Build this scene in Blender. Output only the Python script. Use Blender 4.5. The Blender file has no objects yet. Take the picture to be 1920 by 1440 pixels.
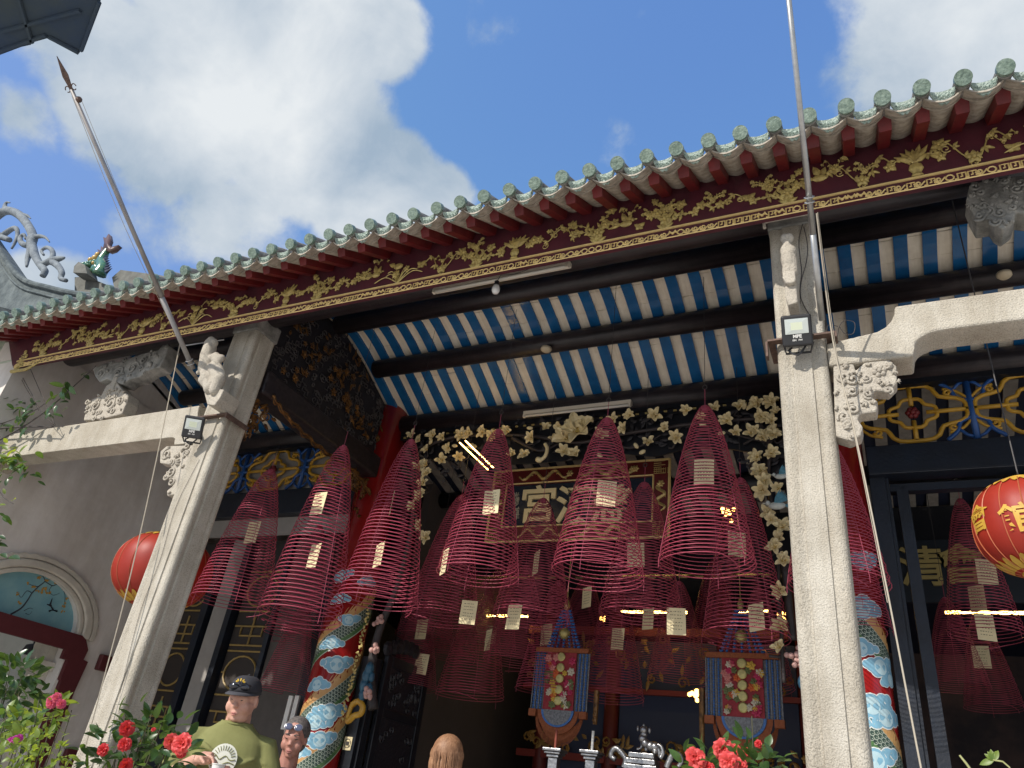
import bpy, math, random
from mathutils import Vector, Matrix, noise
R = random.Random(7)
sc = bpy.context.scene
COL = sc.collection
PI = math.pi
rad = math.radians
# ------------------------------------------------------------------ camera
H = 1.55                                     # eye height above the plaza
F = 1400.0                                   # focal length in photo pixels (photo 1920 wide)
_Z = Vector((337, 2378, -F)).normalized()
_X = Vector((3053, 392, F)); _X = (_X - _X.dot(_Z) * _Z).normalized()
_Y = _Z.cross(_X).normalized()
ROT = Matrix((_X, _Y, _Z))                   # camera axes -> world
cam_d = bpy.data.cameras.new('camera'); cam = bpy.data.objects.new('camera', cam_d); COL.objects.link(cam)
cam_d.sensor_fit = 'HORIZONTAL'; cam_d.sensor_width = 36; cam_d.lens = F / 1920 * 36
cam_d.clip_start = 0.05; cam_d.clip_end = 500
cam.matrix_world = Matrix.Translation((0, 0, H)) @ ROT.to_4x4()
sc.camera = cam
def ray(u, v): return ROT @ Vector((u - 960, 720 - v, -F))
def at(u, v, y=None, x=None, z=None):
    """world point seen at photo pixel (u, v) on a plane y=, x= or z= """
    d = ray(u, v)
    if y is not None: k = y / d.y
    elif x is not None: k = x / d.x
    else: k = (z - H) / d.z
    return Vector((d.x * k, d.y * k, d.z * k + H))
# ------------------------------------------------------------------ light
SUN = Vector((0.42, 1.0, -0.82)).normalized()           # direction the light travels
sc.view_settings.view_transform = 'Standard'; sc.view_settings.look = 'None'
sc.view_settings.exposure = 0.6; sc.view_settings.gamma = 1.0
sc.view_settings.use_curve_mapping = False
sd = bpy.data.lights.new('sun', 'SUN'); sd.energy = 3.2; sd.angle = rad(0.53); sd.color = (1.0, 0.94, 0.85)
so = bpy.data.objects.new('sun', sd); COL.objects.link(so)
so.rotation_euler = SUN.to_track_quat('-Z', 'Y').to_euler()
wd = bpy.data.worlds.new('World'); sc.world = wd; wd.use_nodes = True
nt = wd.node_tree; nt.nodes.clear()
def N(t, **k):
    n = nt.nodes.new(t)
    for a, b in k.items(): setattr(n, a, b)
    return n
out = N('ShaderNodeOutputWorld'); bg = N('ShaderNodeBackground'); nt.links.new(bg.outputs[0], out.inputs[0])
SKYS = 0.12
bg.inputs[1].default_value = SKYS
sky = N('ShaderNodeTexSky', sky_type='NISHITA'); sky.sun_disc = False
sky.sun_elevation = math.asin(-SUN.z); sky.sun_rotation = math.atan2(-SUN.x, -SUN.y)
sky.air_density = 1.1; sky.dust_density = 1.2; sky.ozone_density = 3.5; sky.altitude = 0
tc = N('ShaderNodeTexCoord')
def vmath(op, a, b=None):
    n = N('ShaderNodeVectorMath', operation=op)
    for i, s in enumerate((a, b)):
        if s is None: continue
        if isinstance(s, (tuple, Vector)): n.inputs[i].default_value = s
        else: nt.links.new(s, n.inputs[i])
    return n
def smath(op, a, b=None, c=None, clamp=False):
    n = N('ShaderNodeMath', operation=op); n.use_clamp = clamp
    for i, s in enumerate((a, b, c)):
        if s is None: continue
        if isinstance(s, (int, float)): n.inputs[i].default_value = s
        else: nt.links.new(s, n.inputs[i])
    return n.outputs[0]
def wnoise(vec, scale, detail, rough, dist=0.0):
    n = N('ShaderNodeTexNoise'); n.inputs['Scale'].default_value = scale; n.inputs['Detail'].default_value = detail
    n.inputs['Roughness'].default_value = rough; n.inputs['Distortion'].default_value = dist
    nt.links.new(vec, n.inputs['Vector']); return n.outputs['Fac']
dirv = vmath('NORMALIZE', tc.outputs['Generated']).outputs[0]
fb = wnoise(dirv, 3.2, 9, 0.58, 0.15)
fb2 = wnoise(dirv, 9.0, 6, 0.62, 0.3)
# cumulus banks, each a direction in the sky and an angular size
banks = [((460, 30), 0.165, 1.0), ((345, 190), 0.16, .95), ((560, 240), 0.16, 1.0), ((150, 60), .09, .55), ((60, 225), .06, .32), ((690, 360), 0.12, .95), ((450, 390), 0.13, .62), ((700, 60), .09, .8),
         ((905, 20), 0.07, .34), ((1740, 90), 0.15, .66), ((1890, 60), 0.2, .9), ((100, 590), 0.09, .8), ((1160, 265), 0.06, .25), ((300, 440), 0.08, .4), ((810, 380), .07, .6)]
acc = None
for (p, s, w) in banks:
    d = ray(*p).normalized()
    dist = vmath('DISTANCE', dirv, Vector(d)).outputs['Value']
    q = smath('DIVIDE', dist, s)
    q = smath('MULTIPLY', smath('SUBTRACT', 1.0, smath('MULTIPLY', q, q), clamp=True), w)
    acc = q if acc is None else smath('MAXIMUM', acc, q)
# elsewhere scattered clouds, weaker near this part of the sky
away = vmath('DISTANCE', dirv, Vector(ray(960, 300).normalized())).outputs['Value']
scat = smath('MULTIPLY', smath('SUBTRACT', away, 0.75, clamp=True), 0.8)
scat = smath('MULTIPLY', smath('MINIMUM', scat, 0.5), 1.0)
acc = smath('MAXIMUM', acc, scat)
dens = smath('ADD', smath('ADD', smath('MULTIPLY', acc, 1.15), smath('MULTIPLY', smath('SUBTRACT', fb, 0.5), 1.9)),
             smath('MULTIPLY', smath('SUBTRACT', fb2, 0.5), 0.55))
cov = N('ShaderNodeMapRange', interpolation_type='SMOOTHSTEP'); nt.links.new(dens, cov.inputs[0])
cov.inputs[1].default_value = 0.30; cov.inputs[2].default_value = 0.60
# shading of the cloud: thick parts greyer, lumps brighter
fb3 = wnoise(vmath('ADD', dirv, (0.05, 0.06, 0.07)).outputs[0], 3.6, 7, 0.5, 0.4)
cr = N('ShaderNodeValToRGB'); nt.links.new(smath('ADD', smath('MULTIPLY', fb3, 0.78), smath('MULTIPLY', fb2, 0.24)), cr.inputs[0])
e = cr.color_ramp.elements; e[0].position = 0.40; e[0].color = (0.38, 0.49, 0.62, 1); e[1].position = 0.66; e[1].color = (0.86, 0.90, 0.93, 1)
cs = vmath('SCALE', cr.outputs[0]); cs.inputs['Scale'].default_value = 1 / SKYS * 0.62
sk = vmath('MULTIPLY', sky.outputs[0], (1.12, 1.36, 1.74))
lim = vmath('MINIMUM', sk.outputs[0], (1.10, 1.78, 3.35))
sk = vmath('ADD', vmath('MULTIPLY', sk.outputs[0], (.3, .3, .3)).outputs[0], vmath('MULTIPLY', lim.outputs[0], (.7, .7, .7)).outputs[0])
mx = N('ShaderNodeMix', data_type='RGBA'); nt.links.new(cov.outputs[0], mx.inputs[0])
nt.links.new(sk.outputs[0], mx.inputs[6]); nt.links.new(cs.outputs[0], mx.inputs[7])
nt.links.new(mx.outputs[2], bg.inputs[0])

# ------------------------------------------------------------------ materials
MATS = {}
def mat(name, col, rough=0.6, metal=0.0, var=0.0, vscale=8.0, bump=0.0, bscale=60.0, spec=0.5, emit=None, col2=None, coat=0.0,
        streak=None, sub=0.0, speck=None, trans=0.0):
    if name in MATS: return MATS[name]
    m = bpy.data.materials.new(name); m.use_nodes = True; MATS[name] = m
    t = m.node_tree; b = t.nodes['Principled BSDF']; L = t.links.new
    b.inputs['Base Color'].default_value = (*col, 1); b.inputs['Roughness'].default_value = rough
    b.inputs['Metallic'].default_value = metal; b.inputs['Specular IOR Level'].default_value = spec
    b.inputs['Coat Weight'].default_value = coat; b.inputs['Coat Roughness'].default_value = 0.12
    if sub: b.inputs['Subsurface Weight'].default_value = sub; b.inputs['Subsurface Radius'].default_value = (0.02, 0.008, 0.005)
    if trans: b.inputs['Transmission Weight'].default_value = trans
    tx = t.nodes.new('ShaderNodeTexCoord'); gm = t.nodes.new('ShaderNodeNewGeometry')
    if var or col2 or speck:
        c2 = col2 or tuple(c * (1 - var) for c in col)
        n = t.nodes.new('ShaderNodeTexNoise'); n.inputs['Scale'].default_value = vscale; n.inputs['Detail'].default_value = 6
        n.inputs['Roughness'].default_value = 0.65; L(gm.outputs['Position'], n.inputs['Vector'])
        r = t.nodes.new('ShaderNodeValToRGB'); L(n.outputs['Fac'], r.inputs[0])
        r.color_ramp.elements[0].position = 0.35; r.color_ramp.elements[1].position = 0.65
        r.color_ramp.elements[0].color = (*c2, 1); r.color_ramp.elements[1].color = (*col, 1)
        o = r.outputs[0]
        if speck:
            (sc_, amt, dark) = speck
            v = t.nodes.new('ShaderNodeTexNoise'); v.inputs['Scale'].default_value = sc_; v.inputs['Detail'].default_value = 3
            L(gm.outputs['Position'], v.inputs['Vector'])
            rr = t.nodes.new('ShaderNodeValToRGB'); L(v.outputs['Fac'], rr.inputs[0])
            rr.color_ramp.elements[0].position = 0.36; rr.color_ramp.elements[1].position = 0.5
            rr.color_ramp.elements[0].color = (dark, dark, dark, 1); rr.color_ramp.elements[1].color = (1, 1, 1, 1)
            mm = t.nodes.new('ShaderNodeMix'); mm.data_type = 'RGBA'; mm.blend_type = 'MULTIPLY'; mm.inputs[0].default_value = amt
            L(o, mm.inputs[6]); L(rr.outputs[0], mm.inputs[7]); o = mm.outputs[2]
        if streak:                                # long stains or wood grain: noise stretched along one axis
            (sv, amt, dark) = streak
            mp = t.nodes.new('ShaderNodeMapping'); mp.inputs['Scale'].default_value = sv; L(gm.outputs['Position'], mp.inputs['Vector'])
            v = t.nodes.new('ShaderNodeTexNoise'); v.inputs['Scale'].default_value = 1.0; v.inputs['Detail'].default_value = 7; v.inputs['Roughness'].default_value = 0.68
            L(mp.outputs[0], v.inputs['Vector'])
            rr = t.nodes.new('ShaderNodeValToRGB'); L(v.outputs['Fac'], rr.inputs[0])
            rr.color_ramp.elements[0].position = 0.40; rr.color_ramp.elements[1].position = 0.60
            rr.color_ramp.elements[0].color = (dark[0], dark[1], dark[2], 1); rr.color_ramp.elements[1].color = (1, 1, 1, 1)
            mm = t.nodes.new('ShaderNodeMix'); mm.data_type = 'RGBA'; mm.blend_type = 'MULTIPLY'; mm.inputs[0].default_value = amt
            L(o, mm.inputs[6]); L(rr.outputs[0], mm.inputs[7]); o = mm.outputs[2]
        L(o, b.inputs['Base Color'])
        q = t.nodes.new('ShaderNodeMapRange'); L(n.outputs['Fac'], q.inputs[0]); q.inputs[3].default_value = min(1, rough * 1.15); q.inputs[4].default_value = rough * 0.85
        L(q.outputs[0], b.inputs['Roughness'])
    if bump:
        n2 = t.nodes.new('ShaderNodeTexNoise'); n2.inputs['Scale'].default_value = bscale; n2.inputs['Detail'].default_value = 5
        L(gm.outputs['Position'], n2.inputs['Vector'])
        bp = t.nodes.new('ShaderNodeBump'); bp.inputs['Strength'].default_value = bump; bp.inputs['Distance'].default_value = 0.01
        L(n2.outputs['Fac'], bp.inputs['Height']); L(bp.outputs[0], b.inputs['Normal'])
    if emit: b.inputs['Emission Color'].default_value = (*emit[0], 1); b.inputs['Emission Strength'].default_value = emit[1]
    return m
def leafmat(name, col, col2, tr=0.35, rough=0.4):
    m = mat(name, col, rough, col2=col2, vscale=14)
    t = m.node_tree; b = t.nodes['Principled BSDF']; o = t.nodes['Material Output']
    tl = t.nodes.new('ShaderNodeBsdfTranslucent'); tl.inputs[0].default_value = (min(1, col[0] * 2.4 + .02), min(1, col[1] * 2.2), col[2] * .8, 1)
    ms = t.nodes.new('ShaderNodeMixShader'); ms.inputs[0].default_value = tr
    t.links.new(b.outputs[0], ms.inputs[1]); t.links.new(tl.outputs[0], ms.inputs[2]); t.links.new(ms.outputs[0], o.inputs[0])
    return m
granite = mat('granite', (0.58, 0.54, 0.46), 0.85, col2=(0.42, 0.38, 0.31), vscale=2.6, bump=0.9, bscale=120, speck=(150, 0.6, 0.5), streak=((5, 5, .8), .55, (.68, .64, .58)))
carved_granite = mat('carved_granite', (0.50, 0.455, 0.38), 0.9, col2=(0.40, 0.36, 0.30), vscale=9, bump=0.8, bscale=110, speck=(90, 0.5, 0.55))
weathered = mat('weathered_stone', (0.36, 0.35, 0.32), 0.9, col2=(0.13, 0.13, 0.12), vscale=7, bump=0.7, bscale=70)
plaster = mat('white_plaster', (0.84, 0.81, 0.775), 0.9, col2=(0.66, 0.62, 0.58), vscale=1.3, bump=0.2, bscale=14, streak=((2.4, 2.4, .5), .6, (.76, .73, .69)))
plaster_trim = mat('trim_plaster', (0.60, 0.56, 0.48), 0.85, var=0.2, vscale=5, bump=0.4, bscale=60)  # darker, tanner plaster for the mouldings and reveal
darkwood = mat('dark_wood', (0.040, 0.029, 0.031), 0.42, col2=(0.018, 0.014, 0.018), vscale=6, bump=0.3, bscale=30, streak=((1.2, 30, 30), .9, (.35, .33, .36)))
blackwood = mat('black_lacquer', (0.012, 0.013, 0.017), 0.35, col2=(0.007, 0.008, 0.012), vscale=5)
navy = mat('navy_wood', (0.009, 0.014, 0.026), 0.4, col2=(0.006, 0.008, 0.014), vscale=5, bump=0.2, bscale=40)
bluepaint = mat('blue_paint', (0.014, 0.125, 0.32), 0.17, col2=(0.010, 0.085, 0.23), vscale=5, bump=0.06, bscale=12)
cream = mat('cream_tile', (0.86, 0.78, 0.65), 0.75, col2=(0.74, 0.66, 0.54), vscale=7, bump=0.2, bscale=50, streak=((30, 3, 3), .35, (.72, .66, .57)))
redpaint = mat('red_paint', (0.16, 0.010, 0.011), 0.5, col2=(0.10, 0.008, 0.010), vscale=9)
maroon = mat('maroon_board', (0.088, 0.015, 0.025), 0.5, col2=(0.055, 0.010, 0.018), vscale=5, bump=0.15)
gold = mat('gilt', (0.56, 0.44, 0.15), 0.40, metal=0.2, col2=(0.30, 0.22, 0.08), vscale=25)
goldbright = mat('gold_line', (0.78, 0.58, 0.24), 0.45, metal=0.1, var=0.2, vscale=20)
dullgold = mat('dull_gilt', (0.27, 0.13, 0.035), 0.30, metal=0.5, col2=(0.06, 0.03, 0.015), vscale=18)
greyscroll = mat('dark_fretwork', (0.06, 0.05, 0.05), 0.6, col2=(0.03, 0.028, 0.03), vscale=20)
glaze = mat('green_glaze', (0.27, 0.35, 0.285), 0.42, col2=(0.11, 0.165, 0.135), vscale=60, bump=0.5, bscale=70, coat=0.15, streak=((9, 1, 9), .8, (.55, .6, .55)))
glaze2 = mat('pale_glaze', (0.46, 0.54, 0.47), 0.32, col2=(0.17, 0.25, 0.21), vscale=75, bump=0.9, bscale=110, coat=0.2)
tilegrey = mat('roof_tile_clay', (0.30, 0.29, 0.26), 0.8, col2=(0.13, 0.12, 0.11), vscale=18, bump=0.6, bscale=60)
panwhite = mat('whitewashed_pan_tile', (0.48, 0.43, 0.36), 0.85, col2=(0.27, 0.235, 0.19), vscale=22, bump=0.4, bscale=50)
yellowp = mat('yellow_paint', (0.56, 0.31, 0.03), 0.4, var=0.2, vscale=15)
bluetr = mat('blue_tracery', (0.02, 0.09, 0.30), 0.4, var=0.2, vscale=15)
pillred = mat('pillar_red', (0.33, 0.014, 0.013), 0.22, col2=(0.27, 0.012, 0.012), vscale=3, coat=0.4)
whitep = mat('white_paint', (0.75, 0.74, 0.70), 0.5, var=0.1)
concrete = mat('plaza_paving', (0.66, 0.60, 0.51), 0.85, col2=(0.52, 0.48, 0.41), vscale=2.0, bump=0.3, bscale=40)
blackplastic = mat('black_plastic', (0.02, 0.02, 0.022), 0.45)
metalgrey = mat('galvanised_metal', (0.50, 0.50, 0.49), 0.35, metal=0.7, var=0.25, vscale=12)
rust = mat('rusty_iron', (0.16, 0.10, 0.075), 0.7, metal=0.3, col2=(0.08, 0.05, 0.04), vscale=30, bump=.3)
ropem = mat('pale_rope', (0.42, 0.37, 0.29), 0.9)
wirem = mat('dark_wire', (0.05, 0.045, 0.045), 0.6)
incense = mat('incense_pink', (0.45, 0.070, 0.120), 0.45, col2=(0.30, 0.042, 0.075), vscale=5)
paper = mat('cream_paper', (0.78, 0.66, 0.40), 0.8, var=0.12, vscale=8)
ink = mat('black_ink', (0.05, 0.045, 0.04), 0.8)

# ------------------------------------------------------------------ mesh helpers
ORIG = {}
def _origin(o):
    while o is not None:
        if o.name in ORIG: return ORIG[o.name]
        o = o.parent
    return Vector((0, 0, 0))
class MB:
    def __init__(s): s.v = []; s.f = []; s.m = []; s.mi = 0
    def add(s, vs, fs):
        b = len(s.v); s.v += [Vector(p) for p in vs]
        for f in fs: s.f.append(tuple(i + b for i in f)); s.m.append(s.mi)
        return s
    def box(s, a, b, rz=0.0, M=None):
        a = Vector(a); b = Vector(b)
        vs = [Vector((x, y, z)) for z in (a.z, b.z) for y in (a.y, b.y) for x in (a.x, b.x)]
        if M is not None: vs = [M @ p for p in vs]
        return s.add(vs, [(0, 2, 3, 1), (4, 5, 7, 6), (0, 1, 5, 4), (2, 6, 7, 3), (0, 4, 6, 2), (1, 3, 7, 5)])
    def cbox(s, c, d, M=None):
        c = Vector(c); d = Vector(d) / 2
        if M is None: return s.box(c - d, c + d)
        return s.box(-d, d, M=Matrix.Translation(c) @ M.to_4x4())
    def tube(s, path, r, n=6, closed=False, cap=True, up=None):
        P = [Vector(p) for p in path]; k = len(P)
        if k < 2: return s
        rr = r if isinstance(r, (list, tuple)) else [r] * k
        vs = []; last = None
        for i, p in enumerate(P):
            t = (P[(i + 1) % k] - P[i - 1]) if closed else (P[min(i + 1, k - 1)] - P[max(i - 1, 0)])
            if t.length < 1e-9: t = Vector((0, 0, 1))
            t.normalize()
            if last is None:
                a = Vector((0, 0, 1)) if abs(t.z) < 0.9 else Vector((1, 0, 0))
                if up is not None: a = Vector(up)
            else: a = last
            nn = a - a.dot(t) * t
            if nn.length < 1e-6: nn = t.orthogonal()
            nn.normalize(); last = nn; bb = t.cross(nn)
            for j in range(n):
                an = 2 * PI * j / n
                vs.append(p + rr[i] * (math.cos(an) * nn + math.sin(an) * bb))
        fs = []
        for i in range(k if closed else k - 1):
            i2 = (i + 1) % k
            for j in range(n):
                j2 = (j + 1) % n
                fs.append((i * n + j, i * n + j2, i2 * n + j2, i2 * n + j))
        if cap and not closed:
            fs.append(tuple(range(n))[::-1]); fs.append(tuple((k - 1) * n + j for j in range(n)))
        return s.add(vs, fs)
    def lathe(s, prof, c=(0, 0, 0), n=24, M=None, sx=1, sy=1, cap=True):
        c = Vector(c); vs = []
        for (r, z) in prof:
            for j in range(n):
                an = 2 * PI * j / n; p = Vector((r * math.cos(an) * sx, r * math.sin(an) * sy, z))
                vs.append(c + (M @ p if M is not None else p))
        fs = []
        for i in range(len(prof) - 1):
            for j in range(n):
                j2 = (j + 1) % n; fs.append((i * n + j, i * n + j2, (i + 1) * n + j2, (i + 1) * n + j))
        if cap: fs.append(tuple(range(n))[::-1]); fs.append(tuple((len(prof) - 1) * n + j for j in range(n)))
        return s.add(vs, fs)
    def prism(s, poly, O, U, V, th):
        """2D outline poly in plane O+U*a+V*b extruded by vector th"""
        O = Vector(O); U = Vector(U); V = Vector(V); th = Vector(th); n = len(poly)
        A = [O + U * a + V * b for a, b in poly]
        if U.cross(V).dot(th) > 0: A = A[::-1]
        return s.add(A + [p + th for p in A], [tuple(range(n)), tuple(range(2 * n - 1, n - 1, -1))] +
                     [(i, i + n, (i + 1) % n + n, (i + 1) % n) for i in range(n)])
    def loft(s, rings, closed_ends=True):
        n = len(rings[0]); vs = [p for r in rings for p in r]; fs = []
        for i in range(len(rings) - 1):
            for j in range(n):
                j2 = (j + 1) % n; fs.append((i * n + j, i * n + j2, (i + 1) * n + j2, (i + 1) * n + j))
        if closed_ends: fs.append(tuple(range(n))[::-1]); fs.append(tuple((len(rings) - 1) * n + j for j in range(n)))
        return s.add(vs, fs)
    def ball(s, c, r, n=10, m=7, sc3=(1, 1, 1), M=None):
        prof = [(max(1e-4, math.sin(PI * i / m)) * 1.0, -math.cos(PI * i / m)) for i in range(m + 1)]
        c = Vector(c); vs = []
        for (a, z) in prof:
            for j in range(n):
                an = 2 * PI * j / n; p = Vector((a * math.cos(an) * r * sc3[0], a * math.sin(an) * r * sc3[1], z * r * sc3[2]))
                vs.append(c + (M @ p if M is not None else p))
        fs = []
        for i in range(m):
            for j in range(n):
                j2 = (j + 1) % n; fs.append((i * n + j, i * n + j2, (i + 1) * n + j2, (i + 1) * n + j))
        return s.add(vs, fs)
    def mesh(s, name, mats, smooth=False, off=None):
        me = bpy.data.meshes.new(name)
        off = off or Vector((0, 0, 0))
        me.from_pydata([tuple(p - off) for p in s.v], [], s.f)
        if not isinstance(mats, (list, tuple)): mats = [mats]
        for m in mats: me.materials.append(m)
        if len(mats) > 1: me.polygons.foreach_set('material_index', s.m)
        if smooth: me.polygons.foreach_set('use_smooth', [True] * len(me.polygons))
        me.update(); return me
    def build(s, name, mats, parent=None, smooth=False, label=None, kind=None):
        off = _origin(parent)
        o = bpy.data.objects.new(name, s.mesh(name, mats, smooth, off)); COL.objects.link(o)
        if parent is not None: o.parent = parent
        if label: o['label'] = label
        if kind: o['kind'] = kind
        return o
def bevel(o, w=0.01, seg=2, ang=35):
    m = o.modifiers.new('bevel', 'BEVEL'); m.width = w; m.segments = seg; m.limit_method = 'ANGLE'; m.angle_limit = rad(ang)
    return o
def thing(name, loc, label, cat, group=None):
    o = bpy.data.objects.new(name, None); COL.objects.link(o); o.location = loc; o.empty_display_size = 0.1
    o['label'] = label; o['category'] = cat
    if group: o['group'] = group
    ORIG[o.name] = Vector(loc); return o
def tag(o, label, cat, group=None):
    o['label'] = label; o['category'] = cat
    if group: o['group'] = group
    return o
def piece(name, me, parent, M):
    """linked copy of a shared mesh; M is a world matrix"""
    o = bpy.data.objects.new(name, me); COL.objects.link(o); o.parent = parent
    o.matrix_local = Matrix.Translation(-_origin(parent)) @ M
    return o
def copy_tree(o, parent=None):
    c = o.copy(); COL.objects.link(c)
    if parent is not None: c.parent = parent
    for ch in list(o.children): copy_tree(ch, c)
    return c
def T(x, y=0, z=0): return Matrix.Translation((x, y, z)) if not isinstance(x, Vector) else Matrix.Translation(x)
def RX(a): return Matrix.Rotation(a, 4, 'X')
def RY(a): return Matrix.Rotation(a, 4, 'Y')
def RZ(a): return Matrix.Rotation(a, 4, 'Z')
def S(a, b=None, c=None): return Matrix.Diagonal((a, a if b is None else b, a if c is None else c, 1))
def frame(o, ex, ey, ez):
    ex, ey, ez = Vector(ex), Vector(ey), Vector(ez)
    M = Matrix((ex, ey, ez)).transposed().to_4x4(); M.translation = Vector(o); return M
def text_mesh(txt, size, depth=0.01, bold=0.0, align='CENTER'):
    cu = bpy.data.curves.new('lettering', 'FONT'); cu.body = txt; cu.size = size; cu.extrude = depth; cu.offset = bold
    cu.align_x = align; cu.align_y = 'CENTER'; cu.resolution_u = 3
    o = bpy.data.objects.new('lettering', cu); COL.objects.link(o)
    dg = bpy.context.evaluated_depsgraph_get(); me = bpy.data.meshes.new_from_object(o.evaluated_get(dg))
    bpy.data.objects.remove(o); bpy.data.curves.remove(cu); return me
def spiral(c, r0, r1, a0, turns, ex, ey, n=None, lift=0.0, ez=None):
    n = n or int(14 * abs(turns)) + 4; P = []
    for i in range(n + 1):
        t = i / n; a = a0 + 2 * PI * turns * t; r = r0 + (r1 - r0) * t
        p = Vector(c) + Vector(ex) * (r * math.cos(a)) + Vector(ey) * (r * math.sin(a))
        if ez is not None: p += Vector(ez) * lift * t
        P.append(p)
    return P
def bez(P, n=12):
    """Catmull-Rom through points"""
    P = [Vector(p) for p in P]; Q = [P[0]] + P + [P[-1]]; out = []
    for i in range(1, len(Q) - 2):
        for k in range(n):
            t = k / n; p0, p1, p2, p3 = Q[i - 1], Q[i], Q[i + 1], Q[i + 2]
            out.append(0.5 * ((2 * p1) + (p2 - p0) * t + (2 * p0 - 5 * p1 + 4 * p2 - p3) * t * t + (3 * p1 - p0 - 3 * p2 + p3) * t ** 3))
    out.append(P[-1]); return out
# ================================================================== setting
g = MB(); g.add([(-120, -120, 0), (120, -120, 0), (120, 120, 0), (-120, 120, 0)], [(0, 1, 2, 3)])
g.build('plaza_ground', concrete, kind='structure')
FL = 0.30
g = MB(); g.box((-20, 3.0, 0.004), (12, 30, FL)); g.box((-7, 2.35, 0.004), (2.2, 3.0, 0.15))
g.build('temple_floor', mat('terrace_slab', (0.56, 0.52, 0.45), 0.8, var=0.2, vscale=3), kind='structure')

# ================================================================== temple
temple = thing('temple', (-2.5, 3.8, FL), 'temple front with granite columns, striped blue porch ceiling and green glazed eave tiles', 'temple')
XW = -7.72                                   # inner face of the left side wall
XR = 3.2                                     # how far the building is carried to the right
CY = 3.80                                    # front face of the granite columns
YP = 6.10                                    # line of the red pillars
# ---- granite columns: moulded square shafts
def colsec(x0, x1, y0, y1, g=0.011, br=0.036):
    """plan outline: flat faces, a groove, then a round bead at each corner"""
    def corner(cx, cy, sx, sy):
        o = br + g
        P = [(cx - sx * (2 * br + .012), cy), (cx - sx * (2 * br + .008), cy - sy * g), (cx - sx * (2 * br - .002), cy - sy * g)]
        for k in range(9):
            a = PI / 2 * k / 8; a2 = PI * .78 * k / 8 - PI * .14 * 1
            a2 = -PI * .12 + (PI / 2 + PI * .24) * k / 8
            P.append((cx - sx * br + sx * (br - .002) * math.sin(a2), cy - sy * br + sy * (br - .002) * math.cos(a2)))
        P += [(cx - sx * g, cy - sy * (2 * br - .002)), (cx - sx * g, cy - sy * (2 * br + .008)), (cx, cy - sy * (2 * br + .012))]
        return P
    a = corner(x1, y0, 1, -1); b = corner(x1, y1, 1, 1); c = corner(x0, y1, -1, 1); d = corner(x0, y0, -1, -1)
    return a + b[::-1] + c + d[::-1]
def granite_column(x0, x1, label):
    ztop = 3.44 + H
    zc = at(400, 765, x=-4.66).z          # the collar plate
    m = MB(); pl = colsec(x0, x1, CY, CY + 0.26)
    m.prism(pl, (0, 0, 0.9), (1, 0, 0), (0, 1, 0), (0, 0, ztop - 0.9))
    c = m.build('granite_column', granite, temple, label=label)
    xc = (x0 + x1) / 2
    m = MB(); m.lathe([(0.27, FL), (0.27, FL + .12), (0.22, FL + .16), (0.26, FL + .25), (0.26, FL + .32), (0.2, FL + .45)], (xc, CY + .13, 0), 8)
    m.build('column_base', granite, c)
    m = MB(); m.box((x0 - .004, CY - .004, ztop + .004), (x1 + .004, CY + .266, ztop + 0.16))
    bevel(m.build('column_capital', weathered, c), .012)
    # iron collar plate
    m = MB(); zc = zc
    m.box((x0 - .04, CY - .05, zc), (x1 + .05, CY - .004, zc + .012)); m.box((x1 + .004, CY - .003, zc + .0), (x1 + .05, CY + .2, zc + .012)); m.box((x0 - .04, CY - .003, zc), (x0 - .004, CY + .2, zc + .012))
    m.box((x0 - .052, CY - .05, zc - .10), (x0 - .041, CY + .0, zc)); m.box((x1 + .051, CY - .05, zc - .03), (x1 + .062, CY + .2, zc + .012))
    m.build('collar_plate', rust, c)
    return c
LC = granite_column(-4.965, -4.675, 'granite column on the left with the camera-side face in shade')
RC = granite_column(-0.385, -0.118, 'granite column standing in front of the painted pillar, carrying a floodlight')
m = MB()
# ---- architraves between columns (stone tie beams with shaped ends)
def architrave(x0, x1, zt, zb, drop, name_label, flip=False, open_end=False):
    """profile in XZ: thin in the middle, deeper knee at the column"""
    h = zt - zb
    def knee(x, s):      # s=+1 knee at left end going right
        P = [(x, zt + .10), (x, zb - drop)]
        return P
    top = []; bot = []
    if not flip:         # knee on the low-x side
        top = [(x0, zt - .19), (x0 + .22, zt - .16)] + [(x0 + .22 + .15 * math.sin(a), zt - .16 + .16 * (1 - math.cos(a))) for a in [PI / 2 * k / 5 for k in range(1, 6)]] + [(x1, zt)]
        bot = [(x0, zb - drop), (x0 + .42, zb - drop), (x0 + .43, zb - drop + .05)] + [(x0 + .43 + .16 * (1 - math.cos(a)), zb - drop + .05 + (drop - .05) * math.sin(a)) for a in [PI / 2 * k / 6 for k in range(0, 7)]] + [(x1, zb)]
        poly = bot + top[::-1]
    else:                # knee on the high-x side
        top = [(x1, zt - .12), (x1 - .06, zt - .12)] + [(x1 - .06 - .07 * math.sin(a), zt - .12 + .14 * (1 - math.cos(a))) for a in [PI / 2 * k / 5 for k in range(1, 6)]] + [(x0 + .1, zt), (x0, zt - .08)]
        bot = [(x1, zb - drop), (x1 - .26, zb - drop), (x1 - .27, zb - drop + .04)] + [(x1 - .27 - .07 * (1 - math.cos(a)), zb - drop + .04 + (drop - .04) * math.sin(a)) for a in [PI / 2 * k / 6 for k in range(0, 7)]] + [(x0 + .25, zb), (x0 + .08, zb - .03), (x0, zb - .08)]
        poly = (bot + top[::-1])[::-1]
    m = MB(); m.prism(poly, (0, CY + .02, 0), (1, 0, 0), (0, 0, 1), (0, .2, 0))
    o = m.build('granite_architrave', granite, temple, label=name_label); bevel(o, 0.014, 2, 20)
    return o
pt = at(1700, 555, y=CY); pb = at(1830, 630, y=CY); pk = at(1640, 690, y=CY)
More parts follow.
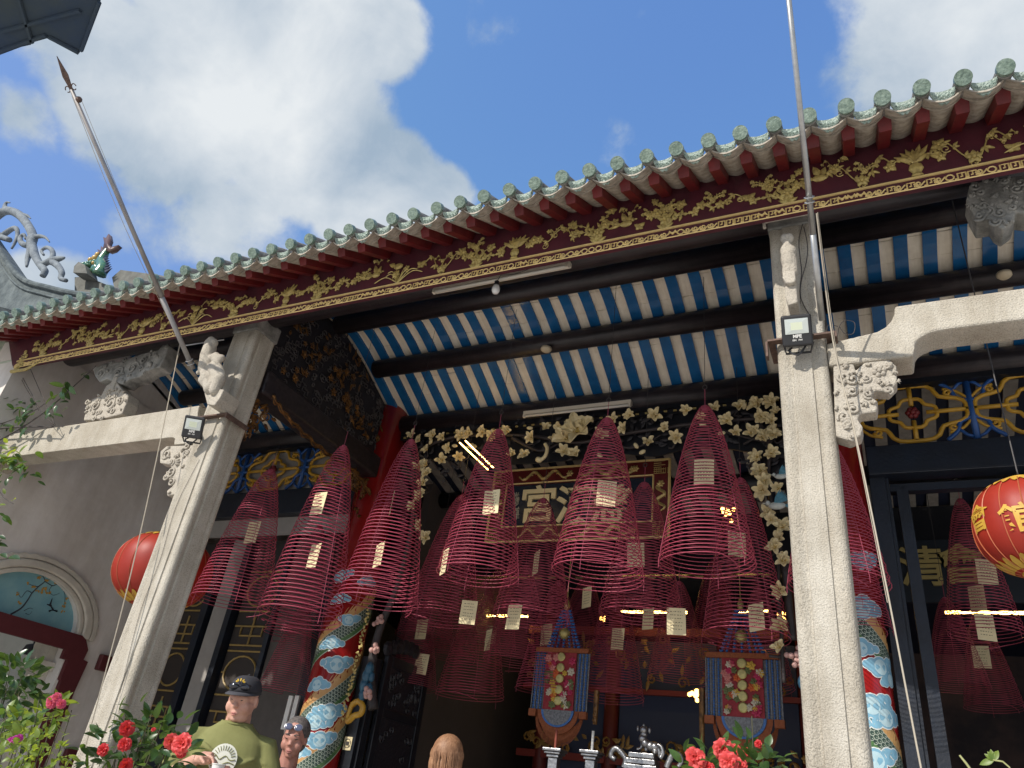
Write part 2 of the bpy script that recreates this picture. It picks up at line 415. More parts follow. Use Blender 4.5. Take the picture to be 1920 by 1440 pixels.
ZA = at(1850, 545, y=CY).z; ZB = at(1850, 603, y=CY).z; ZK = at(1640, 672, y=CY).z
architrave(-0.118, XR, ZA, ZB, ZB - ZK, 'heavy granite tie beam reaching right from the column with the floodlight')
ZA2 = at(200, 786, y=CY).z; ZB2 = at(200, 832, y=CY).z; ZK2 = at(320, 832, y=CY).z
architrave(XW + .004, -4.932, ZA2, ZB2, ZB2 - ZK2, 'slim granite tie beam running to the white side wall', flip=True)

# ---- carved stone brackets (flat slabs with scrolls in relief)
def carve_on(m, pts, O, U, V, Nn, s=1.0, seed=1, dense=9):
    """scrolls and rosettes in relief over the outline area"""
    rr = random.Random(seed)
    for (a, b, r, kind) in pts:
        c = Vector(O) + Vector(U) * a + Vector(V) * b
        if kind == 's':
            a0 = rr.random() * 6.28
            m.tube(spiral(c, r, r * .15, a0, rr.choice((1.4, -1.4)), U, V, lift=.012, ez=Nn), [.010 * s] * 200 if False else .010 * s, 5)
        elif kind == 'r':
            for k in range(6):
                an = k * PI / 3 + .2; m.ball(c + (Vector(U) * math.cos(an) + Vector(V) * math.sin(an)) * r * .62, r * .40, 7, 4, (1, 1, 1))
            m.ball(c + Vector(Nn) * .008, r * .34, 8, 4)
        elif kind == 'l':
            an = rr.random() * 6.28
            for k in range(3):
                aa = an + (k - 1) * .7; e = c + (Vector(U) * math.cos(aa) + Vector(V) * math.sin(aa)) * r
                m.tube([c, (c + e) / 2 + Vector(Nn) * .012, e], [r * .18, r * .3, r * .05], 5)
def stone_bracket(outline_px, yplane, depth, feats_px, label, seed=1, mt=None, parent=None, name='carved_bracket', extra=26):
    mt = mt or carved_granite
    P = [at(u, v, y=yplane) for u, v in outline_px]
    poly = [(p.x, p.z) for p in P]
    m = MB(); m.prism(poly, (0, yplane, 0), (1, 0, 0), (0, 0, 1), (0, depth, 0))
    o = m.build(name, mt, parent or temple, label=label); bevel(o, .010, 2, 30)
    m = MB(); fe = []
    for (u, v, rpx, k) in feats_px:
        c = at(u, v, y=yplane); e_ = at(u + rpx, v, y=yplane); fe.append((c.x, c.z, (e_ - c).length, k))
    # random small scrolls inside outline
    rr = random.Random(seed)
    xs = [p[0] for p in poly]; zs = [p[1] for p in poly]
    def inside(x, z):
        c = False; n = len(poly)
        for i in range(n):
            x1_, z1_ = poly[i]; x2_, z2_ = poly[(i + 1) % n]
            if (z1_ > z) != (z2_ > z) and x < (x2_ - x1_) * (z - z1_) / (z2_ - z1_) + x1_: c = not c
        return c
    for _ in range(extra):
        x = rr.uniform(min(xs), max(xs)); z = rr.uniform(min(zs), max(zs))
        if inside(x, z) and all((x - f[0]) ** 2 + (z - f[1]) ** 2 > (f[2] * .8) ** 2 for f in fe): fe.append((x, z, rr.uniform(.018, .036), rr.choice('sll')))
    carve_on(m, fe, (0, yplane, 0), (1, 0, 0), (0, 0, 1), (0, -1, 0), .9, seed)
    m.build('relief', mt, o, smooth=True, kind='stuff')
    return o
stone_bracket([(1562, 684), (1600, 680), (1604, 694), (1622, 678), (1668, 674), (1681, 686), (1682, 718), (1666, 734), (1640, 732), (1634, 744), (1646, 752), (1644, 772), (1612, 776), (1608, 786), (1618, 800), (1614, 818), (1592, 826), (1566, 818)],
              CY + .03, .10, [(1649, 696, 15, 'r'), (1600, 712, 14, 's'), (1598, 735, 12, 's'), (1625, 710, 9, 's'), (1625, 755, 13, 'l'), (1590, 795, 11, 's'), (1588, 768, 9, 'l')],
              'pierced stone bracket with a rosette under the tie beam', 3, extra=70)
stone_bracket([(362, 834), (312, 836), (300, 846), (299, 868), (318, 871), (322, 880), (308, 892), (314, 898), (325, 900), (322, 912), (312, 920), (313, 930), (330, 926)],
              CY + .03, .09, [(313, 852, 9, 's'), (335, 850, 8, 'l'), (322, 885, 8, 's'), (330, 870, 8, 'l'), (322, 905, 6, 's')], 'scrolled stone bracket under the slim tie beam', 4, extra=30)
# standing carved stones above the left architrave
stone_bracket([(156, 788), (164, 752), (178, 746), (190, 740), (198, 724), (214, 712), (226, 726), (232, 736), (240, 738), (238, 752), (228, 776), (200, 783), (182, 786)], CY + .03, .14,
              [(180, 762, 8, 's'), (207, 755, 9, 's'), (205, 733, 6, 'r'), (225, 752, 6, 's')], 'scrolled stone block standing on the slim tie beam', 5, extra=60)
stone_bracket([(173, 690), (200, 680), (225, 678), (262, 664), (296, 656), (306, 646), (318, 648), (308, 672), (300, 688), (278, 694), (262, 706), (240, 712), (230, 720), (212, 716), (200, 710), (186, 716), (178, 706)], CY + .03, .14,
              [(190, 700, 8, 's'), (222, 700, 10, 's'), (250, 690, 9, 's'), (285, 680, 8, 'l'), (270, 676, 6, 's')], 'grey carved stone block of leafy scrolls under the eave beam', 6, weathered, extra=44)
m = MB(); p0 = at(212, 735, y=CY + .05); p1 = at(222, 705, y=CY + .05)
m.tube([p0, p1], [.05, .035], 8); m.build('stone_neck', carved_granite, temple)
stone_bracket([(1818, 345), (1860, 336), (1935, 326), (1935, 400), (1905, 397), (1900, 415), (1880, 430), (1866, 422), (1858, 410), (1832, 414), (1822, 396), (1812, 372)], CY + .02, .16,
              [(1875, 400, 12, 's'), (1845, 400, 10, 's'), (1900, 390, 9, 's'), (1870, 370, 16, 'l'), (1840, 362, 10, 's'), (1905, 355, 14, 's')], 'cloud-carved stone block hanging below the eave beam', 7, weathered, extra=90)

# ---- round purlins
def purlin(y, z, r, x0, x1, label=None, mt=None):
    m = MB(); m.tube([(x0, y, z), (x1, y, z)], r, 20); o = m.build('purlin', mt or darkwood, temple, smooth=False, label=label)
    for p in o.data.polygons:
        if len(p.vertices) == 4: p.use_smooth = True
    return o
zP0, zP1, zP2, zP3 = 3.70 + H, 4.06 + H, 3.98 + H, 3.655 + H
segs = [(-7.45, -4.95), (-4.60, -0.30), (-0.22, XR)]
purlin(3.93, zP0 - .015, .12, XW + .25, XR, 'eave beam under the gilded board')
for (a, b) in segs:
    purlin(4.66, zP1, .095, a, b); purlin(5.38, zP2, .095, a, b); purlin(6.08, zP3, .115, a, b)
    mm = MB(); mm.box((a, 6.03, zP3 - .15), (b, 6.13, zP3 - .1)); mm.build('purlin_rail', blackwood, temple)

# ---- ceiling: blue rafters with cream tiles between
CEIL = [(3.60, 3.86), (3.95, 4.03), (4.30, 4.17), (4.66, 4.235), (4.95, 4.245), (5.15, 4.20), (5.38, 4.11), (5.75, 3.945), (6.08, 3.795), (6.35, 3.68)]
def ceil_z(y):
    for (a, za), (b, zb) in zip(CEIL, CEIL[1:]):
        if y <= b: return za + (zb - za) * (y - a) / (b - a) + H
    return CEIL[-1][1] + H
PITCH = 0.198
BW = 0.098
ys = [3.62, 3.8, 4.0, 4.2, 4.4, 4.6, 4.75, 4.9, 5.0, 5.1, 5.2, 5.3, 5.42, 5.6, 5.8, 6.0, 6.2]
m = MB()
for i, y in enumerate(ys):
    z = ceil_z(y)
    m.v += [Vector((-BW / 2, y, z - .035)), Vector((BW / 2, y, z - .035)), Vector((BW / 2, y, z + .01)), Vector((-BW / 2, y, z + .01))]
for i in range(len(ys) - 1):
    b = i * 4
    for j in range(4): m.f.append((b + j, b + (j + 1) % 4, b + 4 + (j + 1) % 4, b + 4 + j)); m.m.append(0)
m.f.append((0, 1, 2, 3)); m.m.append(0); b = (len(ys) - 1) * 4; m.f.append((b + 3, b + 2, b + 1, b)); m.m.append(0)
raft_me = m.mesh('ceiling_rafter', bluepaint)
x = XW + .05; k = 0; xs_r = []
while x < XR: xs_r.append(x); x += PITCH
for x in xs_r: piece('ceiling_rafter', raft_me, temple, T(x + R.uniform(-.004, .004), 0, R.uniform(-.003, .003)))
piece('ceiling_rafter', raft_me, temple, T(-4.70, 0, -.006)); piece('ceiling_rafter', raft_me, temple, T(-4.86, 0, -.006))
# tiles, shared meshes per row; the rows overlap like shingles
rows = []; y = 4.62
while y < 6.2: rows.append((y, y + .199)); y += .205
tme = []
for (ya, yb) in rows:
    m = MB(); w = PITCH - BW + .03
    za, zb = ceil_z(ya) - .004, ceil_z(yb) - .010
    m.add([(-w / 2, ya, za - .004), (w / 2, ya, za - .004), (w / 2, yb, zb), (-w / 2, yb, zb), (-w / 2, ya, za + .012), (w / 2, ya, za + .012), (w / 2, yb, zb + .012), (-w / 2, yb, zb + .012)],
          [(0, 1, 2, 3)[::-1], (4, 5, 6, 7), (0, 4, 5, 1)[::-1], (3, 2, 6, 7)[::-1]])
    tme.append(m.mesh('ceiling_tile', cream))
cnt = 0; rest = MB()
for x in xs_r:
    xc = x + PITCH / 2
    for (ya, yb), me in zip(rows, tme):
        yj = R.uniform(-.06, .06)
        if xc > 1.6 or (xc < -5.6):
            if cnt > -1:
                w = PITCH - BW + .03; za, zb = ceil_z(ya) - .006, ceil_z(yb) - .006
                rest.add([(xc - w / 2, ya, za), (xc + w / 2, ya, za), (xc + w / 2, yb, zb), (xc - w / 2, yb, zb)], [(0, 3, 2, 1)])
            continue
        if cnt < 298:
            piece('ceiling_tile', me, temple, T(xc, 0, R.uniform(-.004, .002)) @ T(0, (ya + yb) / 2, 0) @ RZ(R.uniform(-.01, .01)) @ T(0, -(ya + yb) / 2, 0)); cnt += 1
    # front part of the ceiling, painted dark, behind the eave beam
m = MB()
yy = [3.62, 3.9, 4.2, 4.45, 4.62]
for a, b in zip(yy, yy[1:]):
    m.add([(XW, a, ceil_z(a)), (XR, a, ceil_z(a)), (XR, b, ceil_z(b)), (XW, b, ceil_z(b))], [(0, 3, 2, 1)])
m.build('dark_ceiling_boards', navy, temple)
if rest.f: rest.build('ceiling_tiles_far', cream, temple, kind='stuff')
# backing above the tiles so no light leaks
m = MB(); yy = [3.55, 3.95, 4.3, 4.66, 4.95, 5.15, 5.38, 5.75, 6.08, 6.35]
for a, b in zip(yy, yy[1:]):
    m.add([(XW - .6, a, ceil_z(max(a, 3.6)) + .06), (XR, a, ceil_z(max(a, 3.6)) + .06), (XR, b, ceil_z(b) + .06), (XW - .6, b, ceil_z(b) + .06)], [(0, 1, 2, 3)])
m.build('roof_boarding', darkwood, temple)

# ---- eave: red rafters, pan tiles, drip tiles, round tile caps
TP = 0.1865
EX0 = -9.3
SL = math.atan2(.20, .35)
ex_list = []
xr = at(1518, 222, y=3.12).x
n0 = int((xr - EX0) / TP); xstart = xr - n0 * TP
m = MB()
cs_, sn_ = math.cos(SL), math.sin(SL)
m.prism([(-.031, 0), (.031, 0), (.037, .085), (-.037, .085)], (0, 0, 0), (1, 0, 0), (0, -sn_, cs_), (0, .41 * cs_, .41 * sn_))
er_me = m.mesh('eave_rafter', redpaint)
m = MB(); n = 14                                # drip tile: scalloped apron between the round caps
hw = TP / 2 - .026
top = []; bot = []
for i in range(n + 1):
    t = -1 + 2 * i / n; xx = t * hw
    top.append((xx, .012 * (t * t) * 1.6 - .010)); sc_ = .011 * abs(math.sin(t * PI * 2.5))
    bot.append((xx, -.066 * (1 - t * t) ** .8 - sc_ * (1 - abs(t)) - .012 + .02 * t * t))
m.prism(bot + top[::-1], (0, 0, 0), (1, 0, 0), (0, 0, 1), (0, .014, 0))
for k in range(5):
    t = -0.6 + .3 * k; m.tube(spiral((t * hw, -.002, -.02 - .022 * (1 - t * t)), .012, .003, k, 1.2, (1, 0, 0), (0, 0, 1), 8), .003, 4)
m.tube([(b_[0] * .9, -.002, b_[1] * .82 - .0) for b_ in bot], .003, 4)
dt_me = m.mesh('drip_tile', glaze2)
m = MB(); n = 10; ring0 = []; ring1 = []         # pan tile body: concave trough, whitewashed below
for i in range(n + 1):
    t = -1 + 2 * i / n; xx = t * (TP / 2 - .004); zz = -.052 * math.cos(t * PI / 2)
    ring0.append((xx, zz))
def trough(m, y0, z0, y1, z1, th=.012):
    A = [Vector((a, y0, z0 + b)) for a, b in ring0] + [Vector((a, y0, z0 + b + th)) for a, b in ring0[::-1]]
    B = [Vector((a, y1, z1 + b * .92)) for a, b in ring0] + [Vector((a, y1, z1 + b * .92 + th)) for a, b in ring0[::-1]]
    m.loft([A, B])
trough(m, .012, 0, .20, .108); trough(m, .10, .040, .60, .333)
pt_me = m.mesh('pan_tile', panwhite)
CR = .043
m = MB()
m.lathe([(CR * .86, -.012), (CR, -.012), (CR, .012), (CR * .98, .03)], n=20, M=Matrix.Rotation(-PI / 2, 3, 'X'))
m2 = MB()
m.lathe([(CR * .80, -.006), (CR * .80, -.0055)], n=20, M=Matrix.Rotation(-PI / 2, 3, 'X'))
m.tube([(CR * .66 * math.cos(a), -.007, CR * .66 * math.sin(a)) for a in [2 * PI * i / 18 for i in range(18)]], .0025, 4, closed=True)
for k in range(4):
    an = k * PI / 2 + .4; c = Vector((math.cos(an) * CR * .32, -.008, math.sin(an) * CR * .32))
    m.tube(spiral(c, CR * .24, CR * .06, an, 1.3, (1, 0, 0), (0, 0, 1), 9), .0028, 4)
m.ball((0, -.006, 0), CR * .14, 6, 4)
cap_me = m.mesh('tile_cap', glaze)
m = MB()
m.tube([(0, .02, 0), (0, .02 + .30 * cs_, .30 * sn_ * .9)], CR * .97, 14, up=(0, 0, 1)); m.tube([(0, .02 + .29 * cs_, .29 * sn_ * .9 + .006), (0, .02 + .62 * cs_, .62 * sn_ + .004)], CR * 1.02, 14, up=(0, 0, 1))
m.tube([(0, .52, .31), (0, 1.9, 1.05)], CR, 8)
tube_me = m.mesh('cover_tile', tilegrey)
ZD = at(1518, 222, y=3.12).z
i = 0; x = xstart
while x < XR:
    jz = R.uniform(-.004, .004); jx = R.uniform(-.004, .004)
    c = piece('cover_tile', tube_me, temple, T(x + jx, 3.10, ZD + jz) @ RZ(R.uniform(-.02, .02)))
    o = piece('tile_cap', cap_me, c, T(x + jx, 3.10, ZD + jz) @ RY(R.uniform(-.5, .5)) @ RX(R.uniform(-.03, .06)) @ RZ(R.uniform(-.05, .05)))
    o.matrix_local = RX(SL + R.uniform(-.05, .05)) @ RY(R.uniform(-.5, .5))
    xm = x + TP / 2
    zt = ZD - .020
    piece('drip_tile', dt_me, temple, T(xm, 3.135, zt + .006 + R.uniform(-.003, .003)) @ RX(SL * .8) @ S(1.0, 1, .98))
    piece('pan_tile', pt_me, temple, T(xm, 3.142, zt - .012))
    if x > XW - .35: piece('eave_rafter', er_me, temple, T(x, 3.285, H + 3.535))
    x += TP
# roof slab over everything (hidden from the plaza, seen from the side)
m = MB()
zr0 = ZD - .03
EXS = XW - .5
m.add([(EXS, 3.3, zr0 + .10), (XR, 3.3, zr0 + .10), (XR, 5.0, zr0 + 1.0), (EXS, 5.0, zr0 + 1.0), (XR, 7.2, zr0 + .2), (EXS, 7.2, zr0 + .2)], [(0, 1, 2, 3), (3, 2, 4, 5)])
m.build('roof_slope', tilegrey, temple)
# ---- fascia board with gilded carving
FY = 3.57
zfb = at(1490, 400, y=FY).z; zft = 3.775 + H
XF0 = at(38, 668, y=FY).x
m = MB(); m.prism([(XF0, zfb), (XR, zfb), (XR, zft), (XF0 - .42, zft), (XF0 - .06, zfb + .05)], (0, FY, 0), (1, 0, 0), (0, 0, 1), (0, .03, 0))
fascia = m.build('fascia_board', maroon, temple, label='long maroon eave board with gilded flowers and a fretwork lower edge')
zl = zfb + .075
m = MB(); m.box((XF0, FY - .010, zl), (XR, FY - .0005, zl + .013)); m.build('gold_bead', goldbright, fascia)
# lower fret: chain of small scrolls, keys and leaves
m = MB(); x = XF0; rr = random.Random(3)
while x < 1.3:
    kind = rr.choice('osskkl'); w = .05
    c = Vector((x + w / 2, FY - .004, zfb + .032))
    if kind == 'o': m.tube(spiral(c, .020, .020, 0, 1, (1, 0, 0), (0, 0, 1), 10), .0048, 4)
    elif kind == 's':
        m.tube(spiral(c + Vector((-.008, 0, .004)), .019, .004, PI, 1.3, (1, 0, 0), (0, 0, 1), 10), .0048, 4); m.tube([c + Vector((-.028, 0, -.012)), c + Vector((.0, 0, -.022)), c + Vector((.028, 0, .012))], .005, 4)
    elif kind == 'k': m.tube([c + Vector(p) for p in ((-.028, 0, -.02), (-.012, 0, -.02), (-.012, 0, .018), (.01, 0, .018), (.01, 0, -.008), (-.0, 0, -.008)) ], .0048, 4); m.tube([c + Vector(p) for p in ((.01, 0, .018), (.028, 0, .018), (.028, 0, -.02))], .0048, 4)
    else:
        for s_ in (-1, 1): m.tube([c, c + Vector((s_ * .018, -.006, .010)), c + Vector((s_ * .032, 0, -.006))], [.004, .010, .003], 5)
        m.ball(c, .010, 6, 4)
    x += w
m.tube([(XF0, FY - .003, zfb + .004), (1.3, FY - .003, zfb + .004)], .005, 4)
m.build('gold_fret_edge', goldbright, fascia, kind='stuff')
# ornaments in relief
def leaf(m, c, ang, L_, w, U=(1, 0, 0), V=(0, 0, 1), Nn=(0, -1, 0), bulge=.008):
    c = Vector(c); U = Vector(U); V = Vector(V); Nn = Vector(Nn)
    d = U * math.cos(ang) + V * math.sin(ang); s = -U * math.sin(ang) + V * math.cos(ang)
    vs = [c, c + d * L_ * .35 + s * w / 2, c + d * L_ * .7 + s * w * .35, c + d * L_, c + d * L_ * .7 - s * w * .35, c + d * L_ * .35 - s * w / 2, c + d * L_ * .45 + Nn * bulge]
    base = [p - Nn * .004 for p in vs[:6]]; tp = [p + Nn * .003 for p in vs[:6]]
    m.add(tp + [vs[6]] + base, [(i, (i + 1) % 6, 6) for i in range(6)] + [(7 + i, 7 + (i + 1) % 6, (i + 1) % 6, i) for i in range(6)])
def rosette(m, c, r, n=5, a0=0.0, **k):
    for i in range(n): leaf(m, c, a0 + 2 * PI * i / n, r, r * .75, bulge=.010, **k)
    m.ball(Vector(c) + Vector(k.get('Nn', (0, -1, 0))) * .008, r * .28, 6, 4)
def spray(kind, seed):
    """one gilded ornament, about .3 wide, origin at its foot on the board face"""
    rr = random.Random(seed); m = MB(); w = .17; h = .24
    if kind == 'vine':
        P = [Vector((-w, -.004, rr.uniform(.03, .12)))]
        for i in range(5): P.append(Vector((-w + (i + 1) * w * 2 / 5, -.006, rr.uniform(.05, h * .8))))
        Q = bez(P, 6); m.tube(Q, .004, 4)
        for i in range(2, len(Q), 4):
            a = rr.uniform(0, 6.28)
            for k in range(3): leaf(m, Q[i], a + (k - 1) * .9, rr.uniform(.028, .046), .016)
        for _ in range(2):
            c = Q[rr.randrange(4, len(Q) - 3)]; rosette(m, c + Vector((0, -.002, 0)), rr.uniform(.034, .045), 5, rr.random())
        for _ in range(2):
            c = Q[rr.randrange(2, len(Q) - 2)] + Vector((rr.uniform(-.02, .02), 0, -.035)); m.tube(spiral(c, .026, .006, rr.random() * 6, 1.2, (1, 0, 0), (0, 0, 1), 12), .0032, 4)
    elif kind == 'bush':
        foot = Vector((rr.uniform(-.03, .03), -.005, .0)); 
        for s_ in (-1, 1):
            for q in range(2):
                tip = Vector((s_ * rr.uniform(.08, w), -.006, rr.uniform(.10, h) * (1 if q else .6)))
                Q = bez([foot, (foot + tip) / 2 + Vector((s_ * -.02, -.004, .03)), tip], 7); m.tube(Q, [.006 - .0003 * i for i in range(len(Q))], 4)
                for i in range(3, len(Q), 2):
                    for k in (-1, 1): leaf(m, Q[i], rr.uniform(0, 3.1) * 1 + (0 if k > 0 else 2), rr.uniform(.026, .048), .02)
                rosette(m, Q[-1], rr.uniform(.024, .036), 5, rr.random())
        rosette(m, foot + Vector((0, -.004, .06)), .045, 6, .2); rosette(m, foot + Vector((.05, -.004, .11)), .036, 5, .2)
        for k in range(4): leaf(m, foot, PI / 2 + (k - 1.5) * .75, .06, .026)
    elif kind == 'vase':
        m.lathe([(.012, 0), (.03, .005), (.02, .02), (.036, .045), (.03, .07), (.012, .082), (.02, .09)], (0, -.006, 0), 10, sy=.5)
        for k in range(7): leaf(m, (0, -.008, .088), PI / 2 + (k - 3) * .34, rr.uniform(.07, .13), .034, bulge=.014)
        for s_ in (-1, 1):
            Q = bez([(0, -.006, .09), (s_ * .06, -.006, .13), (s_ * .12, -.006, .09)], 5); m.tube(Q, .004, 4)
            for q in Q[3::2]: leaf(m, q, rr.uniform(0, 6.28), .04, .024)
            rosette(m, Q[-1], .032, 5, .4)
    elif kind == 'bird':
        m.ball((0, -.008, .06), .022, 8, 5, (1.9, .7, 1.0)); m.ball((.045, -.010, .078), .012, 6, 5)
        leaf(m, (.054, -.01, .078), 0, .02, .008); leaf(m, (-.03, -.008, .06), PI * 1.05, .09, .02); leaf(m, (-.03, -.008, .064), PI * .93, .08, .018)
        leaf(m, (.0, -.014, .07), PI * .62, .075, .04, bulge=.014); leaf(m, (.01, -.010, .07), PI * .36, .06, .034)
    elif kind == 'moth':
        for a, l in ((.6, .045), (2.5, .045), (-.7, .032), (3.9, .032)): leaf(m, (0, -.008, .05), a, l, .03)
        m.tube([(0, -.01, .03), (0, -.01, .07)], .005, 5)
    elif kind == 'orchid':
        for k in range(9):
            a = PI / 2 + (k - 4) * .33 + rr.uniform(-.1, .1); L_ = rr.uniform(.12, .22)
            tip = Vector((math.cos(a) * L_ * 1.1, -.012, max(.03, math.sin(a) * L_ * .8)))
            Q = bez([(0, -.005, .0), tip * .55 + Vector((0, -.006, .05)), tip], 6); m.tube(Q, [.006, .006, .006] + [.0045] * (len(Q) - 4) + [.001], 4)
        rosette(m, Vector((.03, -.010, .08)), .04, 6, .1); rosette(m, Vector((-.06, -.010, .12)), .03, 5, .1)
        m.ball((.02, -.014, .15), .030, 8, 5, (1.5, .5, .9)); leaf(m, (.05, -.014, .16), .4, .07, .04)
    return m.mesh('gilded_' + {'vine': 'vine', 'bush': 'flower_spray', 'vase': 'vase_of_leaves', 'bird': 'bird', 'moth': 'butterfly', 'orchid': 'orchid'}[kind], gold)
orn = {(k, s): spray(k, s) for k in ('vine', 'bush', 'orchid', 'vase') for s in range(3)}
orn.update({('bird', 0): spray('bird', 0), ('moth', 0): spray('moth', 0)})
x = XF0 + .2; seq = ['bush', 'vine', 'moth', 'bush', 'bird', 'vine', 'vase', 'vine', 'moth', 'orchid', 'bird', 'bush', 'vine', 'vase', 'moth', 'bush', 'vine', 'bird', 'orchid', 'moth', 'vine', 'bush', 'vase', 'vine', 'bush', 'bird', 'moth']
i = 0
while x < 1.6:
    k = seq[i % len(seq)]; me = orn[(k, R.randrange(3) if (k, 1) in orn else 0)]
    z = zl + .016 + (R.uniform(.0, .1) if k in ('moth', 'bird') else 0)
    w = {'moth': .07, 'bird': .13, 'vase': .26}.get(k, .33)
    piece(me.name.split('.')[0], me, fascia, T(x + w / 2, FY - .001, z) @ S(R.choice((-1, 1)) * R.uniform(.95, 1.12), 1, R.uniform(1.0, 1.25)))
    if k not in ('vase',) and R.random() < .75:
        me2 = orn[(R.choice(('vine', 'bush')), R.randrange(3))]
        piece(me2.name.split('.')[0], me2, fascia, T(x + w / 2 + R.uniform(-.05, .1), FY - .003, z + R.uniform(.10, .17)) @ S(.42 * R.choice((-1, 1)), 1, .45))
    x += w * .96; i += 1
# corner latticework at the left end of the board
m = MB(); c0 = Vector((XF0 + .05, FY - .004, zfb - .02))
for k in range(5): m.tube(spiral(c0 + Vector((.02 + .05 * (k % 2), -.004, .05 * k)), .03, .006, k, 1.5, (1, 0, 0), (0, 0, 1), 14), .006, 4)
for k in range(6): m.tube([c0 + Vector((-.03, 0, .02 + .03 * k)), c0 + Vector((.06, 0, -.02 + .03 * k))], .005, 4); m.tube([c0 + Vector((-.03, 0, -.02 + .03 * k)), c0 + Vector((.06, 0, .02 + .03 * k))], .005, 4)
m.tube([c0 + Vector((-.05, 0, -.02)), c0 + Vector((.18, 0, -.03)), c0 + Vector((.35, 0, .03))], [.02, .016, .006], 6)
m.build('gilded_corner', gold, fascia)
# ================================================================== rest of the building
# ---- left side wall with the arched doorway (a wall along the depth)
wall = thing('side_wall', (XW, 4.6, FL), 'white plastered side wall with a round-headed painted panel over a maroon door frame', 'wall')
yc, zb_, ry, rz_ = 4.79, 2.70, .62, .45
ZT = 3.75 + H
m = MB()
# wall face as grid with an arched hole: strips over y
ys_ = [3.5, 4.08]
hole0, hole1 = yc - .64, yc + .64
door0, door1 = yc - .62, yc + .60
m.box((XW - .45, 3.605, FL), (XW, door0 - .0, ZT)); m.box((XW - .45, door1, FL), (XW, 12, ZT))
m.box((XW - .45, door0, zb_ - .02), (XW - .10, door1, ZT))
arcn = 20; P = [(yc + .595 * math.cos(PI * k / arcn), zb_ + rz_ * math.sin(PI * k / arcn)) for k in range(arcn + 1)]
P = [(door1, P[0][1])] + P[0:] + [(door0, P[-1][1]), (door0, ZT), (door1, ZT)]
m.prism(P, (XW, 0, 0), (0, 1, 0), (0, 0, 1), (-.10, 0, 0))
m.prism([(3.62, ZT), (6.3, ZT), (6.3, 3.66 + H), (6.08, 3.80 + H), (5.38, 4.13 + H), (4.9, 4.27 + H), (4.5, 4.26 + H), (4.0, 4.1 + H), (3.64, 3.92 + H)], (XW - .02, 0, 0), (0, 1, 0), (0, 0, 1), (-.3, 0, 0))
m.build('wall_face', plaster, wall)
# far leg and inner lobby beyond the doorway
m = MB(); m.box((XW - 1.6, 2.5, 0.01), (XW - 1.5, 7.4, 5)); m.box((XW - 1.5, 5.5, .02), (XW - .46, 5.6, 5)); m.build('lobby_wall', mat('lobby_plaster', (.6, .6, .55), .9, var=.1), wall)
# tympanum painting (flat) in its recess
m = MB(); P = [(ry * 1.05 * math.cos(PI * k / arcn), rz_ * 1.05 * math.sin(PI * k / arcn)) for k in range(arcn + 1)]
m.prism(P, (XW - .06, yc, zb_ + .002), (0, 1, 0), (0, 0, 1), (-.03, 0, 0))
tym = m.build('painted_panel', mat('sky_blue_fresco', (.23, .43, .46), .7, col2=(.17, .36, .42), vscale=5), wall)
# branch, blossoms and swallow painted on it
def tp(u, v, dx=0.0): return at(u, v, x=XW - .058 + dx)
m = MB()
for pts, w in (([(20, 1152), (40, 1140), (52, 1125), (60, 1112), (72, 1100), (84, 1090), (80, 1080)], 4), ([(72, 1100), (62, 1098), (52, 1094)], 1.6), ([(84, 1090), (98, 1098), (108, 1096), (118, 1105), (122, 1118), (120, 1135)], 2), ([(60, 1112), (50, 1108), (40, 1120), (34, 1113)], 1.6),
               ([(98, 1098), (92, 1108), (100, 1116), (112, 1112)], 1.4), ([(45, 1145), (56, 1140), (62, 1142)], 1.4), ([(48, 1150), (55, 1152), (60, 1146)], 1.2), ([(88, 1088), (100, 1086)], 1.2)):
    Q = bez([tp(*p) for p in pts], 4); r0 = w * .0022
    m.tube(Q, [r0 * (1 - .6 * i / len(Q)) for i in range(len(Q))], 4)
m.build('painted_branch', mat('fresco_brown', (.035, .035, .045), .8), tym)
m = MB()
for p in ((54, 1092), (62, 1100), (74, 1082), (84, 1102), (92, 1112), (78, 1108), (68, 1110), (104, 1094), (118, 1104), (124, 1122), (121, 1134), (118, 1146), (34, 1112), (36, 1132), (88, 1086), (100, 1084), (124, 1128), (80, 1106), (88, 1112)):
    c = tp(p[0] + R.uniform(-2, 2), p[1] + R.uniform(-2, 2), .003)
    for k in range(4): m.ball(c + Vector((0, R.uniform(-.016, .016), R.uniform(-.014, .014))), R.uniform(.006, .012), 5, 3, (.2, 1, 1))
m.build('painted_blossom', mat('fresco_ochre', (.45, .25, .03), .8), tym, kind='stuff')
m = MB(); c = tp(95, 1138, .003)
for a, b in (((98, 1122), (94, 1134)), ((88, 1133), (96, 1136)), ((94, 1134), (100, 1144)), ((100, 1144), (107, 1146)), ((99, 1143), (92, 1146))):
    m.tube([tp(*a, .003), tp(*b, .003)], [.004, .010], 4)
m.build('painted_swallow', mat('fresco_black', (.01, .012, .02), .8), tym)
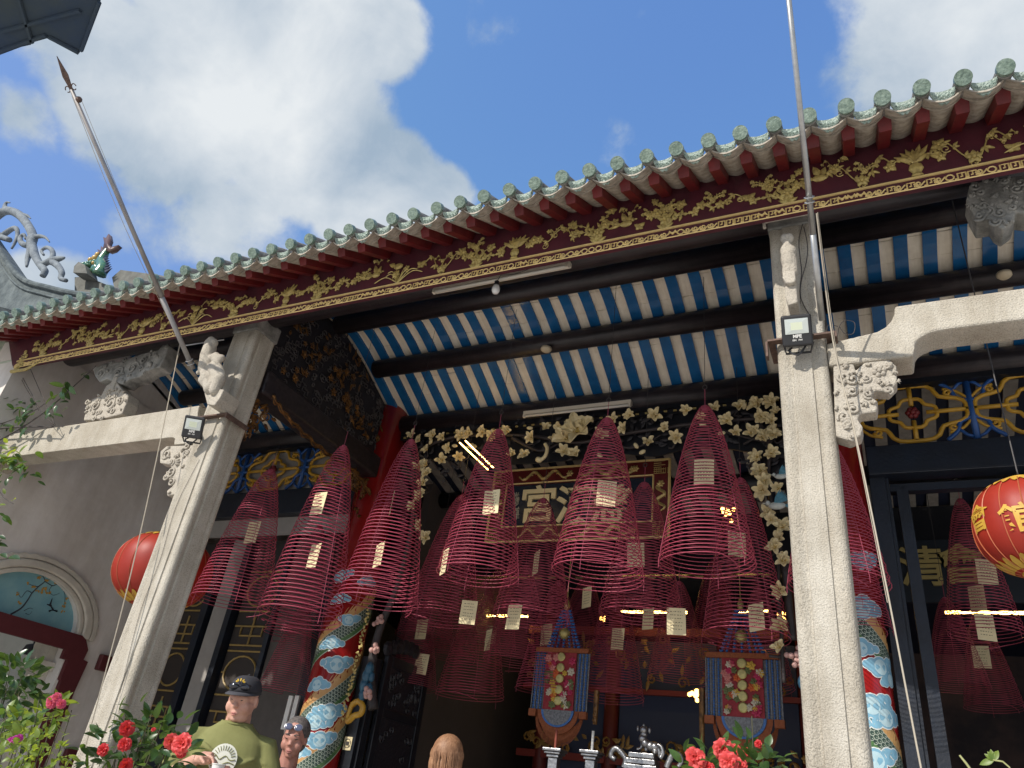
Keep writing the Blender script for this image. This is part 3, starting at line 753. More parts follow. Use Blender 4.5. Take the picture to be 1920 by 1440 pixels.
# moulded ring, three steps with a notched outer edge
def ringp(r0, r1, h, x0, zlow=-.03, nseg=30, wob=0.0):
    m = MB(); A = []; B = []
    for k in range(nseg + 1):
        a = PI * k / nseg; w = wob * (1 if k % 2 else 0)
        A.append((yc + (ry + r0) * math.cos(a), zb_ + (rz_ + r0 * .8) * math.sin(a))); B.append((yc + (ry + r1 + w) * math.cos(a), zb_ + (rz_ + r1 * .8 + w) * math.sin(a)))
    A = [(A[0][0], A[0][1] + zlow)] + A + [(A[-1][0], A[-1][1] + zlow)]; B = [(B[0][0], B[0][1] + zlow)] + B + [(B[-1][0], B[-1][1] + zlow)]
    m.prism(B + A[::-1], (XW + x0, 0, 0), (0, 1, 0), (0, 0, 1), (h, 0, 0)); return m
bevel(ringp(-.02, .035, .035, .001).build('arch_moulding', plaster_trim, wall), .012, 3, 20)
bevel(ringp(.04, .14, .05, .0015).build('arch_moulding', plaster_trim, wall), .02, 3, 20)
m = ringp(.145, .20, .04, .001, nseg=44, wob=.012); bevel(m.build('arch_moulding', plaster_trim, wall), .01, 2, 20)
# maroon door surround
m = MB(); ym = yc + .80
poly = [(door0 - .2, zb_ - .17), (door0 - .2, zb_ - .002), (yc + .66, zb_ - .002), (yc + .72, zb_ - .03), (ym - .01, zb_ - .12), (ym - .02, zb_ - .22), (ym + .04, zb_ - .23), (ym + .02, zb_ - .5), (ym, FL), (ym - .17, FL), (ym - .17, zb_ - .46), (ym - .19, zb_ - .45), (ym - .19, zb_ - .26), (ym - .26, zb_ - .26), (ym - .26, zb_ - .17)]
m.prism(poly, (XW + .002, 0, 0), (0, 1, 0), (0, 0, 1), (.05, 0, 0))
m.build('door_surround', mat('maroon_plaster', (.10, .014, .018), .7, var=.15), wall)
m = MB(); m.box((XW - .44, door1 - .09, FL), (XW - .16, door1 - .002, zb_ - .05)); m.box((XW - .44, door1 - .16, zb_ - .38), (XW - .1, door1 - .003, zb_ - .30)); m.build('door_reveal', plaster_trim, wall)
# pier at the front end and its cornice
m = MB(); m.box((XW - .9, 3.612, FL), (XW - .455, 3.9, ZT - .3)); m.build('front_pier', plaster, wall)
m = MB()
for k, (o, z0, z1) in enumerate(((.03, ZT - .30, ZT - .25), (.07, ZT - .248, ZT - .20), (.12, ZT - .198, ZT - .10), (.17, ZT - .098, ZT + .10))):
    m.box((XW - .95 - o, 3.602 - (o if False else 0), z0), (XW - .452 + (.45 if o < .05 else .0), 3.95, z1))
bevel(m.build('pier_cornice', mat('mossy_cornice', (.52, .55, .46), .8, col2=(.30, .35, .26), vscale=5), wall), .02, 3)
# little maroon boxes
def wall_box(u, v, w, h, d, name, label, letter=None):
    c = at(u, v, x=XW); m = MB(); m.cbox(c + Vector((d / 2 + .001, 0, 0)), (d, w, h))
    o = m.build(name, mat('maroon_box', (.10, .02, .022), .5)); tag(o, label, 'box'); bevel(o, .012)
    return o, c
wall_box(190, 1243, .13, .16, .07, 'call_box', 'small maroon box on the white wall beside the round-headed panel')
o, c = wall_box(127, 1420, .15, .17, .05, 'notice_box', 'maroon box with a white T at the foot of the white wall')
m = MB(); m.cbox(c + Vector((.056, 0, .02)), (.008, .07, .016)); m.cbox(c + Vector((.0555, 0, -.015)), (.008, .016, .055)); m.build('letter', whitep, o)
# round lamp in the doorway
m = MB(); c = at(58, 1222, x=XW - .5); m.lathe([(.02, .08), (.07, .06), (.09, 0), (.10, -.03)], c, 14); m.tube([c + Vector((0, 0, .08)), c + Vector((0, 0, .3))], .012, 6)
tag(m.build('door_lamp', blackplastic, smooth=True), 'black round lamp hanging inside the side doorway', 'lamp')

# ---- roof ends: swept verge ridge with scrollwork and a ceramic fish dragon
m = MB(); YV = 4.0
pts_top = [(-60, 380), (0, 470), (40, 522), (90, 540), (150, 553), (215, 556)]
pts_bot = [(-60, 560), (0, 575), (40, 585), (90, 588), (150, 590), (215, 586)]
Pt = [at(u, v, y=YV) for u, v in pts_top]; Pb = [at(u, v, y=YV) for u, v in pts_bot]
Q = bez(Pt, 4); Qb = bez(Pb, 4)
m.prism([(p.x, p.z) for p in Q] + [(p.x, p.z) for p in Qb[::-1]], (0, YV, 0), (1, 0, 0), (0, 0, 1), (0, .22, 0))
m.tube([p + Vector((0, -.02, .0)) for p in Q], .035, 8)
m.tube([p + Vector((0, -.015, -.11)) for p in Q], .016, 6)
ridge = m.build('verge_ridge', mat('ridge_plaster', (.13, .155, .155), .9, col2=(.05, .065, .07), vscale=6, bump=.5), temple)
# scrollwork standing on it
m = MB()
def pxp(pts, y=YV + .05, n=6): return bez([at(u, v, y=y) for u, v in pts], n)
def strap(pts, r0, r1=None):
    Q = pxp(pts); n = len(Q); r1 = r1 if r1 is not None else r0
    m.tube(Q, [1.3 * (r0 + (r1 - r0) * i / (n - 1)) for i in range(n)], 8)
strap([(-20, 420), (-4, 404), (14, 395), (36, 403), (54, 425), (62, 445), (60, 455)], .050, .045)
strap([(-20, 420), (-10, 436), (2, 444), (18, 450)], .05, .03)
strap([(36, 402), (50, 404), (58, 410)], .03, .004)
strap([(14, 395), (9, 388), (12, 380), (19, 380)], .035, .006)
strap([(2, 444), (18, 432), (30, 428), (33, 440), (28, 455), (22, 466)], .035, .012)
strap([(60, 455), (50, 460), (40, 455), (38, 445), (45, 440), (48, 448)], .04, .012)
strap([(60, 448), (58, 468), (52, 485), (50, 500)], .055, .012)
strap([(62, 445), (76, 443), (86, 446), (93, 454)], .03, .006)
strap([(60, 460), (66, 480), (76, 497), (84, 508), (80, 518)], .045, .03)
strap([(76, 497), (88, 492), (98, 484), (98, 470), (88, 464), (78, 470), (82, 478)], .036, .012)
strap([(96, 490), (108, 486), (118, 484), (122, 482)], .045, .004)
strap([(98, 490), (110, 500), (116, 512), (114, 522), (124, 526)], .036, .02)
m.build('ridge_scrollwork', mat('grey_scroll_plaster', (.22, .25, .27), .85, col2=(.12, .14, .16), vscale=9, bump=.4), ridge, smooth=True)
# plinth and ridge blocks beyond
m = MB()
for poly in ([(140, 520), (158, 518), (176, 524), (215, 540), (215, 562), (140, 556)], [(210, 520), (226, 506), (300, 516), (330, 522), (330, 540), (215, 545)]):
    P = [at(u, v, y=YV + .25) for u, v in poly]; m.prism([(p.x, p.z) for p in P][::-1], (0, YV + .25, 0), (1, 0, 0), (0, 0, 1), (0, .25, 0))
m.build('ridge_block', mat('ridge_stone', (.16, .16, .14), .9, var=.4), temple)
fish = thing('ridge_dragon', at(172, 520, y=YV + .1), 'green and gold ceramic dragon-fish with raised tail on the roof ridge', 'ornament')
m = MB(); Y2 = YV + .15
def blob(u, v, r, sc3=(1, 1, 1)): m.ball(at(u, v, y=Y2), r, 10, 6, sc3)
Q = pxp([(186, 514), (192, 502), (190, 490), (196, 478), (202, 468)], Y2)
m.tube(Q, [.085 - .05 * i / (len(Q) - 1) for i in range(len(Q))], 10)
blob(180, 504, .07, (1.2, .8, .9)); blob(163, 499, .055, (1.7, .8, .35)); blob(166, 508, .045, (1.5, .8, .3)); blob(186, 494, .06)
for k in range(9): blob(152 + 3.4 * k, 495 - k * .8, .020)
for u, v in ((155, 498), (163, 495), (171, 492), (178, 490)): blob(u, v, .03)
m.build('dragon_body', mat('green_ceramic', (.03, .13, .10), .25, col2=(.10, .22, .10), vscale=25, coat=.5), fish, smooth=True)
m = MB(); 
for u, v, r in ((170, 487, .035), (179, 484, .045), (184, 478, .04), (176, 493, .03), (160, 507, .02), (168, 510, .02)): blob(u, v, r)
m.build('gold_crest', mat('gold_ceramic', (.45, .30, .08), .3), fish, smooth=True)
m = MB()
for poly in ([(196, 470), (199, 458), (197, 447), (202, 449), (207, 441), (209, 452), (206, 460), (212, 466), (226, 462), (216, 471), (207, 474)], [(190, 478), (186, 470), (192, 472), (193, 464), (198, 472), (200, 478)]):
    Pf = [at(u, v, y=Y2) for u, v in poly]; m.prism([(p.x, p.z) for p in Pf], (0, Y2 - .03, 0), (1, 0, 0), (0, 0, 1), (0, .06, 0))
m.build('tail_fin', mat('brown_ceramic', (.11, .06, .05), .4), fish, smooth=True)
m = MB()
for k in range(7):
    a = at(196 + k * .5, 480 + k * 5, y=Y2); m.tube([a, a + Vector((.085, 0, -.03 + .012 * k))], [.028, .002], 5)
m.build('dark_fins', mat('dark_blue_ceramic', (.02, .03, .07), .35), fish)
m = MB()
P = [at(u, v, y=Y2 + .02) for u, v in [(150, 520), (152, 508), (160, 500), (172, 506), (176, 522)]]
m.prism([(p.x, p.z) for p in P], (0, Y2 - .08, 0), (1, 0, 0), (0, 0, 1), (0, .16, 0)); m.build('pedestal', mat('ridge_stone', (.16, .16, .14)), fish)

# ---- lattice friezes, beams and door frames on the pillar line
YD = 6.10
zf1 = 3.545 + H; zf0 = 2.985 + H
def med(m, cx, cz, s=1.0):
    """yellow lobed medallion"""
    def lobed(ax, az, k):
        P = []
        for i in range(40):
            a = 2 * PI * i / 40; w = 1 + k * math.cos(4 * a) - .06 * math.cos(8 * a); P.append((cx + ax * w * math.cos(a), YD, cz + az * w * math.sin(a)))
        return P
    m.tube(lobed(.36 * s, .235 * s, .13), .019, 6, closed=True); m.tube(lobed(.165 * s, .125 * s, .10), .017, 6, closed=True)
    for a, b in (((-.40, 0), (-.10, 0)), ((.10, 0), (.40, 0)), ((0, -.25), (0, -.07)), ((0, .07), (0, .25))): m.tube([(cx + a[0] * s, YD, cz + a[1] * s), (cx + b[0] * s, YD, cz + b[1] * s)], .019, 6)
    for sx in (-1, 1):
        for sz in (-1, 1):
            m.tube(spiral((cx + sx * .27 * s, YD - .004, cz + sz * .155 * s), .034, .008, 0, 1.1, (sx, 0, 0), (0, 0, sz), 9), .013, 5)
            Q = bez([(cx + sx * .24 * s, YD, cz + sz * .2 * s), (cx + sx * .33 * s, YD, cz + sz * .17 * s), (cx + sx * .40 * s, YD, cz + sz * .10 * s)], 4); m.tube(Q, .013, 5)
def bluet(m, cx, cz):
    m.tube([(cx, YD, zf0 + .01), (cx, YD, zf1 - .01)], .026, 6); m.tube([(cx - .10, YD, cz), (cx + .10, YD, cz)], .018, 6)
    for sz in (-1, 1):
        for sx in (-1, 1):
            Q = bez([(cx, YD, cz + sz * .07), (cx + sx * .09, YD, cz + sz * .11), (cx + sx * .12, YD, cz + sz * .19), (cx + sx * .20, YD, cz + sz * .265)], 5); m.tube(Q, .018, 6)
            m.tube([(cx + sx * .12, YD, cz + sz * .16), (cx + sx * .06, YD, cz + sz * .23), (cx + sx * .02, YD, cz + sz * .25)], .014, 5)
def frieze(x0, x1, xc0, per, backing):
    m = MB(); m.box((x0, YD - .02, zf0 - .03), (x1, YD + .03, zf0)); m.box((x0, YD - .02, zf1), (x1, YD + .03, zf1 + .03))
    fr = m.build('frieze_frame', navy, temple)
    cz = (zf0 + zf1) / 2; x = xc0
    while x > x0 + .1: x -= per
    while x < x1 + .3:
        if x0 - .3 < x < x1: 
            if x > x0 + .25:
                m = MB(); med(m, x, cz); m.build('yellow_medallion', yellowp, fr, smooth=True)
                m = MB()
                for k in range(6): m.ball((x + .03 * math.cos(k * PI / 3), YD - .01, cz + .03 * math.sin(k * PI / 3)), .026, 6, 4)
                m.ball((x, YD - .025, cz), .024, 6, 4); m.build('red_rosette', redpaint, fr, smooth=True)
            if x0 < x + per / 2 < x1: m = MB(); bluet(m, x + per / 2, cz); m.build('blue_tracery', bluetr, fr, smooth=True)
        x += per
    if backing:
        m = MB(); m.box((x0, YD + .05, zf0 - .02), (x1, YD + .07, zf1 + .02)); m.build('frieze_backing', mat('grey_board', (.30, .28, .26), .8, var=.1), temple)
frieze(XW + .01, -5.03, -6.38, .95, True)
frieze(.02, XR, .40, .83, False)
# beams under the friezes and jambs
m = MB(); m.box((XW + .01, YD - .08, 2.66 + H), (-5.03, YD + .08, zf0 - .031)); bevel(m.build('lintel', navy, temple), .01)
m = MB(); m.box((.02, YD - .08, 2.72 + H), (XR, YD + .08, zf0 - .031)); m.box((.02, YD - .1, 2.70 + H), (XR, YD + .06, 2.716 + H)); bevel(m.build('lintel', navy, temple), .006)
m = MB(); m.box((XW + .01, YD + .02, 2.45 + H), (-5.03, YD + .04, 2.659 + H)); m.build('grey_transom', mat('grey_board', (.30, .28, .26)), temple)
m = MB(); m.box((.02, YD - .04, FL), (.13, YD + .1, 2.699 + H)); m.box((.132, YD - .02, FL), (.155, YD + .06, 2.699 + H)); m.box((.20, YD - .015, FL), (.28, YD + .12, 2.599 + H)); m.box((.158, YD + .02, 2.60 + H), (XR, YD + .1, 2.66 + H))
m.build('door_jamb', navy, temple)
# red painted pillars
def pillar(xc, label):
    base = thing('dragon_pillar', (xc, YP, FL), label, 'pillar', 'red pillars painted with dragons')
    m = MB(); m.lathe([(.22, FL + .3), (.222, 1.0), (.222, 3.85 + H)], (xc, YP, 0), 40); s_ = m.build('shaft', pillred, base, smooth=False)
    for p in s_.data.polygons:
        if len(p.vertices) == 4: p.use_smooth = True
    m = MB(); m.lathe([(.34, FL), (.34, FL + .08), (.27, FL + .13), (.32, FL + .2), (.26, FL + .3)], (xc, YP, 0), 24); m.build('stone_base', granite, base, smooth=True)
    return base
RP = .2225
def cyl(xc, a, z, r=RP): return Vector((xc + r * math.sin(a), YP - r * math.cos(a), z))   # a=0 faces the plaza
def paint_disc(m, xc, a, z, rad_, off, sx=1.0, n=16, ph=0.0):
    vs = [cyl(xc, a + rad_ * sx * math.cos(2 * PI * i / n + ph) / RP, z + rad_ * math.sin(2 * PI * i / n + ph), RP + off) for i in range(n)]
    m.add([cyl(xc, a, z, RP + off)] + vs, [(0, 1 + (i + 1) % n, 1 + i) for i in range(n)])
def paint_quadstrip(m, A, B):
    n = len(A); m.add(list(A) + list(B), [(i, i + 1, n + i + 1, n + i) for i in range(n - 1)])
cl_w = mat('cloud_white', (.72, .74, .72), .35); cl_b = mat('cloud_blue', (.22, .45, .60), .35, var=.2, vscale=16); cl_p = mat('cloud_pale', (.46, .64, .70), .35, var=.12, vscale=20)
sc_g = mat('scale_green', (.035, .075, .055), .35, var=.4, vscale=30); sc_w = mat('scale_edge', (.50, .56, .46), .4); sc_belly = mat('belly_green', (.04, .12, .045), .4, col2=(.10, .2, .06), vscale=30); mane = mat('mane_ochre', (.58, .34, .13), .4, col2=(.50, .26, .09), vscale=18)
def dragon(xc, base, a0, z0, turns, zrise, hand=1, seed=1):
    """body band climbing round the shaft, as on the painted pillars"""
    rr = random.Random(seed); n = int(64 * abs(turns)); band = MB(); edge = MB(); bel = MB(); man = MB()
    hw_ = .068
    slope = zrise / (turns * 2 * PI * RP); L_ = math.sqrt(1 + slope * slope)
    def mid(t): a = a0 + hand * 2 * PI * turns * t; return a, z0 + zrise * t + .02 * math.sin(t * 9)
    def pos(t, off, r): # off across the band (up +)
        a, z = mid(t); return cyl(xc, a - hand * off * slope / L_ / RP, z + off / L_, r)
    ts = [i / n for i in range(n + 1)]
    def rows(m_, o0, o1, r, k=6):
        for q in range(k): paint_quadstrip(m_, [pos(t, o0 + (o1 - o0) * q / k, r) for t in ts], [pos(t, o0 + (o1 - o0) * (q + 1) / k, r) for t in ts])
    rows(edge, -hw_ - .008, hw_ + .008, RP + .0010, 8); rows(band, -hw_ * .45, hw_, RP + .0018); rows(bel, -hw_, -hw_ * .45, RP + .0018, 3)
    # mane above the back: flame tongues
    tot = turns * 2 * PI * RP * L_; k = 0; s_ = 0.0
    paint_quadstrip(man, [pos(t, hw_ + .004, RP + .0022) for t in ts], [pos(t, hw_ + .045 + .012 * math.sin(t * tot / .05), RP + .0022) for t in ts])
    while s_ < tot - .1:
        t = s_ / tot; w = .085 / tot; lean = .11 / tot
        A = [pos(t + w * q, hw_ + .03, RP + .0022) for q in (0, .33, .66, 1)]
        tip = pos(min(1, t + w + lean * rr.uniform(.6, 1.1)), hw_ + rr.uniform(.09, .13), RP + .0022)
        B = [A[0].lerp(tip, 0), pos(t + w * .5, hw_ + .075, RP + .0022), tip, A[3]]
        man.add(A + [pos(t + w * .35, hw_ + .07, RP + .0022), tip, pos(t + w * .9, hw_ + .055, RP + .0022)], [(0, 1, 4), (1, 2, 6, 4), (2, 3, 6), (4, 6, 5)])
        s_ += .075
    a_ = edge.build('dragon_outline', sc_w, base); o = band.build('dragon_body', sc_g, base); bel.build('dragon_belly', sc_belly, base); man.build('dragon_mane', mane, base)
    # scales
    s1 = MB(); pitch = .030; rows_ = 4
    ntot = int(tot / pitch)
    for i in range(ntot):
        for j in range(rows_):
            t = (i + .5 * (j % 2) + .3) / ntot
            if t > .995: continue
            off = -hw_ * .30 + j * .026
            def disc(rad_, h, mi, sx=1.0, shift=0):
                s1.mi = mi; vs = []
                for q in range(9):
                    an = -PI * .5 + PI * q / 8; ds = shift - rad_ * math.cos(an) * .95; do = rad_ * math.sin(an) * sx
                    vs.append(pos(min(1, max(0, t + (ds) / tot)), off + do, RP + h))
                s1.add(vs, [tuple(range(9))])
            lay = .0022 + .00035 * (ntot - i) / ntot
            e_ = .00012 * ((2 * i + j) % 5) + .00006 * j; disc(.0178, .0024 + e_, 0); disc(.0136, .0034 + e_, 1, shift=.0); disc(.005, .0044 + e_, 0, sx=.7, shift=-.003)
    s1.build('dragon_scales', [sc_w, sc_g], base, kind='stuff')
def cloud(base, xc, a, z, s=1.0, seed=0):
    rr = random.Random(seed); W_, B_, P_ = MB(), MB(), MB()
    lobes = [(0, 0, .062), (-.07, -.012, .045), (.07, -.010, .045), (.02, .03, .042), (-.035, .025, .04), (.115, -.02, .028), (-.11, -.022, .026)]
    if seed % 2: lobes = [(x_, -z_, r_) for x_, z_, r_ in lobes]
    for i, (dx, dz, r_) in enumerate(lobes):
        dx += rr.uniform(-.008, .008)
        aa = a + dx * s / RP; zz = z + (dz + dx * .2) * s
        paint_disc(W_, xc, aa, zz, (r_ + .006) * s, .0040 + .00003 * i); paint_disc(B_, xc, aa, zz, r_ * s, .0048 + .00003 * i); (paint_disc(P_, xc, aa, zz - .004 * s, r_ * .8 * s, .0056 + .00003 * i) if i == 0 else None)
    o = W_.build('painted_cloud', cl_w, base); B_.build('cloud_shade', cl_b, o); P_.build('cloud_heart', cl_p, o)
XPL, XPR = -4.80, -.225
bL = pillar(XPL, 'red pillar left of the hall doorway, painted with a green dragon and blue clouds')
bR = pillar(XPR, 'red dragon pillar partly hidden behind the right granite column')
for zc_ in (1.83, 2.325, 2.945): dragon(XPL, bL, -1.5, zc_ - .448, .67, .84, hand=1, seed=2)
for zc_ in (2.29, 2.973, 1.60): dragon(XPR, bR, 2.7, zc_ - .445, .67, .90, hand=-1, seed=5)
def px_on_pillar(u, v, xc):
    """angle and height where the sight line of a photo pixel meets the pillar"""
    d = ray(u, v); o = Vector((-xc, -YP)); dd = Vector((d.x, d.y)); A = dd.dot(dd); B = o.dot(dd); C = o.dot(o) - RP * RP
    disc = B * B - A * C
    k = (-B - math.sqrt(max(disc, 0))) / A; p = d * k; return math.atan2(p.x - xc, YP - p.y), p.z + H
for i, (u, v, s) in enumerate([(637, 1122, .7), (655, 1162, .7), (620, 1205, .8), (632, 1245, 1.0), (595, 1283, .8), (618, 1335, 1.0), (590, 1352, 1.0), (600, 1387, .95), (562, 1410, .7), (640, 1080, .8), (690, 1090, .7)]):
    a, z = px_on_pillar(u, v, XPL); cloud(bL, XPL, a, z, s * 1.15, i)
for i, (u, v, s) in enumerate([(1612, 1140, 1.1), (1652, 1250, .9), (1668, 1275, .7), (1632, 1322, 1.0), (1660, 1345, 1.0), (1642, 1425, 1.0), (1612, 1215, .8), (1622, 1050, .9)]):
    a, z = px_on_pillar(u, v, XPR); cloud(bR, XPR, a, z, s * 1.15, i + 20)

# ---- transverse frames above the left column line: tie beam, carved panel
XT = -4.68
m = MB(); m.box((XT - .24, 4.08, 2.96 + H), (XT, 5.92, 3.20 + H)); bevel(m.build('tie_beam', darkwood, temple, label='thick dark tie beam running back from the left column to the red pillar'), .03, 3)
m = MB()
yy = [4.07, 4.3, 4.66, 5.0, 5.38, 5.7, 5.95]
P = [(yy[0], 3.201 + H)] + [(yy[-1], 3.201 + H)] + [(y, ceil_z(y) - .04) for y in yy[::-1]]
m.prism(P, (XT - .10, 0, 0), (0, 1, 0), (0, 0, 1), (-.06, 0, 0))
cp = m.build('carved_gable_panel', mat('dark_panel', (.018, .016, .022), .6, var=.3), temple, label='dark fretwork panel with gilded flowers above the tie beam')
m = MB(); rr = random.Random(11)
for i in range(230):
    y = rr.uniform(4.1, 5.92); z = rr.uniform(3.23 + H, ceil_z(y) - .07); c = Vector((XT - .09, y, z)); k = rr.random()
    if k < .5: m.tube(spiral(c, rr.uniform(.025, .05), .01, rr.random() * 6, rr.choice((1.2, -1.2)), (0, 1, 0), (0, 0, 1), 9), .007, 4)
    else:
        P = [c]; 
        for q in range(4): P.append(P[-1] + (Vector((0, rr.choice((-.045, .045)), 0)) if q % 2 else Vector((0, 0, rr.choice((-.04, .04))))))
        m.tube(P, .0075, 4)
m.build('panel_fretwork', greyscroll, cp, kind='stuff')
m = MB(); kw = dict(U=(0, 1, 0), V=(0, 0, 1), Nn=(1, 0, 0))
for cx_, cz_, n_ in ((4.55, 3.72, 14), (5.15, 3.62, 26), (5.2, 3.95, 10), (5.45, 3.40, 14), (4.4, 3.4, 6), (4.8, 3.9, 8), (5.7, 3.45, 10), (4.35, 3.85, 6)):
    for _ in range(n_):
        c = Vector((XT - .075 + rr.uniform(0, .03), cx_ + rr.gauss(0, .10), min(cz_ + rr.gauss(0, .09), 3.78 + (.25 if cx_ < 5.3 else 0)) + H))
        if rr.random() < .35: rosette(m, c, rr.uniform(.03, .05), 5, rr.random() * 3, **kw)
        else: leaf(m, c, rr.random() * 6.3, rr.uniform(.05, .11), rr.uniform(.02, .035), **kw)
m.build('gilded_carving', dullgold, cp, kind='stuff')
# gilded rope edge and corner brackets beneath the tie beam
m = MB(); Q = bez([(XT + .004, 4.2, 2.99 + H), (XT + .006, 4.5, 2.90 + H), (XT + .006, 5.0, 2.85 + H), (XT + .006, 5.5, 2.86 + H), (XT + .004, 5.86, 2.76 + H)], 10)
for i, p in enumerate(Q): Q[i] = p + Vector((0, 0, .012 * math.sin(i * 1.7)))
m.tube(Q, [.010 + .008 * abs(math.sin(i * 1.1)) for i in range(len(Q))], 6)
m.tube([p + Vector((0, 0, -.025 + .012 * math.sin(i * 2.1))) for i, p in enumerate(Q)], .006, 5)
m.build('gilt_rope_edge', dullgold, temple, smooth=True)
m = MB(); rr = random.Random(5)
for yb, s_ in ((4.10, 1), (5.83, -1)):
    for i in range(34):
        t = rr.random(); c = Vector((XT - .10 + rr.uniform(-.03, .05), yb + s_ * (.36 * t * rr.random()), 2.93 + H - (1 - t) * .42 * rr.random() - .02))
        if rr.random() < .5: m.tube(spiral(c, .045, .01, rr.random() * 6, 1.3, (0, 1, 0), (0, 0, 1), 10), .009, 5)
        else: leaf(m, c, rr.random() * 6.3, .07, .035, **kw)
m.build('corner_carving', dullgold, temple, kind='stuff')
# same frame over the right column line
m = MB(); m.box((-.36, 4.08, 2.96 + H), (-.12, 5.92, 3.20 + H)); bevel(m.build('tie_beam', darkwood, temple), .03, 3)
m = MB(); m.prism([(a, b) for a, b in [(yy[0], 3.201 + H), (yy[-1], 3.201 + H)] + [(y, ceil_z(y) - .04) for y in yy[::-1]]], (-.21, 0, 0), (0, 1, 0), (0, 0, 1), (-.06, 0, 0)); m.build('carved_gable_panel', mat('dark_panel', (.018, .016, .022)), temple)

# ---- inside the hall
hallm = mat('hall_dark_wall', (.13, .085, .08), .85, col2=(.045, .04, .05), vscale=1.6)
m = MB(); m.box((XW + .01, 11.5, FL), (XR, 11.6, 6)); m.box((XR, 6.2, FL), (XR + .1, 11.5, 6)); m.build('back_wall', hallm, temple)
m = MB(); m.box((-5.0, 7.3, FL), (-4.9, 11.4, 5.4)); m.build('partition_wall', mat('partition', (.10, .085, .08), .85, var=.2, vscale=1), temple)
m = MB(); m.box((-.16, 7.4, FL), (-.06, 11.4, 5.4)); m.build('partition_wall', hallm, temple)
m = MB(); m.add([(XW, 6.3, 3.78 + H), (XR, 6.3, 3.78 + H), (XR, 11.6, 2.55 + H), (XW, 11.6, 2.55 + H)], [(0, 3, 2, 1)]); m.build('inner_roof_boarding', mat('inner_blue', (.012, .018, .045), .6, var=.2), temple)
m = MB(); dy, dz = 11.5 - 6.3, -1.21
m.box((-.052, 0, -.02), (.052, 3.3, 0)); strip_me = m.mesh('cream_strip', mat('grey_cream', (.36, .33, .29), .85, col2=(.24, .22, .20), vscale=9))  # greyer cream than the porch ceiling tiles
x = XW + .1; rx = RX(math.atan2(dz, dy))
while x < XR: piece('cream_strip', strip_me, temple, T(x, 6.32, 3.76 + H) @ rx @ RZ(R.uniform(-.002, .002))); x += .205
m = MB(); m.box((XW + .02, 8.2, 2.62 + H), (XR, 8.26, 3.30 + H)); m.build('inner_dark_sheet', blackwood, temple)  # black sheet added to keep the depth of the hall dark
for (y, r_) in ((7.55, .10),):
    for a, b in ((XW + .05, -5.0), (-4.88, -.18), (-.04, XR)):
        m = MB(); m.tube([(a, y, 3.78 + H + (y - 6.3) * dz / dy - .10), (b, y, 3.78 + H + (y - 6.3) * dz / dy - .10)], r_, 12); m.build('inner_purlin', blackwood, temple, smooth=True)
# fronts of the left bay: dark leaves with gold lattice, navy posts, grey boards
YB = 6.25
def xb(u, v=1300): return at(u, v, y=YB).x
ztop_d = 2.30 + H
m = MB(); m.box((XW + .01, YB + .05, FL), (-5.03, YB + .08, 2.45 + H)); m.build('bay_boarding', mat('dark_boarding', (.030, .026, .024), .7, var=.3), temple)
for (u0, u1, mt_, nm, pr) in ((333, 345, navy, 'navy_post', .06), (352, 384, mat('grey_board', (.30, .28, .26)), 'grey_board', .02), (386, 396, navy, 'navy_post', .07), (474, 482, navy, 'navy_post', .06), (483, 560, mat('grey_board_shaded', (.085, .075, .068), .8, var=.15), 'grey_board', .02), (268, 276, navy, 'navy_post', .06)):  # second grey board tone is darkened to carry the shade of the bay
    m = MB(); m.box((xb(u0), YB - pr, FL), (xb(u1), YB + .049, 2.449 + H)); m.build(nm, mt_, temple)
def gold_lattice(x0, x1, z0, z1):
    m = MB(); w = x1 - x0
    y = YB + .03
    m.box((x0, y, z0), (x1, y + .018, z1)); leaf_o = m.build('lattice_door', mat('door_brown', (.03, .022, .018), .6), temple)
    z = z1 - .12; r_ = .011; y -= .012; k = 0; m = MB()
    xm_ = (x0 + x1) / 2; xa, xb_ = x0 + w * .04, x1 - w * .04
    while z > z0 + .15:
        if k % 2 == 0:                      # a ring between two bars
            m.tube([(xa, y, z), (xb_, y, z)], r_, 5)
            m.tube([(xm_ + w * .40 * math.cos(a), y, z - .22 + .17 * math.sin(a)) for a in [2 * PI * i / 20 for i in range(20)]], r_, 5, closed=True)
            m.tube([(xa, y, z - .44), (xb_, y, z - .44)], r_, 5); m.tube([(xa, y, z - .22), (xm_ - w * .40, y, z - .22)], r_, 5); m.tube([(xm_ + w * .40, y, z - .22), (xb_, y, z - .22)], r_, 5); z -= .50
        else:                               # stepped key pattern
            m.tube([(xm_, y, z), (xm_, y, z - .30)], r_, 5); m.tube([(xa, y, z - .10), (xb_, y, z - .10)], r_, 5); m.tube([(xm_ - w * .28, y, z - .10), (xm_ - w * .28, y, z - .20), (xm_ + w * .28, y, z - .20), (xm_ + w * .28, y, z - .10)], r_, 5); m.tube([(xa, y, z - .30), (xb_, y, z - .30)], r_, 5); z -= .36
        k += 1
    m.build('gold_lattice', mat('old_gold', (.34, .23, .07), .5, var=.3, vscale=20), leaf_o)
gold_lattice(xb(278), xb(332), FL + .5, 2.2 + H); gold_lattice(xb(398), xb(473), FL + .5, 2.2 + H); gold_lattice(xb(200), xb(267), FL + .5, 2.2 + H)
# white strips in a dark opening behind the second man
m = MB(); a = at(553, 1335, y=YB - .1); 
m.box((xb(560), YB - .02, FL), (XPL - .1, YB + .04, 2.0 + H)); m.build('dark_stand', blackwood, temple)
m = MB()
for u in (539, 551): p = at(u, 1336, y=YB - .12); m.cbox(p, (.05, .02, .30))
tag(m.build('white_strips', whitep), 'pair of narrow white strips above the man with glasses on his head', 'sign')
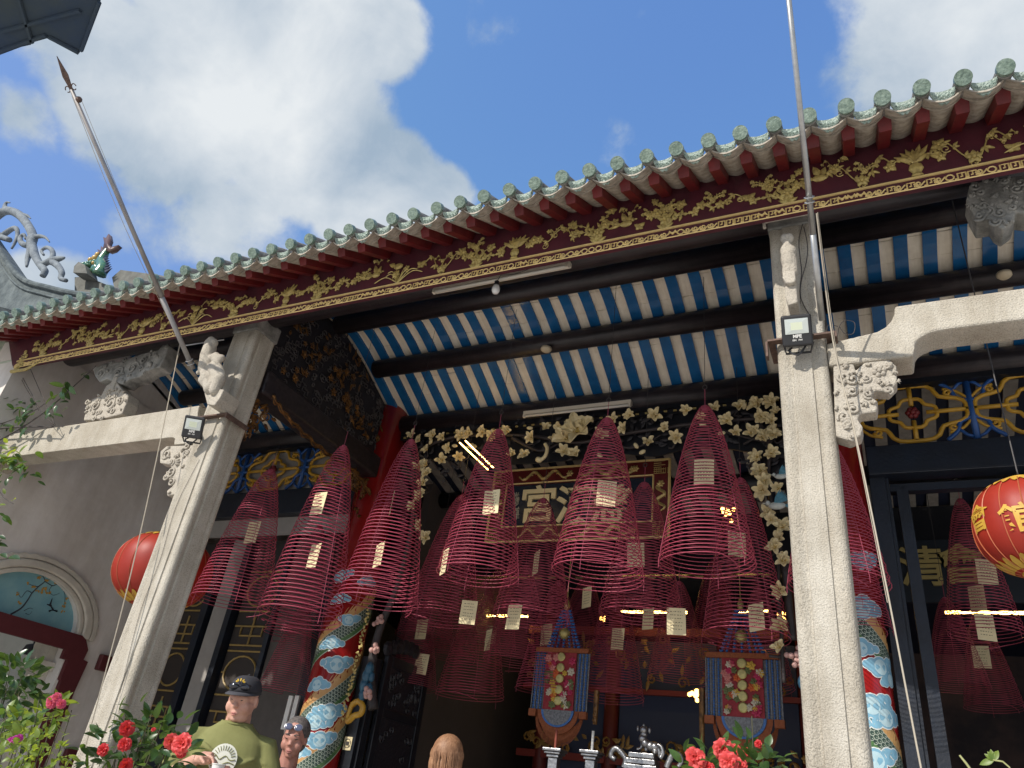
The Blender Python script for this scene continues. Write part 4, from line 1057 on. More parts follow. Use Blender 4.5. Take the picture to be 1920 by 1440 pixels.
# carved doors folded inwards beside each pillar
def carved_door(x0, y0, y1, z1, tilt_, label, mirror=1):
    th = .05; o = thing('carved_door', (x0, y0, FL), label, 'door', 'black carved door leaves folded into the hall')
    m = MB(); m.box((x0 - th / 2, y0, FL), (x0 + th / 2, y0 + .09, z1)); m.box((x0 - th / 2, y1 - .09, FL), (x0 + th / 2, y1, z1)); m.box((x0 - th / 2, y0 + .091, z1 - .1), (x0 + th / 2, y1 - .091, z1))
    m.box((x0 - th / 2, y0 + .091, z1 - .55), (x0 + th / 2, y1 - .091, z1 - .47)); m.box((x0 - th / 2, y0 + .091, FL), (x0 + th / 2, y1 - .091, FL + .3)); bevel(m.build('door_frame', blackwood, o), .008)
    m = MB(); m.box((x0 - .01, y0 + .091, FL + .3), (x0 + .01, y1 - .091, z1 - .1)); m.build('door_panel', mat('black_carving', (.014, .013, .018), .45, bump=.8, bscale=28), o)
    m = MB(); rr = random.Random(8)
    for i in range(70):
        y = rr.uniform(y0 + .13, y1 - .13); z = rr.choice((rr.uniform(z1 - .45, z1 - .14), rr.uniform(FL + .4, z1 - .6)))
        m.tube(spiral((x0 + mirror * .014, y, z), .045, .01, rr.random() * 6, 1.2, (0, 1, 0), (0, 0, 1), 9), .008, 4)
    m.build('door_carving', mat('black_carving', (.014, .013, .018)), o, kind='stuff')
    m = MB()
    for i in range(9): t = i / 8; m.ball((x0, y0 + (y1 - y0) * t, z1 + .05 + .09 * math.sin(PI * t)), .075, 7, 5, (.5, 1, 1))
    m.build('door_crest', mat('black_carving', (.014, .013, .018)), o)
carved_door(-4.40, 6.32, 7.12, 1.26 + H, 0, 'black carved door leaf folded in beside the left dragon pillar')
carved_door(-.44, 6.32, 7.12, 1.26 + H, 0, 'black carved door leaf folded in beside the right granite column', -1)
for b_ in (((-4.56, 6.16, FL), (-4.45, 6.30, 1.2 + H)), ((-4.449, 6.2, FL), (-4.42, 6.3, 1.2 + H)), ((-.42, 6.2, FL), (-.38, 6.3, 1.4 + H))):
    m = MB(); m.box(*b_); m.build('door_post', blackwood, temple)
# small cream notice on the door post (round prohibition sign)
c = at(652, 1394, y=6.155); m = MB(); m.cbox(c, (.085, .006, .11)); sg = tag(m.build('small_notice', paper), 'small cream notice with a ringed mark on the dark door post', 'sign')
m = MB(); c = c + Vector((0, -.005, 0)); m.tube([c + Vector((.032 * math.cos(a), 0, .036 * math.sin(a))) for a in [2 * PI * i / 20 for i in range(20)]], .003, 4, closed=True); m.cbox(c, (.034, .003, .030)); m.tube([c + Vector((-.024, -.002, .026)), c + Vector((.024, -.002, -.026))], .0025, 4); m.build('ringed_mark', ink, sg)

# ---- altar front deep in the hall: red posts, gilded lintel and brackets
altar = thing('altar_shrine', (-2.5, 9.6, FL), 'dim red and gilded shrine front deep in the dark hall behind the coils', 'shrine')
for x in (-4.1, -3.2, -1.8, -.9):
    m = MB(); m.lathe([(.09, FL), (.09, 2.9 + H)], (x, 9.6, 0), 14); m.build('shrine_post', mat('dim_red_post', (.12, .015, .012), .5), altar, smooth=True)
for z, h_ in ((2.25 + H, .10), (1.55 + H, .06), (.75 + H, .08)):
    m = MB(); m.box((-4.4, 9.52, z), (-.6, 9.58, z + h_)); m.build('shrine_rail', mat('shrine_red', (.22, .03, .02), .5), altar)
m = MB(); rr = random.Random(31)
for i in range(150):
    x = rr.uniform(-4.35, -.65); z = rr.choice((rr.uniform(1.65, 2.2), rr.uniform(.86, 1.0))) + H
    if rr.random() < .5: m.tube(spiral((x, 9.5, z), rr.uniform(.04, .09), .02, rr.random() * 6, 1.3, (1, 0, 0), (0, 0, 1), 9), .012, 4)
    else: leaf(m, (x, 9.5, z), rr.random() * 6.3, rr.uniform(.08, .16), .05)
m.build('shrine_carving', mat('shrine_gilt', (.42, .26, .08), .4, metal=.4, var=.4), altar, kind='stuff')
for x0_, x1_ in ((-4.0, -3.3), (-3.1, -1.9), (-1.7, -1.0)):
    m = MB(); m.box((x0_, 9.62, FL), (x1_, 9.66, 2.2 + H)); m.build('shrine_panel', mat('shrine_blue', (.03, .045, .10), .6), altar)
# ================================================================== hanging and fixed things
import numpy as np
def proj(p):
    c = ROT.transposed() @ (Vector(p) - Vector((0, 0, H))); return 960 + c.x / -c.z * F, 720 - c.y / -c.z * F
def pix_width(c, r):
    us = [proj(c + Vector((r * math.cos(a / 8), r * math.sin(a / 8), 0)))[0] for a in range(51)]; return max(us) - min(us)
# ---- incense coils
CRAD, CH = .33, 1.28
def coil_profile(s): return CRAD * ((.04 + .96 * s ** .62))
def coil_mesh(seed, turns=49):
    rr = random.Random(seed); n = turns * 30; P = []; tails = rr.uniform(0, 6.28)
    for i in range(n + 1):
        t = i / n; s_ = t ** 1.12; a = tails + 2 * PI * turns * t
        w = 1 + .012 * math.sin(a * .37 + seed) + .010 * math.sin(a * 2 + 1)
        r = coil_profile(s_) * w; z = -CH * s_ + .006 * math.sin(a + seed) * s_
        P.append((r * math.cos(a), r * math.sin(a), z))
    for k in range(1, 9): a = tails + .1 * k; P.append((coil_profile(1) * (1 - .03 * k) * math.cos(a), coil_profile(1) * (1 - .03 * k) * math.sin(a), -CH - .006 * k))
    m = MB(); m.tube(P, .0036, 4); me = m.mesh('spiral', incense, smooth=True)
    m = MB()
    for k in range(3):
        a = tails + .6 + 2 * PI * k / 3; Q = [(coil_profile(s_ / 14) * 1.01 * math.cos(a), coil_profile(s_ / 14) * 1.01 * math.sin(a), -CH * s_ / 14) for s_ in range(15)]
        Q.append((Q[-1][0], Q[-1][1], -CH - .05)); m.tube(Q, .0016, 4)
    m.lathe([(.018, .0), (.030, -.02), (.02, -.05)], n=8)
    return me, m.mesh('thread', mat('pink_thread', (.42, .08, .13), .8))
coil_v = [coil_mesh(s_) for s_ in (1, 4, 9)]
m = MB(); m.add([(-.07, 0, -.1), (.07, 0, -.1), (.07, 0, .1), (-.07, 0, .1), (-.07, .002, -.1), (.07, .002, -.1), (.07, .002, .1), (-.07, .002, .1)], [(0, 1, 2, 3), (7, 6, 5, 4), (0, 4, 5, 1), (1, 5, 6, 2), (2, 6, 7, 3), (3, 7, 4, 0)]); m.mi = 1
rr = random.Random(2)
for i, z in enumerate((.070, .045, .020, -.010, -.035, -.06)):
    x = -.045
    while x < .045: w = rr.uniform(.004, .014); m.box((x, -.0012, z), (x + w, -.0004, z + .004)); x += w + rr.uniform(.003, .012)
tag_me = m.mesh('paper_tag', [paper, ink])
ring_m = MB(); ring_m.tube([(.018 * math.cos(a), 0, .018 + .018 * math.sin(a)) for a in [2 * PI * i / 12 for i in range(12)]], .003, 4, closed=True); ring_me = ring_m.mesh('ring', wirem)
COILS = [  # bottom centre px, bottom width px, apex px, depth, tags, label
 (431, 1132, 147, (512, 880), 4.90, [(473, 998)], 'small incense coil cone just right of the left granite column'),
 (560, 1162, 160, (625, 838), 4.80, [(597, 944), (588, 1042)], 'tall incense coil cone with its tip below the dark tie beam'),
 (707, 1133, 150, (758, 826), 5.05, [(734, 945), (710, 1040)], 'incense coil cone hanging in front of the left red pillar'),
 (895, 1082, 155, (930, 806), 5.05, [(921, 941), (833, 1053)], 'incense coil cone just left of the gold characters, tag near its middle'),
 (1120, 1083, 176, (1132, 785), 4.95, [(1137, 925)], 'incense coil cone hanging right in front of the plaque characters'),
 (1325, 1063, 186, (1315, 762), 5.05, [(1320, 884)], 'incense coil cone with the highest tip and a square tag, right of the plaque'),
 (1573, 1103, 198, (1560, 815), 5.35, [], 'incense coil cone half hidden behind the right granite column'),
 (1850, 1195, 150, (1805, 935), 6.9, [(1850, 1072), (1832, 1122), (1848, 1176)], 'incense coil cone in the right bay, left of the red lantern'),
 (827, 1163, 135, (862, 930), 5.85, [(878, 1148)], 'incense coil cone low behind the one left of the plaque'),
 (995, 1163, 146, (1018, 935), 5.85, [(1005, 1055), (963, 1157)], 'incense coil cone whose tip covers the left gold character'),
 (1200, 1158, 160, (1205, 905), 5.85, [(1192, 1040), (1268, 1165)], 'incense coil cone with its tip over the right end of the plaque'),
 (1399, 1200, 167, (1385, 897), 5.95, [(1382, 1020), (1418, 1157)], 'incense coil cone above the right-hand embroidered canopy'),
 (545, 1195, 105, (590, 985), 6.0, [], 'dim incense coil cone behind the tall one in the left bay'),
 (880, 1308, 128, (905, 1090), 7.1, [(1024, 1190)], 'dim incense coil low in the dark hall, over the blonde woman'),
 (965, 1245, 122, (985, 1060), 6.9, [(915, 1200)], 'dim incense coil left of the left embroidered canopy'),
 (1030, 1300, 130, (1050, 1090), 7.0, [(1100, 1120)], 'dim incense coil in front of the left embroidered canopy'),
 (1145, 1312, 126, (1150, 1095), 7.2, [(1158, 1198)], 'dim incense coil low in the hall above the lion-topped burner'),
 (1272, 1276, 118, (1270, 1090), 7.2, [(1215, 1160)], 'dim incense coil low between the two embroidered canopies'),
 (1430, 1290, 120, (1420, 1100), 7.3, [], 'dim incense coil between the right embroidered canopy and the granite column'),
 (795, 1200, 110, (825, 1010), 6.9, [(790, 1180)], 'dim incense coil beside the top of the black carved door'),
 (1610, 1185, 130, (1600, 960), 6.0, [], 'dim incense coil low beside the right dragon pillar'),
 (1865, 1330, 120, (1850, 1150), 8.4, [(1840, 1232)], 'darkest incense coil low at the back of the right bay'),
 (530, 1300, 95, (560, 1130), 6.05, [], 'dark incense coil low in front of the grey boards of the left bay'),
 (920, 1215, 95, (935, 1060), 7.9, [(920, 1190)], 'small dim incense coil deep in the hall left of centre'),
 (765, 1290, 105, (800, 1130), 7.0, [(790, 1245)], 'dim incense coil low in front of the black carved door'),
 (845, 1235, 100, (870, 1070), 7.6, [], 'dim incense coil behind the ones left of the left canopy'),
 (1090, 1225, 105, (1095, 1080), 7.8, [], 'small dim incense coil deep behind the left embroidered canopy'),
 (1215, 1245, 100, (1215, 1100), 7.9, [], 'small dim incense coil deep in the hall between the canopies'),
 (1385, 1330, 118, (1375, 1180), 7.5, [], 'dim incense coil low behind the larger embroidered canopy'),
 (1800, 1290, 120, (1790, 1120), 7.6, [], 'dim incense coil low beside the door jamb of the right bay'),
 (1340, 1215, 100, (1335, 1050), 8.0, [], 'small dim incense coil deep in the hall right of centre'),
]
for i, (u, v, w, ap, y, tags, lab) in enumerate(COILS):
    c = at(u, v, y=y); s_ = w / pix_width(c, CRAD); za = at(ap[0], ap[1], y=y).z; hgt = za - c.z
    xa = at(ap[0], ap[1], y=y).x
    top = Vector(((c.x + xa) / 2 * .3 + c.x * .7, y, za)); top.x = c.x
    o = thing('incense_coil', top, lab, 'incense coil', 'conical incense coils hanging from the beams')
    sp, th = coil_v[i % 3]; M = T(top) @ RZ(i * 1.7) @ S(s_, s_, hgt / CH)
    piece('spiral', sp, o, M); piece('thread', th, o, M)
    zc_ = ceil_z(min(y, 6.3)) - .03 if y < 6.3 else za + 1.0
    m = MB(); m.tube([top, top + Vector((0, 0, .15))], .0022, 4); m.build('thread', MATS['pink_thread'], o)
    piece('ring', ring_me, o, T(top + Vector((0, 0, .15))))
    m = MB(); m.tube([top + Vector((0, 0, .19)), Vector((top.x, top.y, max(zc_, za + .25)))], .0022, 4); m.build('hanging_wire', wirem, o)
    for (tu, tv) in tags:
        p = at(tu, tv, y=y - .12 * R.random() - .08)
        piece('paper_tag', tag_me, o, T(p) @ RZ(R.uniform(-.9, .5) if i not in (5,) else .1) @ RY(R.uniform(-.05, .05)) @ S(1.0, 1, 1.0))

# ---- plaque with raised gilt characters
YQ = 6.62
a_ = at(900, 1018, y=YQ); b_ = at(1254, 1009, y=YQ); c_ = at(1261, 861, y=YQ)
x0, x1, z0, z1 = a_.x + .07, b_.x + .0, b_.z + .01, c_.z
plq = thing('name_plaque', ((x0 + x1) / 2, YQ, z0), 'black signboard with gilded Chinese characters in a carved red and gold frame', 'signboard')
m = MB(); m.box((x0 + .10, YQ + .03, z0 + .10), (x1 - .10, YQ + .06, z1 - .10)); m.build('board', mat('plaque_black', (.012, .018, .036), .22, col2=(.03, .04, .055), vscale=7, bump=.3), plq)
fw = .165; m = MB()
for A, B in (((x0, z0), (x1, z0 + fw)), ((x0, z1 - fw), (x1, z1)), ((x0, z0 + fw + .001), (x0 + fw, z1 - fw - .001)), ((x1 - fw, z0 + fw + .001), (x1, z1 - fw - .001))):
    m.box((A[0], YQ - .01, A[1]), (B[0], YQ + .029, B[1]))
fr = m.build('frame', mat('frame_red', (.14, .010, .011), .5, var=.4, vscale=20), plq)
m = MB()
for r_ in (.0, fw - .004):
    e_ = [(x0 + r_, YQ - .012, z0 + r_), (x1 - r_, YQ - .012, z0 + r_), (x1 - r_, YQ - .012, z1 - r_), (x0 + r_, YQ - .012, z1 - r_)]
    for q in range(4): m.tube([e_[q], e_[(q + 1) % 4]], .009 if r_ else .014, 5)
m.build('frame_bead', [goldbright], fr)
m = MB(); rr = random.Random(4)
def dragon_relief(p, q, n=5):
    p, q = Vector(p), Vector(q); d = q - p; L_ = d.length; d.normalize(); s = Vector((d.z, 0, -d.x))
    P = [p + d * L_ * k / 40 + s * .042 * math.sin(k / 40 * n * PI) for k in range(41)]
    m.tube(P, [.007 + .012 * math.sin(PI * k / 40) for k in range(41)], 5)
    for k in range(3, 40, 3): leaf(m, P[k], rr.random() * 6.3, .035, .016)
    rosette(m, q, .04, 6, 0)
for sx in (x0 + .3, x0 + 1.0, x1 - .95):
    for zz in (z0 + fw / 2, z1 - fw / 2): dragon_relief((sx, YQ - .018, zz), (sx + .58, YQ - .018, zz))
for xx in (x0 + fw / 2, x1 - fw / 2): dragon_relief((xx, YQ - .018, z0 + .26), (xx, YQ - .018, z1 - .26), 4)
for xx in (x0 + fw / 2, x1 - fw / 2):
    for zz in (z0 + fw / 2, z1 - fw / 2):
        for k in range(-3, 4): m.tube([(xx - .075, YQ - .016, zz + k * .022), (xx + (k % 2) * .04, YQ - .016, zz + k * .022)], .004, 4); m.tube([(xx + k * .022, YQ - .016, zz - .07), (xx + k * .022, YQ - .016, zz - .01)], .004, 4)
m.build('frame_carving', mat('plaque_gilt', (.60, .44, .17), .38, metal=.4, var=.4, vscale=30), fr, kind='stuff')
for ch, u in (('宮', 1008), ('漢', 1078), ('慈', 1146)):
    me = text_mesh(ch, .43, .014, .008); me.materials.clear(); me.materials.append(mat('character_gilt', (.88, .74, .42), .4, metal=.1, var=.12))
    c = at(u, 950, y=YQ); piece('gilded_character', me, plq, T(Vector((c.x, YQ + .012, c.z))) @ RX(PI / 2))
me = text_mesh('天運光緒年', .075, .003, .001); 
me2 = MB()
for k, ch in enumerate('光緒乙酉年'):
    mm = text_mesh(ch, .075, .003, .001); mm.materials.clear(); mm.materials.append(mat('faint_gilt', (.42, .38, .28), .5)); p = at(966, 928 + k * 10, y=YQ)
    piece('small_character', mm, plq, T(Vector((p.x, YQ + .026, p.z))) @ RX(PI / 2))
# board with the character in the right bay
YS = 8.14
qn = at(1730, 1068, y=YS); sb = thing('inner_signboard', (qn.x + .5, YS, 2.62 + H), 'dark hanging board in the right bay beginning with a gilt Chinese character', 'signboard')
m = MB(); m.box((qn.x - .35, YS, qn.z - .32), (XR, YS + .04, qn.z + .30)); m.build('board', mat('board_blue_black', (.012, .018, .028), .45), sb)
for ch, u in (('清', 1730), ('會', 1803)):
    me = text_mesh(ch, .42, .01, .006); me.materials.clear(); me.materials.append(mat('ochre_character', (.42, .33, .12), .5)); p = at(u, 1068 if u < 1750 else 1063, y=YS)
    piece('gilded_character', me, sb, T(Vector((p.x, YS - .012, p.z))) @ RX(PI / 2))

# ---- magnolia screen under the inner beam
YM = 6.0
petal = mat('ivory_petal', (.80, .69, .42), .45, col2=(.66, .53, .27), vscale=30); branchm = mat('dark_branch', (.045, .035, .035), .6, var=.4); petal_y = mat('yellow_heart', (.42, .30, .08), .5)
def petal_add(m, base, d, L_, w, curl, nrm):
    d = Vector(d).normalized(); s = d.cross(nrm).normalized(); nrm = Vector(nrm)
    rows_ = 4; vs = []
    for i in range(rows_ + 1):
        t = i / rows_; ww = w * math.sin(PI * (.12 + .80 * t)) * .5; c = Vector(base) + d * L_ * t + nrm * (curl * math.sin(t * PI * .7))
        vs += [c - s * ww + nrm * ww * .5, c + nrm * 0, c + s * ww + nrm * ww * .5]
    b = [p - nrm * .004 for p in vs]; n = len(vs); fs = []
    for i in range(rows_):
        for j in range(2): q = i * 3 + j; fs += [(q, q + 1, q + 4, q + 3), (n + q + 3, n + q + 4, n + q + 1, n + q)]
    for i in range(rows_): fs += [(i * 3, i * 3 + 3, n + i * 3 + 3, n + i * 3), (i * 3 + 2, n + i * 3 + 2, n + i * 3 + 5, i * 3 + 5)]
    fs.append((rows_ * 3, rows_ * 3 + 1, rows_ * 3 + 2, n + rows_ * 3 + 2, n + rows_ * 3 + 1, n + rows_ * 3)); m.add(vs + b, fs)
def magnolia(seed, n=7):
    rr = random.Random(seed); m = MB()
    for k in range(n):
        a = 2 * PI * k / n + rr.uniform(-.25, .25); up_ = rr.uniform(.1, .7)
        petal_add(m, (0, 0, 0), (math.cos(a), -up_, math.sin(a) + .25), rr.uniform(.056, .080), rr.uniform(.038, .050), .018, Vector((0, -1, 0)))
    for k in range(3): a = 2.1 * k + rr.random(); petal_add(m, (0, -.01, 0), (math.cos(a) * .5, -.9, math.sin(a) * .5 + .2), .045, .03, .01, Vector((-math.sin(a), -.2, math.cos(a))).normalized())
    m.mi = 1; m.ball((0, -.016, 0), .012, 6, 4); return m.mesh('magnolia_flower', [petal, petal_y], smooth=False)
mags = [magnolia(s_, n_) for s_, n_ in ((1, 6), (2, 5), (3, 5), (5, 7))]
m = MB(); m.ball((0, -.01, 0), .022, 8, 6, (.8, .8, 1.4)); bud_me = m.mesh('magnolia_bud', petal, smooth=True)
A7 = lambda x, y: (750 + x / 2.56, 700 + y / 2.56)
B2 = lambda x, y: (1400 + x / 3.69, 700 + y / 3.69)
fl = [A7(*p) for p in ((95, 325), (205, 310), (130, 368), (235, 357), (300, 300), (335, 290), (350, 365), (400, 285), (130, 440), (200, 418), (115, 530), (100, 585), (285, 405), (515, 280), (540, 390), (600, 397), (635, 310), (700, 265), (775, 265), (740, 318), (790, 378), (845, 392), (1025, 225), (1105, 205), (1080, 265), (1195, 335), (1225, 205), (1270, 265), (1325, 310), (1375, 180), (1510, 170), (1570, 230), (1630, 165), (1610, 285), (1710, 150), (1735, 215), (1780, 140), (1810, 190), (1690, 288), (1740, 312), (1790, 292), (1780, 385), (1715, 405), (1730, 470), (1750, 520), (60, 300), (160, 300), (450, 300), (960, 300), (1450, 215), (90, 455), (130, 480), (60, 640))]
fl += [B2(*p) for p in ((75, 215), (170, 185), (100, 300), (170, 330), (60, 400), (130, 430), (190, 430), (60, 580), (170, 560), (100, 680), (140, 740), (110, 810), (220, 800), (150, 970), (170, 1015), (250, 1065), (220, 1150), (195, 1205), (250, 1300), (230, 1500), (240, 1760), (235, 1900))]
fl += [(800, 1010), (790, 985), (786, 935)]
scr = thing('magnolia_screen', (-2.5, YM, 2.9 + H), 'carved screen of ivory magnolias on dark branches below the inner beam', 'carving')
for i, (u, v) in enumerate(fl):
    p = at(u, v, y=YM - R.uniform(.02, .07)); s_ = R.uniform(.85, 1.2)
    piece('magnolia_flower', mags[i % 4], scr, T(p) @ RY(R.uniform(-3, 3)) @ RX(R.uniform(-.5, .3)) @ S(s_))
p = at(1086, 812, y=YM - .08); piece('magnolia_flower', mags[3], scr, T(p) @ RX(-.3) @ S(2.6))
p = at(1064, 823, y=YM - .06); piece('magnolia_flower', mags[1], scr, T(p) @ S(1.9))
for u, v in (A7(265, 350), A7(920, 225), A7(625, 265), A7(1655, 160), A7(1545, 290), A7(1455, 250), A7(150, 330), A7(960, 395), A7(1135, 350), A7(1165, 380)):
    piece('magnolia_bud', bud_me, scr, T(at(u, v, y=YM - .04)) @ RY(R.uniform(-2, 2)) @ S(1.1))
m = MB()
def brn(pts, r0, r1): 
    Q = bez([at(u, v, y=YM + R.uniform(-.02, .02)) for u, v in pts], 6); n = len(Q); m.tube(Q, [r0 + (r1 - r0) * i / n for i in range(n)], 6)
brn([(772, 905), (785, 850), (830, 825), (900, 815), (1000, 818), (1080, 830), (1160, 815), (1260, 800), (1340, 790), (1420, 785)], .022, .016)
brn([(700, 1330), (695, 1260), (712, 1180), (745, 1100), (770, 1000), (780, 905)], .05, .022)
brn([(960, 820), (1010, 845), (1050, 830)], .02, .008); brn([(1100, 812), (1180, 840), (1240, 815)], .016, .008); brn([(1300, 790), (1380, 815), (1440, 830)], .016, .01)
brn([(1420, 785), (1442, 830), (1440, 900), (1450, 960), (1462, 1010), (1460, 1100), (1466, 1200), (1470, 1280)], .02, .014)
brn([(1470, 1040), (1478, 1120), (1486, 1200)], .03, .03)
for i, (u, v) in enumerate(fl[::2]): brn([(u, v), (u + R.uniform(-14, 14), v + R.uniform(6, 18)), (u + R.uniform(-24, 24), v + R.uniform(8, 26))], .007, .012)
m.build('magnolia_branch', branchm, scr, smooth=True)
m = MB(); zq = zP3 - .165
m.box((XPL + .24, YM - .0, zq - .05), (XPR - .24, YM + .03, zq - .01)); bd = m.build('screen_rail', blackwood, scr)
Pb_ = [at(u, v, y=YM + .05) for u, v in ((770, 838), (800, 860), (860, 852), (930, 872), (1010, 868), (1080, 862), (1160, 850), (1230, 856), (1300, 838), (1370, 842), (1420, 850), (1440, 900), (1470, 905))]
m = MB(); m.prism([(p.x, p.z) for p in Pb_] + [(XPR - .2, zq), (XPL + .2, zq)], (0, YM + .05, 0), (1, 0, 0), (0, 0, 1), (0, .015, 0)); m.build('pierced_ground', blackwood, scr)
m = MB(); x = XPL + .3
while x < XPR - .3: m.cbox((x, YM - .005, zq - .03), (.03, .012, .014)); x += .09
m.build('gold_studs', gold, bd, kind='stuff')
# dark openwork leaves behind the blossom
m = MB(); rr = random.Random(6)
for i in range(260):
    t = rr.random(); u = 775 + t * 690; v = 770 + rr.random() * (60 if 0.12 < t < .9 else 110) + (1 - t) * 22
    p = at(u, v, y=YM + .02); leaf(m, p, rr.random() * 6.3, rr.uniform(.05, .09), .035)
m.build('screen_leaves', mat('dark_leaf_carving', (.030, .028, .032), .6), scr, kind='stuff')
# peonies, blue rock, yellow base on the left foot of the screen
m = MB()
for (u, v) in ((703, 1215), (690, 1302), (712, 1160), (1492, 1230)):
    m = MB(); c = at(u, v, y=YM - .07)
    for k in range(9): m.ball(c + Vector((rr.gauss(0, .022), rr.gauss(0, .012), rr.gauss(0, .028))), rr.uniform(.018, .028), 6, 4)
    m.build('peony', mat('pink_peony', (.56, .33, .29), .55, var=.25, vscale=40), scr, smooth=True)
m = MB()
for (u, v, r_) in ((693, 1255, .06), (688, 1268, .065), (683, 1285, .06), (692, 1292, .05), (680, 1303, .05), (697, 1270, .04), (1505, 1280, .05)): m.ball(at(u, v, y=YM - .05), r_, 8, 6, (.7, .7, 1.1))
m.build('blue_rock', mat('blue_rock', (.035, .13, .20), .35, col2=(.02, .06, .11), vscale=18, bump=.8, bscale=25), scr, smooth=True, kind='stuff')
m = MB()
m.tube(pxp([(660, 1322), (672, 1315), (680, 1325), (676, 1338), (664, 1342), (656, 1350), (650, 1352)], YM - .05), .028, 8); m.tube(pxp([(660, 1322), (655, 1335), (652, 1350)], YM - .05), .022, 8)
m.build('yellow_base', mat('yellow_ceramic', (.58, .33, .03), .35, col2=(.40, .20, .02), vscale=20), scr, smooth=True)
# gilded strip edging the left pillar
m = MB()
for k in range(70):
    t = k / 69; u = 692 + (642 - 692) * t; v = 1145 + (1345 - 1145) * t; leaf(m, at(u + R.uniform(-1.5, 1.5), v, y=YM - .09), R.random() * 6.3, .03, .02)
m.build('gilt_edging', gold, scr, kind='stuff')
# birds among the magnolias
def bird(u, v, s_, flip, label):
    o = thing('carved_bird', at(u, v, y=YM - .1), label, 'carved bird'); c = at(u, v, y=YM - .1); f = -1 if flip else 1
    m = MB(); m.ball(c, .045 * s_, 10, 7, (1.9, .8, .9)); m.ball(c + Vector((f * .085 * s_, 0, .03 * s_)), .026 * s_, 8, 6); leaf(m, c + Vector((f * .105 * s_, 0, .03 * s_)), 0 if f > 0 else PI, .035 * s_, .012 * s_)
    m.build('body', mat('pale_bird', (.56, .60, .56), .5, var=.15), o, smooth=True)
    m = MB()
    for k in range(7): leaf(m, c + Vector((f * .02 * s_, -.03 * s_, .02 * s_)), (PI if f > 0 else 0) - f * (.2 + .16 * k), .15 * s_, .03 * s_)
    for k in range(3): leaf(m, c + Vector((-f * .06 * s_, 0, 0)), (PI if f > 0 else 0) + f * .1 * k, .12 * s_, .03 * s_)
    m.build('wing', mat('blue_wing', (.10, .30, .40), .45, var=.4, vscale=40), o)
bird(1457, 948, .8, True, 'carved bird with blue wings among the magnolias beside the right column, the lower one')
bird(1464, 893, .6, True, 'smaller carved bird above the blue-winged one beside the right column')
m = MB(); Q = pxp([(1006, 861), (1014, 862), (1022, 855), (1026, 842), (1022, 832)], YM - .07); m.tube(Q, [.022, .026, .03, .03, .03, .028, .024] + [.018] * (len(Q) - 7), 7)
Q = pxp([(1006, 818), (976, 825), (973, 812), (980, 808)], YM - .05)
tag(m.build('carved_crane', mat('ivory_petal', (.66, .58, .38)), smooth=True), 'curved ivory crane carved among the magnolia branches', 'carved bird')

# ---- red lanterns
lred = mat('lantern_silk', (.46, .045, .025), .5, col2=(.36, .030, .018), vscale=3); 
_t = lred.node_tree; _b = _t.nodes['Principled BSDF']; _tl = _t.nodes.new('ShaderNodeBsdfTranslucent'); _tl.inputs[0].default_value = (.65, .05, .02, 1); _ms = _t.nodes.new('ShaderNodeMixShader'); _ms.inputs[0].default_value = .3
_t.links.new(_b.outputs[0], _ms.inputs[1]); _t.links.new(_tl.outputs[0], _ms.inputs[2]); _t.links.new(_ms.outputs[0], _t.nodes['Material Output'].inputs[0])
lyel = mat('lantern_yellow', (.62, .37, .05), .55, var=.25, vscale=15)
def lantern(u, v, wpx, hr, y, label, texts, ztop):
    c = at(u, v, y=y); r_ = CRAD * wpx / pix_width(c, CRAD); hz = r_ * hr
    o = thing('red_lantern', c, label, 'lantern', 'red silk lanterns')
    def surf(a, b, off=0):   # a around, b height -1..1
        rr_ = (1 - abs(b) ** 2.3) ** .5 if abs(b) < 1 else 0
        rr_ = max(rr_, .30); nr = 16
        w_ = 1 + .010 * (abs(math.cos(a * nr / 2)) - .5)
        return c + Vector(((r_ * rr_ * w_ + off) * math.sin(a), -(r_ * rr_ * w_ + off) * math.cos(a), hz * b + off * b))
    m = MB(); nA, nB = 96, 22; vs = [surf(2 * PI * i / nA, -0.96 + 1.92 * j / nB) for j in range(nB + 1) for i in range(nA)]
    m.add(vs, [(j * nA + i, j * nA + (i + 1) % nA, (j + 1) * nA + (i + 1) % nA, (j + 1) * nA + i) for j in range(nB) for i in range(nA)])
    m.build('silk_body', lred, o, smooth=True)
    m = MB()
    for k in range(16):
        a = 2 * PI * (k + .5) / 16; m.tube([surf(a, -0.95 + 1.9 * j / 18, .003) for j in range(19)], .003, 4)
    m.build('rib', mat('lantern_rib', (.45, .12, .05), .5), o)
    m = MB(); m.lathe([(r_ * .31, -hz * .985), (r_ * .33, -hz * .93), (r_ * .33, -hz * .90)], c, 24); m.lathe([(r_ * .33, hz * .90), (r_ * .33, hz * .95), (r_ * .28, hz * 1.02)], c, 24); m.build('rim', lyel, o)
    m = MB(); m.tube([c + Vector((0, 0, hz)), Vector((c.x, c.y, ztop))], .004, 5); m.build('hanging_wire', wirem, o)
    for ch, a0, b0, size in texts:
        me = text_mesh(ch, size * r_, 0, .012 * r_)
        for vv in me.vertices:
            vv.co = surf(a0 + vv.co.x / r_ / .95, max(-.93, min(.93, b0 + vv.co.y / hz)), .006) - c
        me.materials.clear(); me.materials.append(lyel); piece('lantern_character', me, o, T(c))
    # petal band top and bottom
    for sg, bb in ((1, .80), (-1, -.82)):
        m = MB()
        for k in range(24):
            a = 2 * PI * k / 24; P = [surf(a + da, bb + sg * db, .005) for da, db in ((-.11, .10), (.11, .10), (.12, .0), (.05, -.07), (0, -.09), (-.05, -.07), (-.12, .0))]
            m.add(P, [tuple(range(7)) if sg > 0 else tuple(range(7))[::-1]])
        m.build('petal_band', lyel, o, kind='stuff')
    return o
